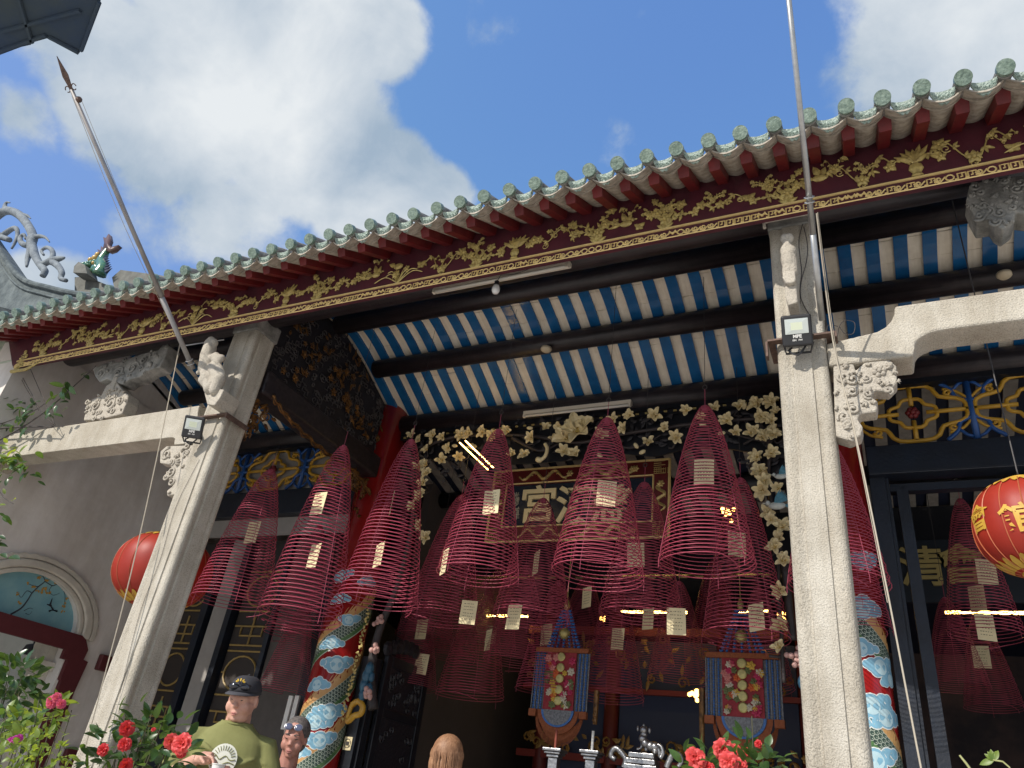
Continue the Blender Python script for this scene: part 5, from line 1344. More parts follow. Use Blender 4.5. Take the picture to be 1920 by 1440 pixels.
lantern(306, 1071, 182, .80, 4.75, 'red silk lantern half hidden behind the left granite column', [('會', -2.4, -.1, .5), ('館', 2.6, .1, .5)], 3.9 + H)
lantern(1932, 988, 224, 1.0, 4.35, 'red silk lantern with yellow characters, cut by the right edge of the photo', [('會', -1.15, .02, .58), ('館', -.35, -.18, .58), ('會', .5, .0, .58), ('廣', 1.3, .0, .58), ('肇', 2.1, .0, .58)], 3.9 + H)

# ---- lamps and small fittings
def floodlight(u, v, w, label, yaw=0):
    c = at(u, v, y=CY - .13); e_ = at(u + w, v, y=CY - .13); W_ = (e_ - c).length; hgt = W_ * 1.12
    o = thing('floodlight', c, label, 'floodlight', 'black floodlights clamped to the granite columns'); M = T(c) @ RZ(yaw) @ RX(.42)
    def B(m, a, b): m.box(a, b, M=M)
    m = MB(); B(m, (-W_ / 2, -.018, -hgt / 2), (W_ / 2, .012, hgt / 2)); bevel(m.build('housing', blackplastic, o), .012, 3)
    m = MB()
    for k in range(7): B(m, (-W_ * .36 + k * W_ * .11, .013, -hgt * .35), (-W_ * .36 + k * W_ * .11 + .006, .04, hgt * .35))
    m.build('cooling_fin', blackplastic, o)
    z0_, z1_ = -hgt * .12, hgt * .36; wi = W_ * .38
    m = MB(); m.mi = 0
    P = [Vector(p) for p in ((-wi, -.0185, z0_), (wi, -.0185, z0_), (wi, -.0185, z1_), (-wi, -.0185, z1_), (-wi * .5, -.0215, z0_ + hgt * .12), (wi * .5, -.0215, z0_ + hgt * .12), (wi * .5, -.0215, z1_ - hgt * .12), (-wi * .5, -.0215, z1_ - hgt * .12))]
    P = [M @ (p + Vector((0, -.002, 0))) for p in P]; m.add(P, [(0, 1, 5, 4), (1, 2, 6, 5), (2, 3, 7, 6), (3, 0, 4, 7)]); m.mi = 1; m.add(P[4:], [(0, 1, 2, 3)])
    m.build('reflector', [mat('reflector_silver', (.62, .66, .62), .25, metal=.4), mat('led_panel', (.62, .66, .50), .5)], o)
    me = text_mesh('MPE', W_ * .16, .0005, .001); me.materials.clear(); me.materials.append(whitep); piece('lettering', me, o, M @ T(0, -.0195, -hgt * .20) @ RX(PI / 2))
    me = text_mesh('ISN   PW', W_ * .085, .0005, .0004); me.materials.clear(); me.materials.append(whitep); piece('lettering', me, o, M @ T(0, -.0195, -hgt * .32) @ RX(PI / 2))
    m = MB(); m.tube([M @ Vector(p) for p in ((-W_ * .45, .0, -hgt * .45), (-W_ * .40, .03, -hgt * .68), (W_ * .40, .03, -hgt * .68), (W_ * .5, .0, -hgt * .40))], .007, 5); m.tube(bez([M @ Vector(p) for p in ((W_ * .3, .03, -hgt * .4), (0, .0, -hgt * .75), (-W_ * .3, .01, -hgt * .62), (-W_ * .2, .03, -hgt * .5))], 6), .006, 5)
    m.tube([M @ Vector((0, .03, -hgt * .1)), M @ Vector((0, .125, -hgt * .1))], .012, 6)
    m.build('bracket', blackplastic, o)
floodlight(1494, 620, 58, 'black floodlight with a pale lens on the right granite column', .08)
floodlight(363, 801, 26, 'smaller-looking black floodlight clamped to the left granite column', .55)
# unlit tube lamps under the beams
def tubelamp(a, b, y, label):
    A = at(*a, y=y); B = at(*b, y=y); z = (A.z + B.z) / 2
    o = thing('tube_lamp', ((A.x + B.x) / 2, y, z), label, 'tube lamp', 'cream fluorescent battens under the beams')
    m = MB(); m.box((A.x, y - .03, z + .012), (B.x, y + .03, z + .05)); m.box((A.x, y - .035, z - .02), (A.x + .02, y - .005, z + .011)); m.box((B.x - .02, y - .035, z - .02), (B.x, y - .005, z + .011)); m.build('batten', mat('batten_cream', (.62, .56, .46), .5), o)
    m = MB(); m.tube([(A.x + .021, y - .02, z - .006), (B.x - .021, y - .02, z - .006)], .013, 8); m.build('glass_tube', mat('glass_tube', (.70, .66, .58), .3), o, smooth=True)
tubelamp((815, 547), (1068, 503), 3.84, 'cream tube lamp below the gilded eave board')
tubelamp((983, 780), (1184, 762), 5.93, 'thin cream tube lamp under the inner beam above the magnolias')
c = at(930, 541, y=3.80); o = thing('light_bulb', c, 'white bulb hanging in front of the cream tube lamp', 'light bulb')
m = MB(); m.lathe([(.002, -.045), (.022, -.040), (.030, -.02), (.030, .0), (.024, .02), (.018, .03)], c, 14); m.build('bulb', mat('bulb_white', (.75, .75, .73), .25), o, smooth=True)
m = MB(); m.lathe([(.017, .031), (.018, .065), (.008, .07)], c, 10); m.tube([c + Vector((0, 0, .07)), c + Vector((.02, .0, .12))], .003, 4); m.tube(bez([c + Vector((.02, 0, .12)), c + Vector((.18, 0, .11)), c + Vector((.4, 0, .18))], 6), .003, 4); m.build('holder', blackplastic, o)
for (u, v, y, lab) in ((1024, 656, 5.30, 'round cream smoke detector under the middle beam of the central bay'), (1883, 517, 5.30, 'round cream smoke detector under the beam of the right bay')):
    c = at(u, v, y=y); m = MB(); m.lathe([(.030, -.02), (.045, -.008), (.052, .0), (.052, .02)], c, 18); o = m.build('smoke_detector', mat('detector_cream', (.55, .46, .32), .5), smooth=True); tag(o, lab, 'smoke detector')
# lit lamps deep in the hall
lit = mat('lit_tube', (.9, .7, .3), .5, emit=((1.0, .62, .16), 11.0)); lit2 = mat('lit_glow', (.9, .6, .2), .5, emit=((1.0, .55, .12), 5.0))
for a, b, y, lab in (((886, 1154), (990, 1154), 9.2, 'lit warm tube lamp in the hall left of centre'), ((1165, 1147), (1288, 1147), 9.0, 'lit warm tube lamp in the hall right of centre'), ((1385, 1146), (1440, 1148), 9.0, 'short lit warm tube lamp behind the coils near the right column'), ((1772, 1148), (1935, 1146), 8.6, 'lit warm tube lamp at the back of the right bay')):
    A = at(*a, y=y); B = at(*b, y=y); m = MB(); m.tube([A, Vector((B.x, y, A.z))], .016, 8); tag(m.build('lit_tube_lamp', lit), lab, 'tube lamp', 'lit tube lamps in the hall')
for du in (0, 12):
    A = at(862 + du * .9, 830 - du * .3, z=3.05 + H); B = at(914 + du * .9, 890 - du * .6, x=A.x); m = MB(); m.tube([A, Vector((A.x, B.y, A.z))], .006, 6); tag(m.build('lit_tube_lamp', lit), 'left of two slanting lit tubes beside the coil left of the plaque' if du == 0 else 'right of two slanting lit tubes crossing the coil left of the plaque', 'tube lamp', 'slanting lit tubes')
for (u, v, y, s_, lab) in ((1363, 964, 6.5, .05, 'round warm glowing lamp behind the coil with the highest tip'), (1128, 1163, 8.5, .035, 'warm glowing lamp above the left embroidered canopy'), (1468, 1155, 8.5, .035, 'warm glowing lamp beside the right granite column'), (1302, 1303, 8.0, .06, 'amber glowing lamp left of the right embroidered canopy')):
    m = MB()
    for k in range(9): m.ball(at(u, v, y=y) + Vector((R.gauss(0, s_ * .6), R.gauss(0, .02), R.gauss(0, s_ * .6))), s_ * .38, 6, 4)
    tag(m.build('glowing_lamp', lit2, smooth=True), lab, 'lamp')

# ---- flagpoles
def flagpole(P0, P1, r0, r1, label, spear, collar_t):
    P0, P1 = Vector(P0), Vector(P1); d = (P1 - P0).normalized(); L_ = (P1 - P0).length
    o = thing('flagpole', P0, label, 'flagpole', 'slanting flagpoles fixed to the granite columns')
    m = MB(); m.tube([P0, P0 + d * L_ * .28], r0 * 1.05, 12); m.tube([P0 + d * L_ * .28, P1], [r0, r1], 12); m.build('pole', metalgrey if not spear else mat('painted_pole', (.34, .32, .31), .5, metal=.3, var=.25), o, smooth=True)
    if spear:
        s = d.cross(Vector((0, 1, 0))).normalized(); n = d.cross(s)
        m = MB(); pts = [(-.012, 0), (-.030, .10), (0, .24), (.030, .10), (.012, 0)]
        m.prism(pts, P1 - n * .003, s, d, n * .006); m.build('spear_tip', rust, o)
        for sx in (-1, 1):
            m = MB(); m.tube(spiral(P1 + s * sx * .035 + d * .01, .024, .020, 0, .85, s * sx, d, 14), .004, 5); m.build('scroll_ring', rust, o)
        m = MB(); m.ball(P1 - d * .08 - s * .03, .024, 8, 6); m.build('pulley', rust, o)
    m = MB()
    for t in (collar_t, collar_t + .015):
        c = P0 + d * L_ * t; s = d.orthogonal().normalized(); n = d.cross(s)
        m.tube([c + s * math.cos(a) * r0 * 1.5 + n * math.sin(a) * r0 * 1.5 for a in [2 * PI * i / 12 for i in range(12)]], .004, 5, closed=True)
    m.build('clamp_ring', metalgrey, o); return d
XLc = -4.90
def pole_pt(u, v, x): return at(u, v, x=x)
Lb = at(362, 692, y=3.62); Lt = at(134, 168, x=Lb.x)
d = flagpole(Lb, Lt, .020, .015, 'grey flagpole with a rusty spear tip slanting up left across the clouds', True, .02)
Rb = at(1541, 600, y=3.66); tt = 3.66 - 2.05
Rm = at(1520, 385, y=3.20); Rt = at(1475, -40, y=2.26); 
d2 = (Rt - Rb)
flagpole(Rb, Rt, .016, .0125, 'galvanised flagpole slanting up in front of the eave at the right column', False, .38)
def rope(pts, r_, label, mt=ropem, sag=0):
    m = MB(); m.tube(bez(pts, 8) if len(pts) > 2 else pts, r_, 5); return tag(m.build('rope', mt), label, 'rope')
Ls = Lt + Vector((0, 0, -.05))
rope([at(135, 180, x=Lb.x - .02), at(236, 430, x=Lb.x - .03), at(338, 642, y=3.62)], .0022, 'thin halyard running beside the left flagpole')
rope([at(152, 186, x=Lb.x), at(250, 425, x=Lb.x), at(345, 645, y=3.60)], .0018, 'second thin halyard close against the left flagpole')
rope([at(338, 642, y=3.62), at(300, 830, y=3.62), at(262, 1005, y=3.64), at(222, 1170, y=3.66), at(160, 1400, y=3.68)], .0042, 'pale rope hanging down left of the left granite column')
rope([at(1531, 400, y=3.3), at(1562, 640, y=3.62), at(1605, 820, y=3.62), at(1668, 1130, y=3.6), at(1727, 1440, y=3.6), at(1780, 1700, y=3.6)], .0042, 'white rope running down right of the right granite column')
rope([at(1533, 398, y=3.3), at(1566, 645, y=3.63), at(1603, 820, y=3.63), at(1664, 1130, y=3.62)], .0018, 'thin second line beside the white rope at the right column')
m = MB(); m.tube([at(347, 648, y=3.60), at(386, 642, y=3.72), at(420, 637, y=3.80)], .006, 5); tag(m.build('pole_stay', metalgrey), 'thin rod tying the left flagpole to its column', 'rod')
m = MB(); m.tube([at(1434, 428, y=CY - .02), at(1432, 419, y=CY - .02), at(1440, 415, y=CY - .02), at(1526, 398, y=CY - .02)], .011, 8); tag(m.build('conduit', mat('conduit_cream', (.55, .50, .42), .5), smooth=True), 'cream conduit bent over the top of the right granite column', 'pipe')
def wire(pts, label, r_=.0026, y=CY - .006):
    m = MB(); m.tube(bez([at(u, v, y=y) if len(p) == 2 else None for p in pts for (u, v) in [p]], 5), r_, 4); return tag(m.build('cable', wirem), label, 'cable')
wire([(1505, 420), (1498, 450), (1500, 480), (1503, 510), (1500, 540), (1500, 570)], 'black cable running down the top of the right granite column')
wire([(1507, 425), (1514, 460), (1512, 490), (1502, 530), (1502, 560), (1516, 588)], 'second black cable crossing down to the floodlight', y=CY - .01)
P = [at(1571, 612, y=CY + .005), at(1553, 610, y=CY + .005), at(1551, 630, y=CY + .005), at(1568, 633, y=CY - .0), at(1574, 612, y=CY + .005), at(1584, 601, y=CY + .005), at(1602, 605, y=CY + .005), at(1600, 625, y=CY + .005), at(1584, 625, y=CY + .005), at(1574, 612, y=CY)]
m = MB(); m.tube(bez(P, 6), .0022, 4); tag(m.build('cable', wirem), 'looped black cable lying against the end of the heavy granite tie beam', 'cable')
m = MB(); Q = bez([at(374, 862, y=CY - .006), at(330, 950, y=CY - .006), at(300, 1050, y=CY - .006), at(262, 1150, y=CY - .006), at(225, 1300, y=CY - .006)], 6); m.tube(Q, .0018, 4); tag(m.build('cable', wirem), 'faint cable running down the face of the left granite column', 'cable')
# ---- carved stone figures on brackets
def figure(px, y, label, k=1.0):
    pts, base = px
    P = [(at(u, v, y=y), r_) for u, v, r_ in pts]
    o = thing('stone_figure', P[-1][0], label, 'stone carving', 'weathered stone figures on the columns')
    m = MB()
    for p, r_ in P: m.ball(p, r_, 10, 8, (1, 1.05, 1.1))
    b = m.build('figure_body', carved_granite, o, smooth=True); md = b.modifiers.new('remesh', 'REMESH'); md.mode = 'VOXEL'; md.voxel_size = .008; md.use_smooth_shade = True; ms_ = b.modifiers.new('smooth', 'SMOOTH'); ms_.iterations = 3
    m = MB()
    for poly, d0, d1 in base:
        Q = [at(u, v, y=y) for u, v in poly]; m.prism([(q.x, q.z) for q in Q], (0, y + d0, 0), (1, 0, 0), (0, 0, 1), (0, d1 - d0, 0))
    if m.f: bevel(m.build('corbel', carved_granite, o), .008)
def tb(us, r0, r1=None, k=9):
    """string of overlapping balls between pixels"""
    out_ = []; r1 = r0 if r1 is None else r1
    for a, b in zip(us, us[1:]):
        for q in range(k): t = q / k; out_.append((a[0] + (b[0] - a[0]) * t, a[1] + (b[1] - a[1]) * t, r0 + (r1 - r0) * t))
    return out_
figure((tb([(1472, 448), (1480, 447)], .030) + tb([(1475, 456), (1476, 466)], .026, .034) + tb([(1474, 470), (1484, 472)], .036) + tb([(1476, 476), (1479, 496)], .036, .042) + tb([(1470, 476), (1469, 488), (1478, 492)], .018) + tb([(1486, 478), (1489, 496)], .020) + tb([(1478, 496), (1477, 512)], .034) + tb([(1486, 498), (1488, 512)], .028),
        [([(1470, 517), (1493, 516), (1494, 536), (1486, 541), (1476, 541), (1469, 530)], -.05, .20), ([(1472, 540), (1494, 538), (1497, 570), (1479, 576), (1474, 562)], -.02, .20)]), CY - .16, 'stone figure on a corbel at the top of the right granite column')
figure((tb([(391, 644), (402, 643)], .038) + tb([(396, 640), (394, 652)], .040, .044) + tb([(393, 654), (388, 670), (385, 690)], .058, .062) + tb([(384, 690), (370, 700)], .030, .018) + tb([(384, 692), (388, 715), (394, 730)], .042, .05) + tb([(400, 690), (412, 712), (402, 735)], .050, .045) + tb([(405, 668), (406, 690), (403, 720)], .034, .045) + tb([(400, 672), (418, 672)], .040, .030) + tb([(410, 690), (419, 704)], .032, .024) + tb([(388, 664), (380, 686)], .034, .028) + tb([(378, 712), (386, 722)], .03),
        [([(384, 726), (420, 730), (412, 746), (402, 760), (388, 758), (383, 738)], .0, .2)]), CY - .17, 'stone beast clinging to the upper left granite column beside the flagpole foot')

# ---- embroidered canopies
def canopy(u0, u1, vt, vb, y, label, seed, red=(.36, .02, .025)):
    rr = random.Random(seed)
    A = at(u0, vt, y=y); B = at(u1, vt, y=y); C_ = at((u0 + u1) / 2, vb, y=y); w = B.x - A.x; h_ = A.z - C_.z; cx = (A.x + B.x) / 2; zt = A.z; zb = C_.z
    o = thing('embroidered_canopy', (cx, y, zb), label, 'hanging canopy', 'embroidered canopies hung in the hall')
    core = w * .56
    m = MB(); m.box((cx - core / 2, y, zb), (cx + core / 2, y + .02, zt)); m.build('flower_panel', mat('canopy_red', (.30, .02, .03), .7, var=.3, vscale=30), o)
    m = MB(); m.box((cx - w / 2, y + .03, zb), (cx + w / 2, y + .035, zt)); m.build('grey_ground', mat('canopy_silver', (.22, .22, .23), .5, metal=.3, var=.6, vscale=60), o)
    m = MB(); m2 = MB(); k = 0
    for sg in (-1, 1):
        for q in range(3):
            x = cx + sg * (core / 2 + .03 + q * (w / 2 - core / 2 - .03) / 2.4); xt = x - sg * .10 * w * 0
            n = 22
            for i in range(n): z = zb + (zt - zb) * (i + .5) / n; (m if True else m2).ball((x, y + .012, z), .5 * h_ / n * .8, 5, 4, (1.1, .8, 1.2))
            m2.box((x + sg * .018, y + .012, zb), (x + sg * .026, y + .02, zt))
    m.build('blue_beading', mat('bead_blue', (.03, .14, .42), .3, var=.4, vscale=60), o, kind='stuff'); m2.build('silver_braid', mat('canopy_silver', (.5, .5, .5)), o, kind='stuff')
    for i in range(56):
        x = cx + rr.uniform(-core * .45, core * .45); z = rr.uniform(zb + .03, zt - .03)
        if abs(x - cx) < core * .12: continue
        m = MB(); m.mi = 0; rosette(m, (x, y - .012, z), rr.uniform(.026, .042), 6, rr.random()); 
        colr = rr.choice([('petal_crimson', (.40, .02, .08)), ('petal_orange', (.48, .09, .02)), ('petal_yellow', (.55, .35, .05)), ('petal_pink', (.50, .18, .16)), ('petal_white', (.5, .45, .35)), ('petal_olive', (.12, .14, .05))]); m.build('embroidered_flower', mat(colr[0], colr[1], .6), o)
    for i in range(5):
        z = zt - .04 - i * (zt - zb - .06) / 4.6; m = MB(); m.lathe([(.038, 0), (.040, .004), (.032, .010), (.002, .012)], (cx, y - .01, z), 16, M=Matrix.Rotation(PI / 2, 3, 'X')); m.build('gold_disc', mat('sequin_gold', (.50, .42, .16), .35, metal=.5, var=.3, vscale=30), o)
    # scalloped foot with fringes
    orange = mat('orange_fringe', (.30, .085, .028), .8, var=.35, vscale=50)
    def half(rx, rz, yy, th, mt, nm, inner=None, off=0.0):
        m = MB(); P = [(cx + off + rx * math.cos(PI + PI * i / 18), zb + rz * math.sin(PI + PI * i / 18)) for i in range(19)]
        if inner: P += [(cx + off + inner[0] * math.cos(-PI * i / 18), zb + inner[1] * math.sin(-PI * i / 18)) for i in range(19)]
        m.prism(P, (0, yy, 0), (1, 0, 0), (0, 0, 1), (0, th, 0)); return m.build(nm, mt, o)
    half(w * .26, w * .24, y - .004, .01, mat('canopy_silver', (.5, .5, .5)), 'silver_half_moon'); half(w * .30, w * .27, y - .002, .012, mat('bead_blue', (.03, .14, .42)), 'blue_border', (w * .262, w * .242))
    half(w * .38, w * .38, y + .012, .012, orange, 'orange_fringe', (w * .302, w * .272)); half(w * .41, w * .50, y + .05, .012, orange, 'orange_fringe', (w * .382, w * .30), .02)
    for b_ in (((cx + w * .40, y - .01, zb - .06), (cx + w * .53, y + .04, zb - .001)), ((cx - w * .53, y - .01, zb - .06), (cx - w * .40, y + .04, zb - .001)), ((cx - w * .50, y - .012, zt + .001), (cx + w * .50, y + .04, zt + .04))):
        m = MB(); m.box(*b_); m.build('orange_band', orange, o)
    m = MB()
    for i in range(60):
        a = PI + PI * i / 59; m.tube([(cx + w * .40 * math.cos(a), y + .045, zb + w * .47 * math.sin(a)), (cx + w * .43 * math.cos(a), y + .045, zb + w * .47 * math.sin(a) - .05)], .004, 3)
    m.build('fringe_threads', orange, o, kind='stuff')
    # conical crown of beads
    m = MB()
    for k in range(9):
        a = PI * k / 8; p = Vector((cx + w * .30 * math.cos(a), y + .02, zt + .06)); q = Vector((cx + .03 * math.cos(a), y + .02, zt + .42))
        for i in range(12): m.ball(p.lerp(q, i / 12), .012, 5, 4)
    m.build('crown_beading', mat('bead_blue', (.03, .14, .42)), o, kind='stuff')
    m = MB(); m.ball((cx, y + .02, zt + .18), .055, 10, 6); m.lathe([(.02, zt + .40), (.03, zt + .44), (.01, zt + .5)], (cx, y + .02, 0), 10); m.tube([(cx, y + .02, zt + .5), (cx, y + .02, zt + 1.6)], .004, 4); m.build('crown_boss', MATS['sequin_gold'], o, smooth=True)
canopy(1006, 1104, 1222, 1332, 6.75, 'embroidered canopy with orange fringe left of the lion-topped burner', 3)
canopy(1324, 1460, 1232, 1345, 6.55, 'larger embroidered canopy of red flowers and gold discs above the right camellia', 8)

# ---- pewter altar ware
pew = mat('pewter', (.42, .42, .42), .32, metal=.85, col2=(.25, .25, .26), vscale=18, bump=.3, bscale=50)
YA = 6.6
tb = thing('altar_table', (-1.75, YA + .2, FL), 'dark altar table carrying the pewter burner and candle stands', 'table')
zt_ = 1.60
m = MB(); m.box((-3.0, YA - .25, zt_ - .08), (-.9, YA + .5, zt_)); m.build('table_top', blackwood, tb)
for x in (-2.95, -1.0):
    for y in (YA - .2, YA + .42): m = MB(); m.box((x, y, FL), (x + .07, y + .07, zt_ - .081)); m.build('leg', blackwood, tb)
br = thing('incense_burner', at(1205, 1440, y=YA), 'pewter incense burner with stepped lid and a small lion on top', 'incense burner')
c = at(1206, 1413, y=YA); wpx_ = (at(1246, 1380, y=YA) - at(1166, 1380, y=YA)).length
m = MB(); z0_ = c.z; z = z0_ - .20
steps = [(.44, -.22), (.44, -.18), (.40, -.175), (.40, -.135), (.37, -.13), (.37, -.09), (.33, -.085), (.33, -.045), (.29, -.04), (.29, .0)]
for i in range(0, len(steps), 2): w_, za = steps[i]; zb2 = steps[i + 1][1]; m.box((c.x - wpx_ * w_, YA - wpx_ * w_ * .7, z0_ + za), (c.x + wpx_ * w_, YA + wpx_ * w_ * .7, z0_ + zb2 - .001))
bevel(m.build('stepped_lid', pew, br), .006)
m = MB(); m.lathe([(.12, zt_ + .001), (.24, zt_ + .1), (.26, z0_ - .3), (.22, z0_ - .205)], (c.x, YA, 0), 20); m.build('bowl', pew, br, smooth=True)
m = MB()
def pw(pts, r0, r1=None, y=YA):
    Q = pxp(pts, y); n = len(Q); r1 = r0 if r1 is None else r1; m.tube(Q, [r0 + (r1 - r0) * i / n for i in range(n)], 8)
pw([(1170, 1440), (1174, 1425), (1166, 1412), (1156, 1403), (1148, 1408), (1146, 1418), (1154, 1424)], .028, .02); m.build('dragon_handle', pew, br, smooth=True); m = MB(); pw([(1250, 1440), (1256, 1425), (1262, 1415), (1274, 1416), (1278, 1428), (1272, 1438)], .026, .018)

m.build('dragon_handle', pew, br, smooth=True)
m = MB()
def L(u, v, r_, s3=(1, 1, 1)): m.ball(at(u, v, y=YA), r_, 10, 7, s3)
L(1207, 1369, .034); L(1207, 1377, .024, (1.3, 1, .8)); L(1196, 1366, .014, (.8, .8, 1.6)); L(1218, 1369, .016, (.8, .8, 1.6)); L(1207, 1360, .012)
L(1205, 1385, .034); L(1210, 1394, .038); L(1220, 1399, .036); L(1228, 1401, .036); L(1229, 1408, .03)
pw([(1204, 1390), (1202, 1402), (1194, 1404)], .014, .010); pw([(1210, 1398), (1212, 1408)], .016, .012); pw([(1229, 1402), (1224, 1410)], .018, .012); pw([(1232, 1402), (1236, 1410), (1236, 1420)], .018, .010); pw([(1232, 1396), (1240, 1400), (1243, 1412), (1238, 1422)], .012, .02)
m.build('lid_lion', pew, br, smooth=True)
for (u, lab, v0) in ((1041, 'pewter candle stand under the left embroidered canopy', 1403), (1110, 'pewter candle stand nearest the burner, with a white candle', 1407)):
    c = at(u, v0, y=YA); o = thing('candle_stand', (c.x, YA, zt_), lab, 'candle stand', 'pewter candle stands')
    m = MB(); k = .0
    for w_, za, zb2 in ((.085, -.03, -.005), (.072, -.05, -.031), (.055, -.075, -.051), (.042, -.34, -.076), (.07, -.36, -.341)): m.box((c.x - w_, YA - w_, c.z + za), (c.x + w_, YA + w_, c.z + zb2))
    m.box((c.x - .03, YA - .03, zt_ + .001), (c.x + .03, YA + .03, max(c.z - .361, zt_ + .02))); bevel(m.build('stand', pew, o), .006)
    m = MB(); m.tube([c + Vector((0, 0, -.004)), c + Vector((0, 0, .15))], .012, 8); m.build('candle', whitep if u > 1100 else mat('red_candle', (.22, .05, .03), .6), o)
m = MB(); c = at(1117, 1330, y=YA); m.tube([c + Vector((0, 0, -.12)), c + Vector((0, 0, .15))], [.02, .026], 8)
for k in range(12): m.ball(c + Vector((R.uniform(-.012, .012), -.012, -.11 + k * .022)), .014, 6, 4)
tag(m.build('gilded_candle', dullgold), 'gilded carved candle above the white one in the hall', 'candle')
m = MB(); c = at(1316, 1340, y=YA); m.tube([c + Vector((0, 0, -.22)), c + Vector((0, 0, .2))], [.02, .026], 8)
tag(m.build('gilded_candle', dullgold), 'dark gilded candle left of the larger embroidered canopy', 'candle'); m = MB(); m.tube([at(1316, 1378, y=YA), at(1316, 1440, y=YA)], .014, 8); tag(m.build('candle', whitep), 'white candle below the dark gilded one', 'candle')

# ---- dark cloth corner hanging into the picture at the upper left
flagm = mat('dark_cloth', (.035, .055, .095), .9, spec=.1, col2=(.06, .075, .075), vscale=3.2)
ZF_ = 3.3
P = [at(u, v, z=ZF_) for u, v in ((-140, -260), (290, -260), (188, 0), (178, 30), (150, 98), (146, 103), (88, 72), (60, 80), (58, 84), (40, 88), (0, 103), (-140, 140))]
ob = MB(); ob.prism([(p.x, p.y) for p in P][::-1], (0, 0, ZF_), (1, 0, 0), (0, 1, 0), (0, 0, .008))
for a, b in (((0, 60), (150, 20)), ((30, -20), (60, 80)), ((0, 96), (86, 66)), ((92, 70), (146, 97)), ((186, 4), (152, 95))): ob.tube([at(*a, z=ZF_ - .004), at(*b, z=ZF_ - .004)], .006, 5)
tag(ob.build('dark_pennant', flagm), 'notched corner of a dark blue cloth canopy overhead at the upper left', 'cloth')
# ================================================================== people
def skinmat(nm, c, c2): return mat(nm, c, .5, col2=c2, vscale=10, sub=.08, bump=.08, bscale=120)
skin1 = skinmat('fair_skin', (.62, .36, .27), (.52, .27, .20))
def person(loc, yaw, label, build):
    o = thing('person', (0, 0, 0), label, 'person'); build(o)
    o.location = loc; o.rotation_euler = (0, 0, yaw); return o
def remesh(o, v=.008, sm=4):
    md = o.modifiers.new('remesh', 'REMESH'); md.mode = 'VOXEL'; md.voxel_size = v; md.use_smooth_shade = True
    ms = o.modifiers.new('smooth', 'SMOOTH'); ms.factor = .5; ms.iterations = sm; return o
def head_shape(m, c, Mh, w=1.0, jaw=1.0):
    """skull, jaw, nose, ears; face toward -Y of the head frame"""
    def B(p, r, s3=(1, 1, 1)): m.ball(c + Mh @ Vector(p), r, 16, 12, s3, M=Mh)
    B((0, .012, .035), .098, (.80 * w, 1.0, 1.0)); B((0, -.018, -.035), .072, (.95 * w * jaw, 1.0, .95)); B((0, -.030, -.068), .050, (1.05 * w * jaw, 1.0, .8))
    B((0, -.062, -.092), .024, (1.2, 1, .8)); B((0, -.055, .018), .055, (1.05 * w, .8, .7))
    for s_ in (-1, 1):
        B((s_ * .040 * w, -.052, -.030), .034, (1, .95, 1.15)); B((s_ * .030, -.072, .034), .017, (1.4, .7, .55)); B((s_ * .078 * w, .012, -.004), .028, (.35, .75, 1.15))
        B((s_ * .009, -.094, -.022), .010)
    B((0, -.082, .010), .012, (.8, .9, 1.5)); B((0, -.094, -.012), .0135, (1, 1, 1.1)); B((0, -.101, -.020), .013, (1.1, .9, .9))
    B((0, -.080, -.056), .018, (1.5, .8, .45)); B((0, -.080, -.068), .017, (1.3, .8, .5))
def face_parts(o, c, Mh, hairc, look=0):
    def A(m, pts, r): m.tube([c + Mh @ (Vector(p) + Vector((0, -.0055, 0))) for p in pts], r, 6)
    m = MB()
    for s_ in (-1, 1): A(m, [(s_ * .014, -.088, .034), (s_ * .030, -.090, .041), (s_ * .050, -.076, .036)], [.003, .0042, .002])
    m.build('eyebrows', hairc, o)
    m = MB()
    for s_ in (-1, 1): A(m, [(s_ * .016, -.0835, .014), (s_ * .030, -.0855, .010), (s_ * .045, -.076, .014)], [.002, .0038, .002])
    m.build('lowered_eyes', mat('eye_dark', (.05, .03, .025), .4), o)
    m = MB(); A(m, [(-.022, -.089, -.061), (-.008, -.095, -.059), (.008, -.095, -.059), (.022, -.089, -.061)], [.002, .0045, .0045, .002]); A(m, [(-.016, -.090, -.068), (0, -.094, -.070), (.016, -.090, -.068)], [.002, .005, .002]); m.build('lips', mat('lip_pink', (.50, .21, .18), .45), o)
def hand(m, w, d, n, curl, s=1.0, side=1, spread=.0):
    """palm at wrist w pointing d with palm normal n, four fingers and a thumb"""
    d = Vector(d).normalized(); n = Vector(n); n = (n - n.dot(d) * d).normalized(); t = d.cross(n) * side
    m.tube([w, w + d * .03 * s, w + d * .085 * s], [.026 * s, .034 * s, .030 * s], 8)
    for i, (off, L_) in enumerate(((-.030, .072), (-.010, .082), (.010, .077), (.030, .060))):
        b = w + d * .078 * s + t * off * s; P = [b - d * .02 * s, b]; dd = d.copy(); seg = L_ * s / 3
        for k in range(3):
            a = curl * (.55 + .45 * k); dd = (dd * math.cos(a) + n * math.sin(a)).normalized(); nn = (n - n.dot(dd) * dd).normalized(); P.append(P[-1] + dd * seg)
            n_ = nn
        m.tube(P, [.0105 * s, .0100 * s, .0095 * s, .009 * s, .0075 * s], 7)
    b = w + d * .03 * s - t * .030 * s; q = b + (d * .5 - t * .55 + n * .5) * .045 * s; r_ = q + (d * .7 - t * .0 + n * .6).normalized() * .034 * s
    m.tube([b - d * .0 * s, b, q, r_], [.013 * s, .0135 * s, .012 * s, .0085 * s], 7)
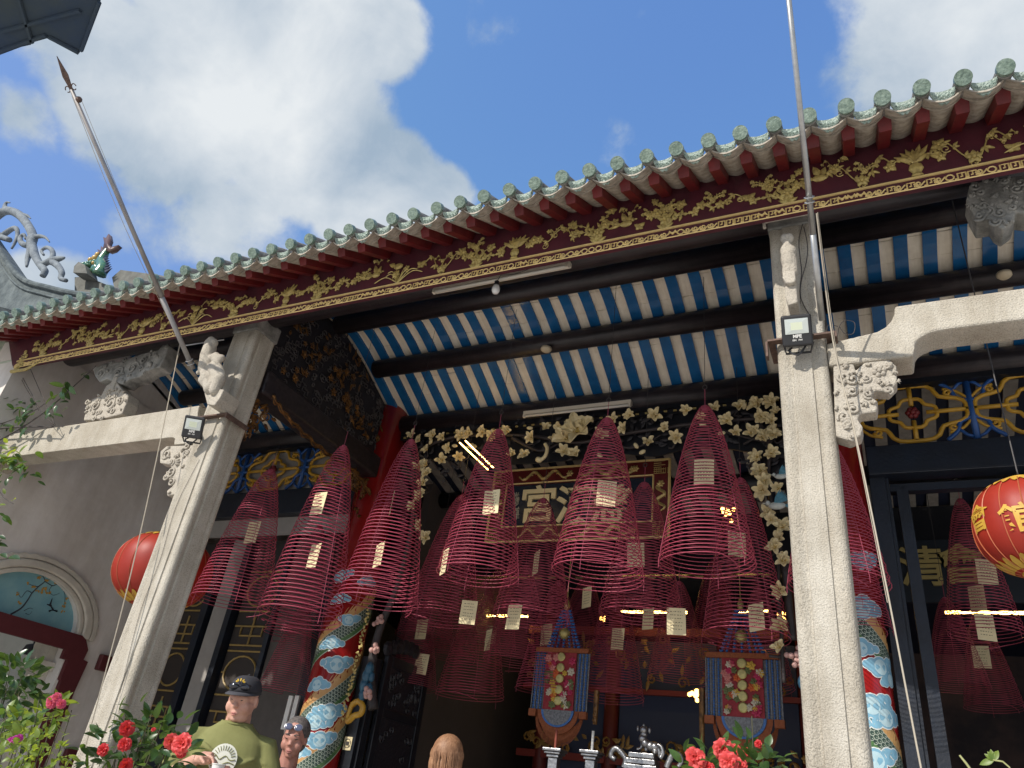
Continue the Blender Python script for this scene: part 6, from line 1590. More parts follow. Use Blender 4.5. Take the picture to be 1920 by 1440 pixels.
# ---- man eating from a cup
def man1(o):
    hc = Vector((0, -.035, 1.590)); Mh = (Matrix.Rotation(-.30, 3, 'Z') @ Matrix.Rotation(.20, 3, 'X'))
    m = MB(); head_shape(m, hc, Mh, 1.12, 1.12)
    m.tube([(0, .03, 1.40), (0, .015, 1.50), (0, .0, 1.56)], [.085, .076, .070], 14)
    m.ball((0, -.04, 1.50), .06, 12, 8, (1.1, 1, .7))
    # torso, pelvis, legs
    m.loft([[Vector((a * math.cos(q), b * math.sin(q) + yo, z)) for q in [2 * PI * k / 20 for k in range(20)]] for (z, a, b, yo) in ((.86, .17, .13, 0), (1.0, .18, .16, -.02), (1.2, .185, .155, -.02), (1.36, .19, .13, 0), (1.43, .12, .09, 0.01))])
    for s_ in (-1, 1):
        m.tube([(s_ * .10, 0, .92), (s_ * .11, -.01, .50), (s_ * .11, .01, .09)], [.105, .068, .045], 12)
        m.tube([(s_ * .11, .03, .04), (s_ * .115, -.13, .035)], [.045, .035], 8)
    # right arm (viewer's left): hand up at the cup ; left arm: holding the cup
    shR, elR, wrR = Vector((-.195, .0, 1.365)), Vector((-.315, -.03, 1.135)), Vector((-.135, -.245, 1.255))
    shL, elL, wrL = Vector((.195, .0, 1.365)), Vector((.315, -.04, 1.11)), Vector((.085, -.25, 1.17))
    for a, b, w in ((shR, elR, wrR), (shL, elL, wrL)): m.tube([a, (a + b) / 2, b, (b + w) / 2, w], [.062, .058, .048, .042, .030], 12)
    hand(m, wrR, Vector((.85, -.30, .10)), Vector((.1, -.3, -1)), .75, 1.05, 1)
    hand(m, wrL, Vector((-.80, -.35, .10)), Vector((-.35, -.9, -.0)), .5, 1.05, -1)
    remesh(m.build('body', skin1, o), .0055, 3)
    face_parts(o, hc, Mh, mat('brown_hair', (.06, .035, .02), .6))
    # short hair below the cap
    m = MB(); m.ball(hc + Mh @ Vector((0, .035, .02)), .098, 18, 12, (.86, .85, .80), M=Mh); m.build('short_hair', MATS['brown_hair'], o, smooth=True)
    # shirt
    m = MB(); sec = ((.84, .205, .165, -.01), (.95, .22, .19, -.02), (1.08, .225, .20, -.03), (1.2, .222, .185, -.025), (1.30, .222, .165, -.01), (1.37, .21, .135, .0), (1.41, .178, .118, .01), (1.445, .130, .100, .012), (1.475, .092, .088, .010))
    m.loft([[Vector((a * math.copysign(abs(math.cos(q)) ** .85, math.cos(q)), b * math.copysign(abs(math.sin(q)) ** .85, math.sin(q)) + yo, z)) for q in [2 * PI * k / 28 for k in range(28)]] for (z, a, b, yo) in sec])
    m.tube([shR + Vector((.05, 0, .0)), shR + Vector((-.01, 0, .0)), (shR + elR) / 2, elR + (shR - elR) * .16], [.066, .076, .088, .094], 14)
    m.tube([shL + Vector((-.05, 0, .0)), shL + Vector((.01, 0, .0)), (shL + elL) / 2, elL + (shL - elL) * .16], [.066, .076, .088, .094], 14)
    def chest0(x, z, off=.0):
        a = .2235; b = .19 - (z - 1.15) * .12; return Vector((x, -.025 - b * (1 - min(.98, abs(x / a)) ** 2.35) ** .425 - off, z))
    rf = random.Random(5)
    for k in range(15):
        s_ = rf.choice((-1, 1)); z0_ = rf.uniform(1.10, 1.36); x0_ = s_ * rf.uniform(.15, .19); ln = rf.uniform(.06, .14); dr = rf.uniform(-.02, .09)
        P = [chest0(x0_ - s_ * ln * t / 5, z0_ - dr * t / 5, -.006) for t in range(6)]; m.tube(P, [.004, .011, .013, .012, .008, .003], 6)
    for (sh_, el_) in ((shR, elR), (shL, elL)):
        for k in range(4):
            c_ = sh_.lerp(el_, .35 + .16 * k); m.tube([c_ + Vector((.085 * math.cos(a) * 1.02, .088 * math.sin(a), .02 * math.sin(a * 2 + k))) for a in [PI + PI * q / 8 for q in range(9)]], [.003, .007, .010, .011, .011, .010, .008, .006, .003], 5)
    sh = m.build('t_shirt', mat('olive_cotton', (.215, .215, .075), .9, col2=(.175, .178, .06), vscale=5, bump=.5, bscale=9), o); remesh(sh, .009, 7)
    m = MB(); m.tube([(.093 * math.cos(a), .010 + .090 * math.sin(a) - .003, 1.470 + (-.012 if math.sin(a) < 0 else .0) * abs(math.sin(a))) for a in [2 * PI * i / 28 for i in range(28)]], .008, 6, closed=True); m.build('collar', MATS['olive_cotton'], o, smooth=True)
    # print on the chest
    def chest(x, z, off=.004):
        a = .2235; b = .19 - (z - 1.15) * .12; return Vector((x, -.025 - b * (1 - min(.98, abs(x / a)) ** 2.35) ** .425 - off, z))
    m = MB(); cx, cz, rr_ = .0, 1.268, .080
    def dsc(r, off, col):
        vs = [chest(cx, cz, off)]; fs = []; 
        for ring in (.33, .66, 1.0):
            for k in range(28): a = 2 * PI * k / 28; vs.append(chest(cx + r * ring * math.cos(a), cz + r * ring * math.sin(a), off))
        fs += [(0, 1 + k, 1 + (k + 1) % 28) for k in range(28)]
        for q in range(2): fs += [(1 + q * 28 + k, 1 + (q + 1) * 28 + k, 1 + (q + 1) * 28 + (k + 1) % 28, 1 + q * 28 + (k + 1) % 28) for k in range(28)]
        m.add(vs, fs)
    dsc(rr_, .010, 0); em = m.build('round_print', mat('print_white', (.72, .72, .62), .85), o)
    m = MB()
    for k in range(11): a = PI * (.12 + .76 * k / 10); m.tube([chest(cx + .045 * math.cos(a), cz + .045 * math.sin(a), .012), chest(cx + .070 * math.cos(a), cz + .070 * math.sin(a), .012)], .0018, 4)
    for pts in (((-.068, -.005), (-.045, .015), (-.02, -.002), (.01, .018), (.04, .0), (.07, .006)), ((-.07, -.02), (-.04, -.008), (-.01, -.03), (.03, -.012), (.07, -.02)), ((-.06, -.04), (-.02, -.028), (.02, -.048), (.06, -.036))):
        m.tube(bez([chest(cx + a, cz + b, .012) for a, b in pts], 4), .0026, 4)
    m.build('print_lines', MATS['olive_cotton'], em)
    # trousers and shoes
    m = MB(); m.loft([[Vector((a * math.cos(q), b * math.sin(q), z)) for q in [2 * PI * k / 20 for k in range(20)]] for (z, a, b) in ((.80, .185, .15), (.93, .19, .16), (1.0, .185, .16))])
    for s_ in (-1, 1): m.tube([(s_ * .095, 0, .90), (s_ * .11, -.01, .50), (s_ * .11, .01, .10)], [.118, .085, .07], 14)
    remesh(m.build('trousers', mat('dark_denim', (.03, .035, .05), .85, bump=.3), o), .012, 3)
    m = MB()
    for s_ in (-1, 1): m.ball((s_ * .115, -.06, .045), .06, 12, 8, (.85, 2.2, .75))
    m.build('shoes', blackplastic, o, smooth=True)
    # cap with sunglasses
    m = MB(); Mc = Mh @ Matrix.Rotation(-.10, 3, 'X'); cc = hc + Mh @ Vector((0, .012, .050))
    rings = []
    for k in range(9):
        t = k / 8; z = .098 * math.sin(t * PI / 2) - .008; r = math.cos(t * PI / 2) ** .62 if k < 8 else .02
        rings.append([cc + Mc @ Vector((.100 * r * math.cos(q), .112 * r * math.sin(q), z)) for q in [2 * PI * j / 24 for j in range(24)]])
    m.loft(rings); m.ball(cc + Mc @ Vector((0, 0, .092)), .008, 8, 5); m.build('cap_crown', mat('cap_black', (.028, .028, .034), .85, bump=.2, bscale=200), o, smooth=True)
    m = MB(); P = []; 
    for k in range(13):
        a = PI + PI * (k / 12); P.append((.098 * math.cos(a), .108 * math.sin(a)))
    outer = [(.100 * math.cos(PI + PI * k / 12) * (1 + .0), .108 * math.sin(PI + PI * k / 12) - .075 * math.sin(PI * k / 12) ** .7) for k in range(13)]
    n = 13; vi = [cc + Mc @ Vector((x, y, -.006)) for x, y in P]; vo = [cc + Mc @ Vector((x, y, -.012 - .10 * 0 + .012 * 0 - .22 * (abs(y) - .10) * .6 - .9 * x * x)) for x, y in outer]
    m.add(vi + vo + [p - Vector((0, 0, .004)) for p in vi + vo], [(i, i + 1, n + i + 1, n + i) for i in range(n - 1)] + [(2 * n + n + i, 2 * n + n + i + 1, 2 * n + i + 1, 2 * n + i) for i in range(n - 1)] + [(n + i, n + i + 1, 3 * n + i + 1, 3 * n + i) for i in range(n - 1)])
    m.build('cap_brim', mat('cap_brim_grey', (.05, .05, .058), .8), o, smooth=True)
    m = MB()
    for s_ in (-1, 1): m.ball(cc + Mc @ Vector((s_ * .036, -.106, .022)), .030, 12, 8, (1.15, .35, .62), M=Mc)
    m.tube([cc + Mc @ Vector(p) for p in ((-.07, -.094, .032), (-.035, -.116, .038), (0, -.118, .034), (.035, -.116, .038), (.07, -.094, .032))], .004, 5)
    m.build('sunglasses', mat('dark_glasses', (.01, .01, .015), .08, spec=.8), o, smooth=True)
    m = MB(); 
    for k in range(5): a = PI * (k / 4); m.tube([cc + Mc @ Vector((.018 * math.cos(a), -.112, .048 + .005 * math.sin(a))), cc + Mc @ Vector((.030 * math.cos(a), -.108, .050 + .018 * math.sin(a)))], .004, 5)
    m.build('yellow_emblem', mat('emblem_yellow', (.70, .45, .03), .6), o)
m1 = person((0, 0, .15), 0, 'man in olive t-shirt and black cap looking down into a paper cup', man1)
yM = 4.0
hx = at(452, 1314, y=yM - .02); KM = (hx.z - FL) / 1.590
m1.location = (hx.x, yM, FL); m1.rotation_euler = (0, 0, rad(38)); m1.scale = (KM * .94, KM, KM); MAN = m1.location.copy()
# the cup is held, not part of him
Mw = Matrix.Translation(MAN) @ RZ(rad(38)) @ S(KM * .94, KM, KM); cupc = Mw @ Vector((.0, -.325, 1.225))
cup = thing('paper_cup', cupc, 'white paper cup held in front of the man in the olive t-shirt', 'cup')
m = MB(); m.lathe([(.026, -.075), (.0265, -.074), (.037, .014)], cupc, 24, cap=False); m.lathe([(.001, -.073), (.026, -.0735)], cupc, 24, cap=False); m.build('cup_wall', whitep, cup, smooth=True)
m = MB(); m.tube([cupc + Vector((.038 * math.cos(a), .038 * math.sin(a), .015)) for a in [2 * PI * i / 24 for i in range(24)]], .0028, 6, closed=True); m.build('rolled_rim', whitep, cup, smooth=True)
m = MB(); d_ = (Vector((0, 0, 0)) - cupc); d_.z = 0; d_.normalize(); s_ = Vector((-d_.y, d_.x, 0))
m.tube([cupc + d_ * .033 + s_ * a + Vector((0, 0, b)) for a, b in ((-.010, -.03), (-.004, -.022), (.004, -.028), (.010, -.022))], .0016, 4); m.build('printed_mark', ink, cup)
# ---- second man behind
def man2(o):
    hc = Vector((0, -.03, 1.50)); Mh = Matrix.Rotation(-.35, 3, 'Z') @ Matrix.Rotation(.18, 3, 'X')
    m = MB(); head_shape(m, hc, Mh, .98, .95); m.tube([(0, .03, 1.25), (0, .01, 1.45)], [.07, .058], 12)
    m.loft([[Vector((a * math.cos(q), b * math.sin(q), z)) for q in [2 * PI * k / 20 for k in range(20)]] for (z, a, b) in ((.80, .15, .11), (1.1, .17, .12), (1.22, .16, .11), (1.3, .08, .07))])
    for s_ in (-1, 1):
        m.tube([(s_ * .09, 0, .85), (s_ * .10, 0, .45), (s_ * .10, 0, .08)], [.085, .055, .04], 10); m.tube([(s_ * .10, .02, .04), (s_ * .105, -.12, .03)], [.04, .03], 8)
        m.tube([(s_ * .19, 0, 1.24), (s_ * .23, .01, .98), (s_ * .22, -.06, .74)], [.05, .042, .028], 10)
        hand(m, Vector((s_ * .22, -.06, .74)), Vector((0, -.2, -1)), Vector((-s_, 0, 0)), .3, 1, s_)
    remesh(m.build('body', skinmat('ruddy_skin', (.50, .25, .19), (.38, .17, .13)), o), .0065, 3)
    face_parts(o, hc, Mh, mat('grey_hair', (.16, .14, .13), .8, col2=(.06, .05, .05), vscale=70, bump=.6, bscale=150))
    m = MB(); m.ball(hc + Mh @ Vector((0, .030, .052)), .104, 20, 14, (.86, .98, .90), M=Mh); m.ball(hc + Mh @ Vector((0, .05, -.01)), .085, 16, 12, (.92, .8, 1.0), M=Mh); m.build('short_hair', mat('grey_hair', (.1, .1, .1)), o, smooth=True)
    m = MB(); m.loft([[Vector((a * math.cos(q), b * math.sin(q), z)) for q in [2 * PI * k / 24 for k in range(24)]] for (z, a, b) in ((.75, .18, .14), (1.0, .19, .145), (1.2, .20, .13), (1.27, .17, .11), (1.325, .085, .08))])
    for s_ in (-1, 1): m.tube([(s_ * .16, 0, 1.24), (s_ * .20, 0, 1.22), (s_ * .225, 0, 1.05)], [.07, .072, .075], 12)
    remesh(m.build('dark_shirt', mat('navy_cotton', (.012, .014, .022), .85, bump=.3), o), .010, 5)
    m = MB()
    for s_ in (-1, 1): m.tube([(s_ * .09, 0, .85), (s_ * .10, 0, .45), (s_ * .10, 0, .08)], [.105, .08, .065], 12)
    remesh(m.build('trousers', mat('grey_trousers', (.06, .06, .065), .85), o), .012, 3)
    m = MB(); m2 = MB()
    for s_ in (-1, 1):
        c = hc + Mh @ Vector((s_ * .034, -.092, .085)); Mg = Mh @ Matrix.Rotation(-.5, 3, 'X')
        m.tube([c + Mg @ Vector((.026 * math.cos(a), 0, .022 * math.sin(a))) for a in [2 * PI * i / 20 for i in range(20)]], .0026, 5, closed=True); m2.ball(c, .024, 14, 8, (1.05, .18, .88), M=Mg)
    m.tube([hc + Mh @ Vector((-.008, -.094, .09)), hc + Mh @ Vector((.008, -.094, .09))], .003, 5); m.build('glasses_rim', mat('steel_rim', (.2, .2, .22), .3, metal=.8), o); m2.build('lens', mat('blue_lens', (.08, .09, .15), .12, spec=.8), o, smooth=True)
hx = at(548, 1386, y=4.7)
m2_ = person((0, 0, 0), 0, 'grey-haired man in a dark shirt with glasses pushed up on his head', man2)
m2_.location = (hx.x, 4.72, FL); m2_.rotation_euler = (0, 0, rad(46)); m2_.scale = ((hx.z - FL) / 1.50,) * 3
# ---- woman seen from behind
def woman(o):
    hc = Vector((0, 0, 1.43)); I3 = Matrix.Identity(3)
    m = MB(); head_shape(m, hc, I3, .92, .9); m.tube([(0, .02, 1.18), (0, .01, 1.38)], [.06, .05], 12)
    m.loft([[Vector((a * math.cos(q), b * math.sin(q), z)) for q in [2 * PI * k / 18 for k in range(18)]] for (z, a, b) in ((.78, .15, .11), (1.0, .13, .10), (1.15, .15, .10), (1.23, .07, .06))])
    for s_ in (-1, 1):
        m.tube([(s_ * .08, 0, .82), (s_ * .09, 0, .43), (s_ * .09, 0, .08)], [.08, .05, .035], 10); m.tube([(s_ * .09, .02, .035), (s_ * .095, -.11, .03)], [.035, .028], 8)
        m.tube([(s_ * .165, 0, 1.17), (s_ * .2, .01, .93), (s_ * .19, -.08, .72)], [.042, .035, .024], 10); hand(m, Vector((s_ * .19, -.08, .72)), Vector((0, -.25, -1)), Vector((-s_, 0, 0)), .3, .9, s_)
    remesh(m.build('body', skinmat('fair_skin_two', (.58, .35, .27), (.5, .28, .2)), o), .0065, 3)
    hb = mat('blonde_hair', (.40, .22, .12), .6, col2=(.24, .12, .06), vscale=30, streak=((130, 130, 6), .7, (.60, .50, .42)))
    m = MB(); rr = random.Random(3)
    for (p, r_, s3) in (((0, .012, .035), .104, (.90, 1.02, 1.0)), ((-.045, .03, -.03), .062, (.9, 1, 1.5)), ((.045, .03, -.03), .062, (.9, 1, 1.5)), ((0, .055, -.035), .070, (1.1, .8, 1.4)), ((-.068, .01, -.06), .042, (.7, 1.1, 1.8)), ((.070, .01, -.055), .042, (.7, 1.1, 1.8)), ((0, .02, .02), .098, (1.05, .9, .8))): m.ball(hc + Vector(p), r_, 20, 14, s3)
    for k in range(90):
        a = rr.uniform(-.4, PI + .4); r0 = .093; w_ = rr.uniform(-.06, .06)
        m.tube(bez([hc + Vector((r0 * .7 * math.cos(a), .015 + r0 * .75 * math.sin(a), .095)), hc + Vector((r0 * math.cos(a + w_), .018 + r0 * 1.05 * math.sin(a + w_), .03)), hc + Vector((r0 * .98 * math.cos(a + w_ * 2), .025 + r0 * .9 * math.sin(a + w_ * 2), -.09 - rr.uniform(0, .05)))], 5), [.001] + [.0028] * 9 + [.0008], 4)
    m.build('bob_hair', hb, o, smooth=True)
    m = MB(); m.loft([[Vector((a * math.cos(q), b * math.sin(q), z)) for q in [2 * PI * k / 20 for k in range(20)]] for (z, a, b) in ((.6, .2, .16), (.95, .15, .12), (1.12, .175, .12), (1.2, .15, .1), (1.25, .07, .07))])
    for s_ in (-1, 1): m.tube([(s_ * .14, 0, 1.17), (s_ * .2, 0, 1.0)], [.06, .06], 12)
    remesh(m.build('blouse', mat('dark_blouse', (.03, .03, .04), .85), o), .010, 4)
hx = at(838, 1424, y=4.7)
w1 = person((0, 0, 0), 0, 'woman with short straight blonde hair seen from behind', woman)
w1.location = (hx.x, 4.7, FL); w1.rotation_euler = (0, 0, rad(180 + 20)); w1.scale = ((hx.z - FL) / 1.43,) * 3

# ================================================================== plants
def leaf_mesh(name, mt, L_=.06, w=.028, fold=.25, droop=.2, n=5):
    m = MB(); vs = []; 
    for i in range(n + 1):
        t = i / n; ww = w * math.sin(PI * min(1, .06 + t * .94)) ** .75 * .5 * (1.15 - .3 * t); z = -droop * L_ * t * t
        vs += [(-ww, L_ * t, z + ww * fold), (0, L_ * t, z), (ww, L_ * t, z + ww * fold)]
    m.add(vs, [(i * 3 + j, i * 3 + j + 1, i * 3 + j + 4, i * 3 + j + 3) for i in range(n) for j in range(2)])
    return m.mesh(name, mt, smooth=True)
dark_leaf = leafmat('camellia_leaf_green', (.050, .105, .035), (.028, .065, .022), .28, .28); light_leaf = leafmat('pale_leaf_green', (.19, .26, .05), (.11, .18, .035), .4, .4); mid_leaf = leafmat('mid_leaf_green', (.07, .14, .035), (.04, .085, .025), .35, .35); stemm = mat('stem_brown', (.08, .075, .035), .8, var=.4)
L_dark = leaf_mesh('leaf', dark_leaf); L_light = leaf_mesh('leaf', light_leaf, .05, .024); L_mid = leaf_mesh('leaf', mid_leaf, .05, .026); L_small = leaf_mesh('leaf', light_leaf, .022, .012)
def camellia_flower(seed, mt, r=.029):
    rr = random.Random(seed); m = MB()
    for ring, (n, rad_, tilt) in enumerate(((6, 1.0, .25), (6, .82, .6), (5, .6, .95), (4, .38, 1.25))):
        for k in range(n):
            a = 2 * PI * k / n + ring * .5 + rr.uniform(-.2, .2); d = Vector((math.cos(a) * math.cos(tilt), math.sin(a) * math.cos(tilt), math.sin(tilt))); s = Vector((-math.sin(a), math.cos(a), 0)); u = d.cross(s)
            L_ = r * rad_; vs = []
            for i in range(5):
                t = i / 4
                for j in range(5):
                    q = (j - 2) / 2; ww = L_ * .62 * math.sin(PI * (.15 + .72 * t)); wave = .10 * L_ * math.sin(q * 5 + k * 2 + ring) * t
                    vs.append(d * L_ * t + s * q * ww + u * (-.35 * L_ * t * (1 - t) * -1 + .2 * L_ * q * q * -1 + wave) + Vector((0, 0, ring * .002)))
            m.add(vs, [(i * 5 + j, i * 5 + j + 1, (i + 1) * 5 + j + 1, (i + 1) * 5 + j) for i in range(4) for j in range(4)])
    return m.mesh('flower', mt, smooth=True)
redfl = leafmat('camellia_red', (.62, .035, .04), (.50, .02, .03), .3, .5); coral = leafmat('camellia_coral', (.78, .11, .10), (.62, .05, .06), .3, .5); pinkfl = leafmat('pink_petal', (.78, .14, .28), (.68, .08, .18), .35, .5); purp = leafmat('purple_bract', (.50, .05, .36), (.4, .04, .3), .35, .5)
F_red = [camellia_flower(s_, redfl) for s_ in (1, 2)]; F_cor = [camellia_flower(s_, coral, .036) for s_ in (3, 4)]
def pot(o, c, r, h, mt):
    m = MB(); m.lathe([(r * .7, .002), (r * .95, h * .8), (r, h * .82), (r, h), (r * .86, h), (r * .84, h * .85)], (c.x, c.y, 0), 24); m.build('pot', mt, o, smooth=False)
    m = MB(); m.lathe([(.001, h * .86), (r * .85, h * .861)], (c.x, c.y, 0), 16, cap=False); m.build('soil', mat('soil', (.05, .035, .025), .95), o)
potm = mat('glazed_pot', (.10, .05, .03), .4, var=.3)
def shrub(base, blobs, leafset, nleaf, label, cat, name, seed, stem_r=.006, ls=(.8, 1.3), flowers=(), potr=.2, poth=.42, upbias=.6):
    """leaf clusters at the given (point, radius) blobs, on stems rising from base"""
    rr = random.Random(seed); o = thing(name, base, label, cat)
    if potr: pot(o, base, potr, poth, potm)
    m = MB(); tips = []; b0 = Vector((base.x, base.y, poth))
    for (c, r) in blobs:
        for k in range(2):
            e_ = c + Vector((rr.gauss(0, r * .45), rr.gauss(0, r * .45), rr.gauss(0, r * .4))); mid = b0.lerp(e_, .55) + Vector((rr.gauss(0, .03), rr.gauss(0, .03), .02)); Q = bez([b0, mid, e_], 5)
            m.tube(Q, [stem_r * (1 - .75 * i / len(Q)) for i in range(len(Q))], 5)
    m.build('stem', stemm, o, smooth=True)
    tot = sum(r ** 2 for _, r in blobs)
    for (c, r) in blobs:
        for k in range(int(nleaf * r * r / tot) + 1):
            d = Vector((rr.gauss(0, 1), rr.gauss(0, 1), rr.gauss(0, 1))); d.normalize(); rad_ = r * rr.uniform(.35, 1.0) ** .5; p = c + Vector((d.x, d.y, d.z * .85)) * rad_
            dirn = (d + Vector((rr.gauss(0, .5), rr.gauss(0, .5), rr.gauss(0, .35) + .15))).normalized(); nrm = (Vector((rr.gauss(0, .5), rr.gauss(0, .5), 1)) * upbias + d * .5); nrm = (nrm - nrm.dot(dirn) * dirn).normalized(); sx = dirn.cross(nrm)
            s_ = rr.uniform(*ls); me = rr.choice(leafset); piece('leaf', me, o, frame(p, sx * s_, dirn * s_, nrm * s_))
    for (p, me, s_) in flowers:
        to = (Vector((0, 0, H)) - p).normalized() + Vector((rr.gauss(0, .3), rr.gauss(0, .3), rr.gauss(0, .3) + .2)); to.normalize(); ex = to.orthogonal().normalized(); piece('flower', me, o, frame(p, ex * s_, to.cross(ex) * s_, to * s_))
    return o
def B_(u, v, y, r): return (at(u, v, y=y), r)
yb_ = 2.55
c0 = at(255, 1440, y=yb_ + .05)
shrub(Vector((c0.x, c0.y, 0)), [B_(270, 1350, yb_, .10), B_(235, 1385, yb_ + .05, .14), B_(300, 1375, yb_ - .03, .12), B_(200, 1410, yb_, .12), B_(275, 1420, yb_ + .05, .20), B_(320, 1425, yb_, .13), B_(215, 1440, yb_, .14), B_(255, 1470, yb_ + .05, .2)], [L_dark, L_dark, L_mid], 290,
      'dark-leaved camellia bush with red blooms in front of the left granite column', 'bush', 'camellia_bush', 21, ls=(.8, 1.35),
      flowers=[(at(238, 1366, y=yb_ - .142), F_red[0], 1.1), (at(234, 1396, y=yb_ - .145), F_red[1], .95), (at(194, 1406, y=yb_ - .142), F_red[0], .9), (at(236, 1434, y=yb_ - .146), F_red[1], .95), (at(322, 1390, y=yb_ - .142), F_cor[0], .85), (at(342, 1395, y=yb_ - .144), F_cor[1], 1.15), (at(288, 1368, y=yb_ - .05), F_red[1], .35), (at(340, 1412, y=yb_ - .08), F_red[0], .7)])
yr_ = 2.7
c0 = at(1390, 1440, y=yr_ + .05)
shrub(Vector((c0.x, c0.y, 0)), [B_(1400, 1425, yr_, .09), B_(1350, 1440, yr_, .10), B_(1435, 1440, yr_, .08), B_(1300, 1450, yr_, .08), B_(1380, 1480, yr_ + .05, .16)], [L_dark, L_mid, L_mid], 190,
      'camellia bush with large coral blooms at the bottom edge below the right canopy', 'bush', 'camellia_bush', 22, ls=(.7, 1.2),
      flowers=[(at(1304, 1422, y=yr_ - .08), F_cor[0], .98), (at(1356, 1405, y=yr_ - .04), F_cor[1], .92), (at(1366, 1428, y=yr_ - .1), F_cor[0], .85), (at(1422, 1395, y=yr_ - .02), F_red[0], .45), (at(1378, 1407, y=yr_ - .02), F_cor[0], .55), (at(1400, 1410, y=yr_), F_red[1], .5), (at(1388, 1434, y=yr_ - .06), F_cor[1], .6), (at(1328, 1440, y=yr_ - .06), F_red[0], .7)])
for (u, v) in ((1445, 1392), (1452, 1400), (1396, 1386), (1410, 1384), (1378, 1392), (1462, 1436)):
    pass
# leafy dark tree at the left edge
c0 = at(5, 1440, y=2.9)
shrub(Vector((c0.x, c0.y, 0)), [B_(35, 1270, 2.9, .13), B_(10, 1300, 2.9, .14), B_(55, 1305, 2.95, .09), B_(30, 1250, 2.95, .08)], [L_dark], 150, 'small dark green tree at the left edge below the round-headed panel', 'tree', 'potted_tree', 23, ls=(.9, 1.5))
c0 = at(70, 1440, y=2.3)
fl_ = [(at(106 + R.uniform(-12, 12), 1314 + R.uniform(-8, 8), y=2.24), camellia_flower(40 + k, pinkfl, .022), .95) for k in range(5)]
shrub(Vector((c0.x, c0.y, 0)), [B_(95, 1340, 2.3, .08), B_(60, 1348, 2.3, .10), B_(25, 1350, 2.3, .08), B_(105, 1330, 2.3, .05), B_(45, 1365, 2.3, .09)], [L_light, L_light, L_mid], 110, 'azalea with a pink flower head over pale green leaves at the lower left', 'bush', 'flowering_shrub', 24, ls=(.9, 1.5), flowers=fl_)
c0 = at(60, 1440, y=2.05)
shrub(Vector((c0.x, c0.y, 0)), [B_(20, 1410, 2.05, .09), B_(60, 1400, 2.05, .08), B_(95, 1395, 2.05, .06), B_(110, 1420, 2.05, .06), B_(40, 1435, 2.05, .12), B_(10, 1440, 2.05, .1)], [L_small], 260, 'sparse shrub of tiny yellow-green leaves with purple bracts in the lower left corner', 'bush', 'bougainvillea', 25, stem_r=.006, ls=(.9, 1.7),
      flowers=[(at(22 + 7 * k, 1388 - 2 * k, y=2.0), camellia_flower(60 + k, purp, .014), 1.0) for k in range(3)])
# creeper on wires at the upper left
cr = thing('creeper', at(0, 900, y=3.72), 'climbing creeper with glossy leaves on wires over the slim granite tie beam', 'climbing plant')
m = MB(); yc_ = 3.72
def vine(pts, r0, r1): 
    Q = bez([at(u, v, y=yc_) for u, v in pts], 6); n = len(Q); m.tube(Q, [r0 + (r1 - r0) * i / n for i in range(n)], 5)
vine([(-40, 810), (0, 803), (60, 800), (100, 800)], .012, .006); vine([(-30, 840), (30, 808), (80, 775), (110, 750), (165, 700), (180, 686)], .009, .003); vine([(-40, 700), (0, 703), (38, 705)], .004, .004); vine([(30, 650), (38, 705), (70, 760), (102, 798)], .003, .003)
vine([(0, 760), (20, 730), (36, 706)], .003, .003); vine([(38, 700), (60, 740), (72, 770)], .003, .003); vine([(52, 680), (80, 745), (104, 798)], .003, .003); vine([(-10, 900), (5, 930), (25, 945)], .006, .003); vine([(-20, 790), (-10, 880), (-15, 1100)], .01, .006); vine([(0, 795), (60, 772), (100, 745)], .006, .003)
m.build('stem', mat('vine_stem', (.06, .05, .045), .8), cr, smooth=True)
rr = random.Random(12)  # leaf greens carry the light: dark for shade, pale for the sunlit cluster
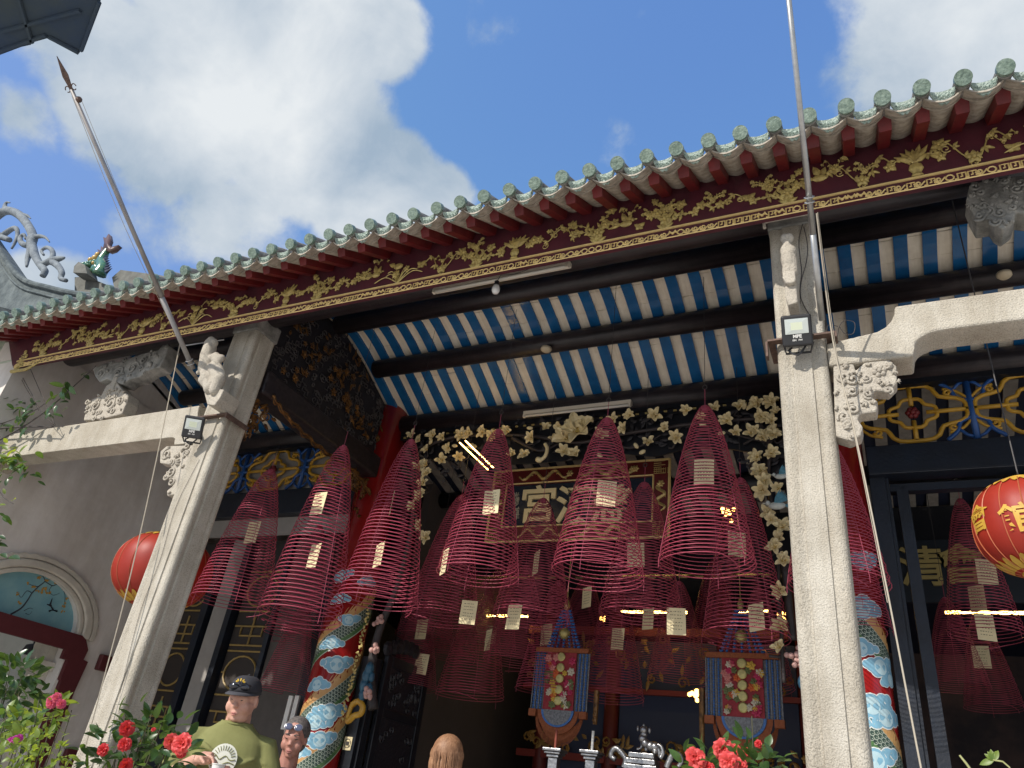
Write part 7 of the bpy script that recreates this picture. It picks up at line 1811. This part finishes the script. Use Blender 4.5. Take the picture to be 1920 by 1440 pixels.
for (u, v, n_, sp, me_) in ((70, 768, 8, 14, L_dark), (95, 752, 7, 12, L_dark), (120, 732, 4, 8, L_dark), (136, 718, 3, 7, L_dark), (158, 700, 2, 5, L_dark), (45, 780, 12, 14, L_dark), (35, 765, 8, 12, L_dark), (20, 790, 10, 14, L_dark), (5, 850, 24, 18, L_light), (18, 868, 18, 16, L_mid), (0, 870, 14, 20, L_dark), (38, 880, 7, 10, L_mid), (60, 892, 5, 9, L_dark), (0, 885, 12, 18, L_dark), (2, 940, 5, 10, L_light), (0, 1005, 7, 14, L_dark), (2, 1040, 3, 8, L_dark), (5, 970, 4, 8, L_mid), (110, 770, 3, 8, L_dark), (30, 745, 4, 10, L_dark), (0, 760, 4, 10, L_mid)):
    for _ in range(n_):
        p = at(u + rr.gauss(0, sp), v + rr.gauss(0, sp * .7), y=yc_ + rr.uniform(-.08, .08)); d = Vector((rr.gauss(0, 1), rr.gauss(0, .5), rr.gauss(0, .6) - .4)).normalized(); nn = Vector((rr.gauss(0, .4), -.8, .6)); nn = (nn - nn.dot(d) * d).normalized(); s_ = rr.uniform(1.2, 2.2)
        piece('leaf', me_, cr, frame(p, d.cross(nn) * s_, d * s_, nn * s_))
# small potted sprout at the right edge
c0 = at(1845, 1440, y=1.9); o = thing('sprout', Vector((c0.x, c0.y, 0)), 'thin sprout with five pale leaves at the bottom right', 'plant'); pot(o, Vector((c0.x, c0.y, 0)), .16, .4, potm)
m = MB(); b0 = Vector((c0.x, c0.y, .38)); m.tube([b0, at(1900, 1452, y=1.9), at(1892, 1438, y=1.9), at(1880, 1428, y=1.9), at(1862, 1425, y=1.9)], .0018, 5); m.tube([b0, at(1832, 1460, y=1.9), at(1812, 1432, y=1.9), at(1799, 1416, y=1.9)], [.004, .003, .0026, .002], 5); m.build('stem', mat('green_stem', (.30, .30, .12), .6), o, smooth=True)
tip = at(1862, 1426, y=1.9)
for (u, v) in ((1836, 1432), (1846, 1412), (1858, 1404), (1872, 1406), (1852, 1408)):
    e_ = at(u, v, y=1.9); d = e_ - tip; s_ = d.length / .05; d.normalize(); nn = Vector((.1, -1, .3)); nn = (nn - nn.dot(d) * d).normalized(); piece('leaf', L_light, o, frame(tip, d.cross(nn) * s_, d * s_, nn * s_))
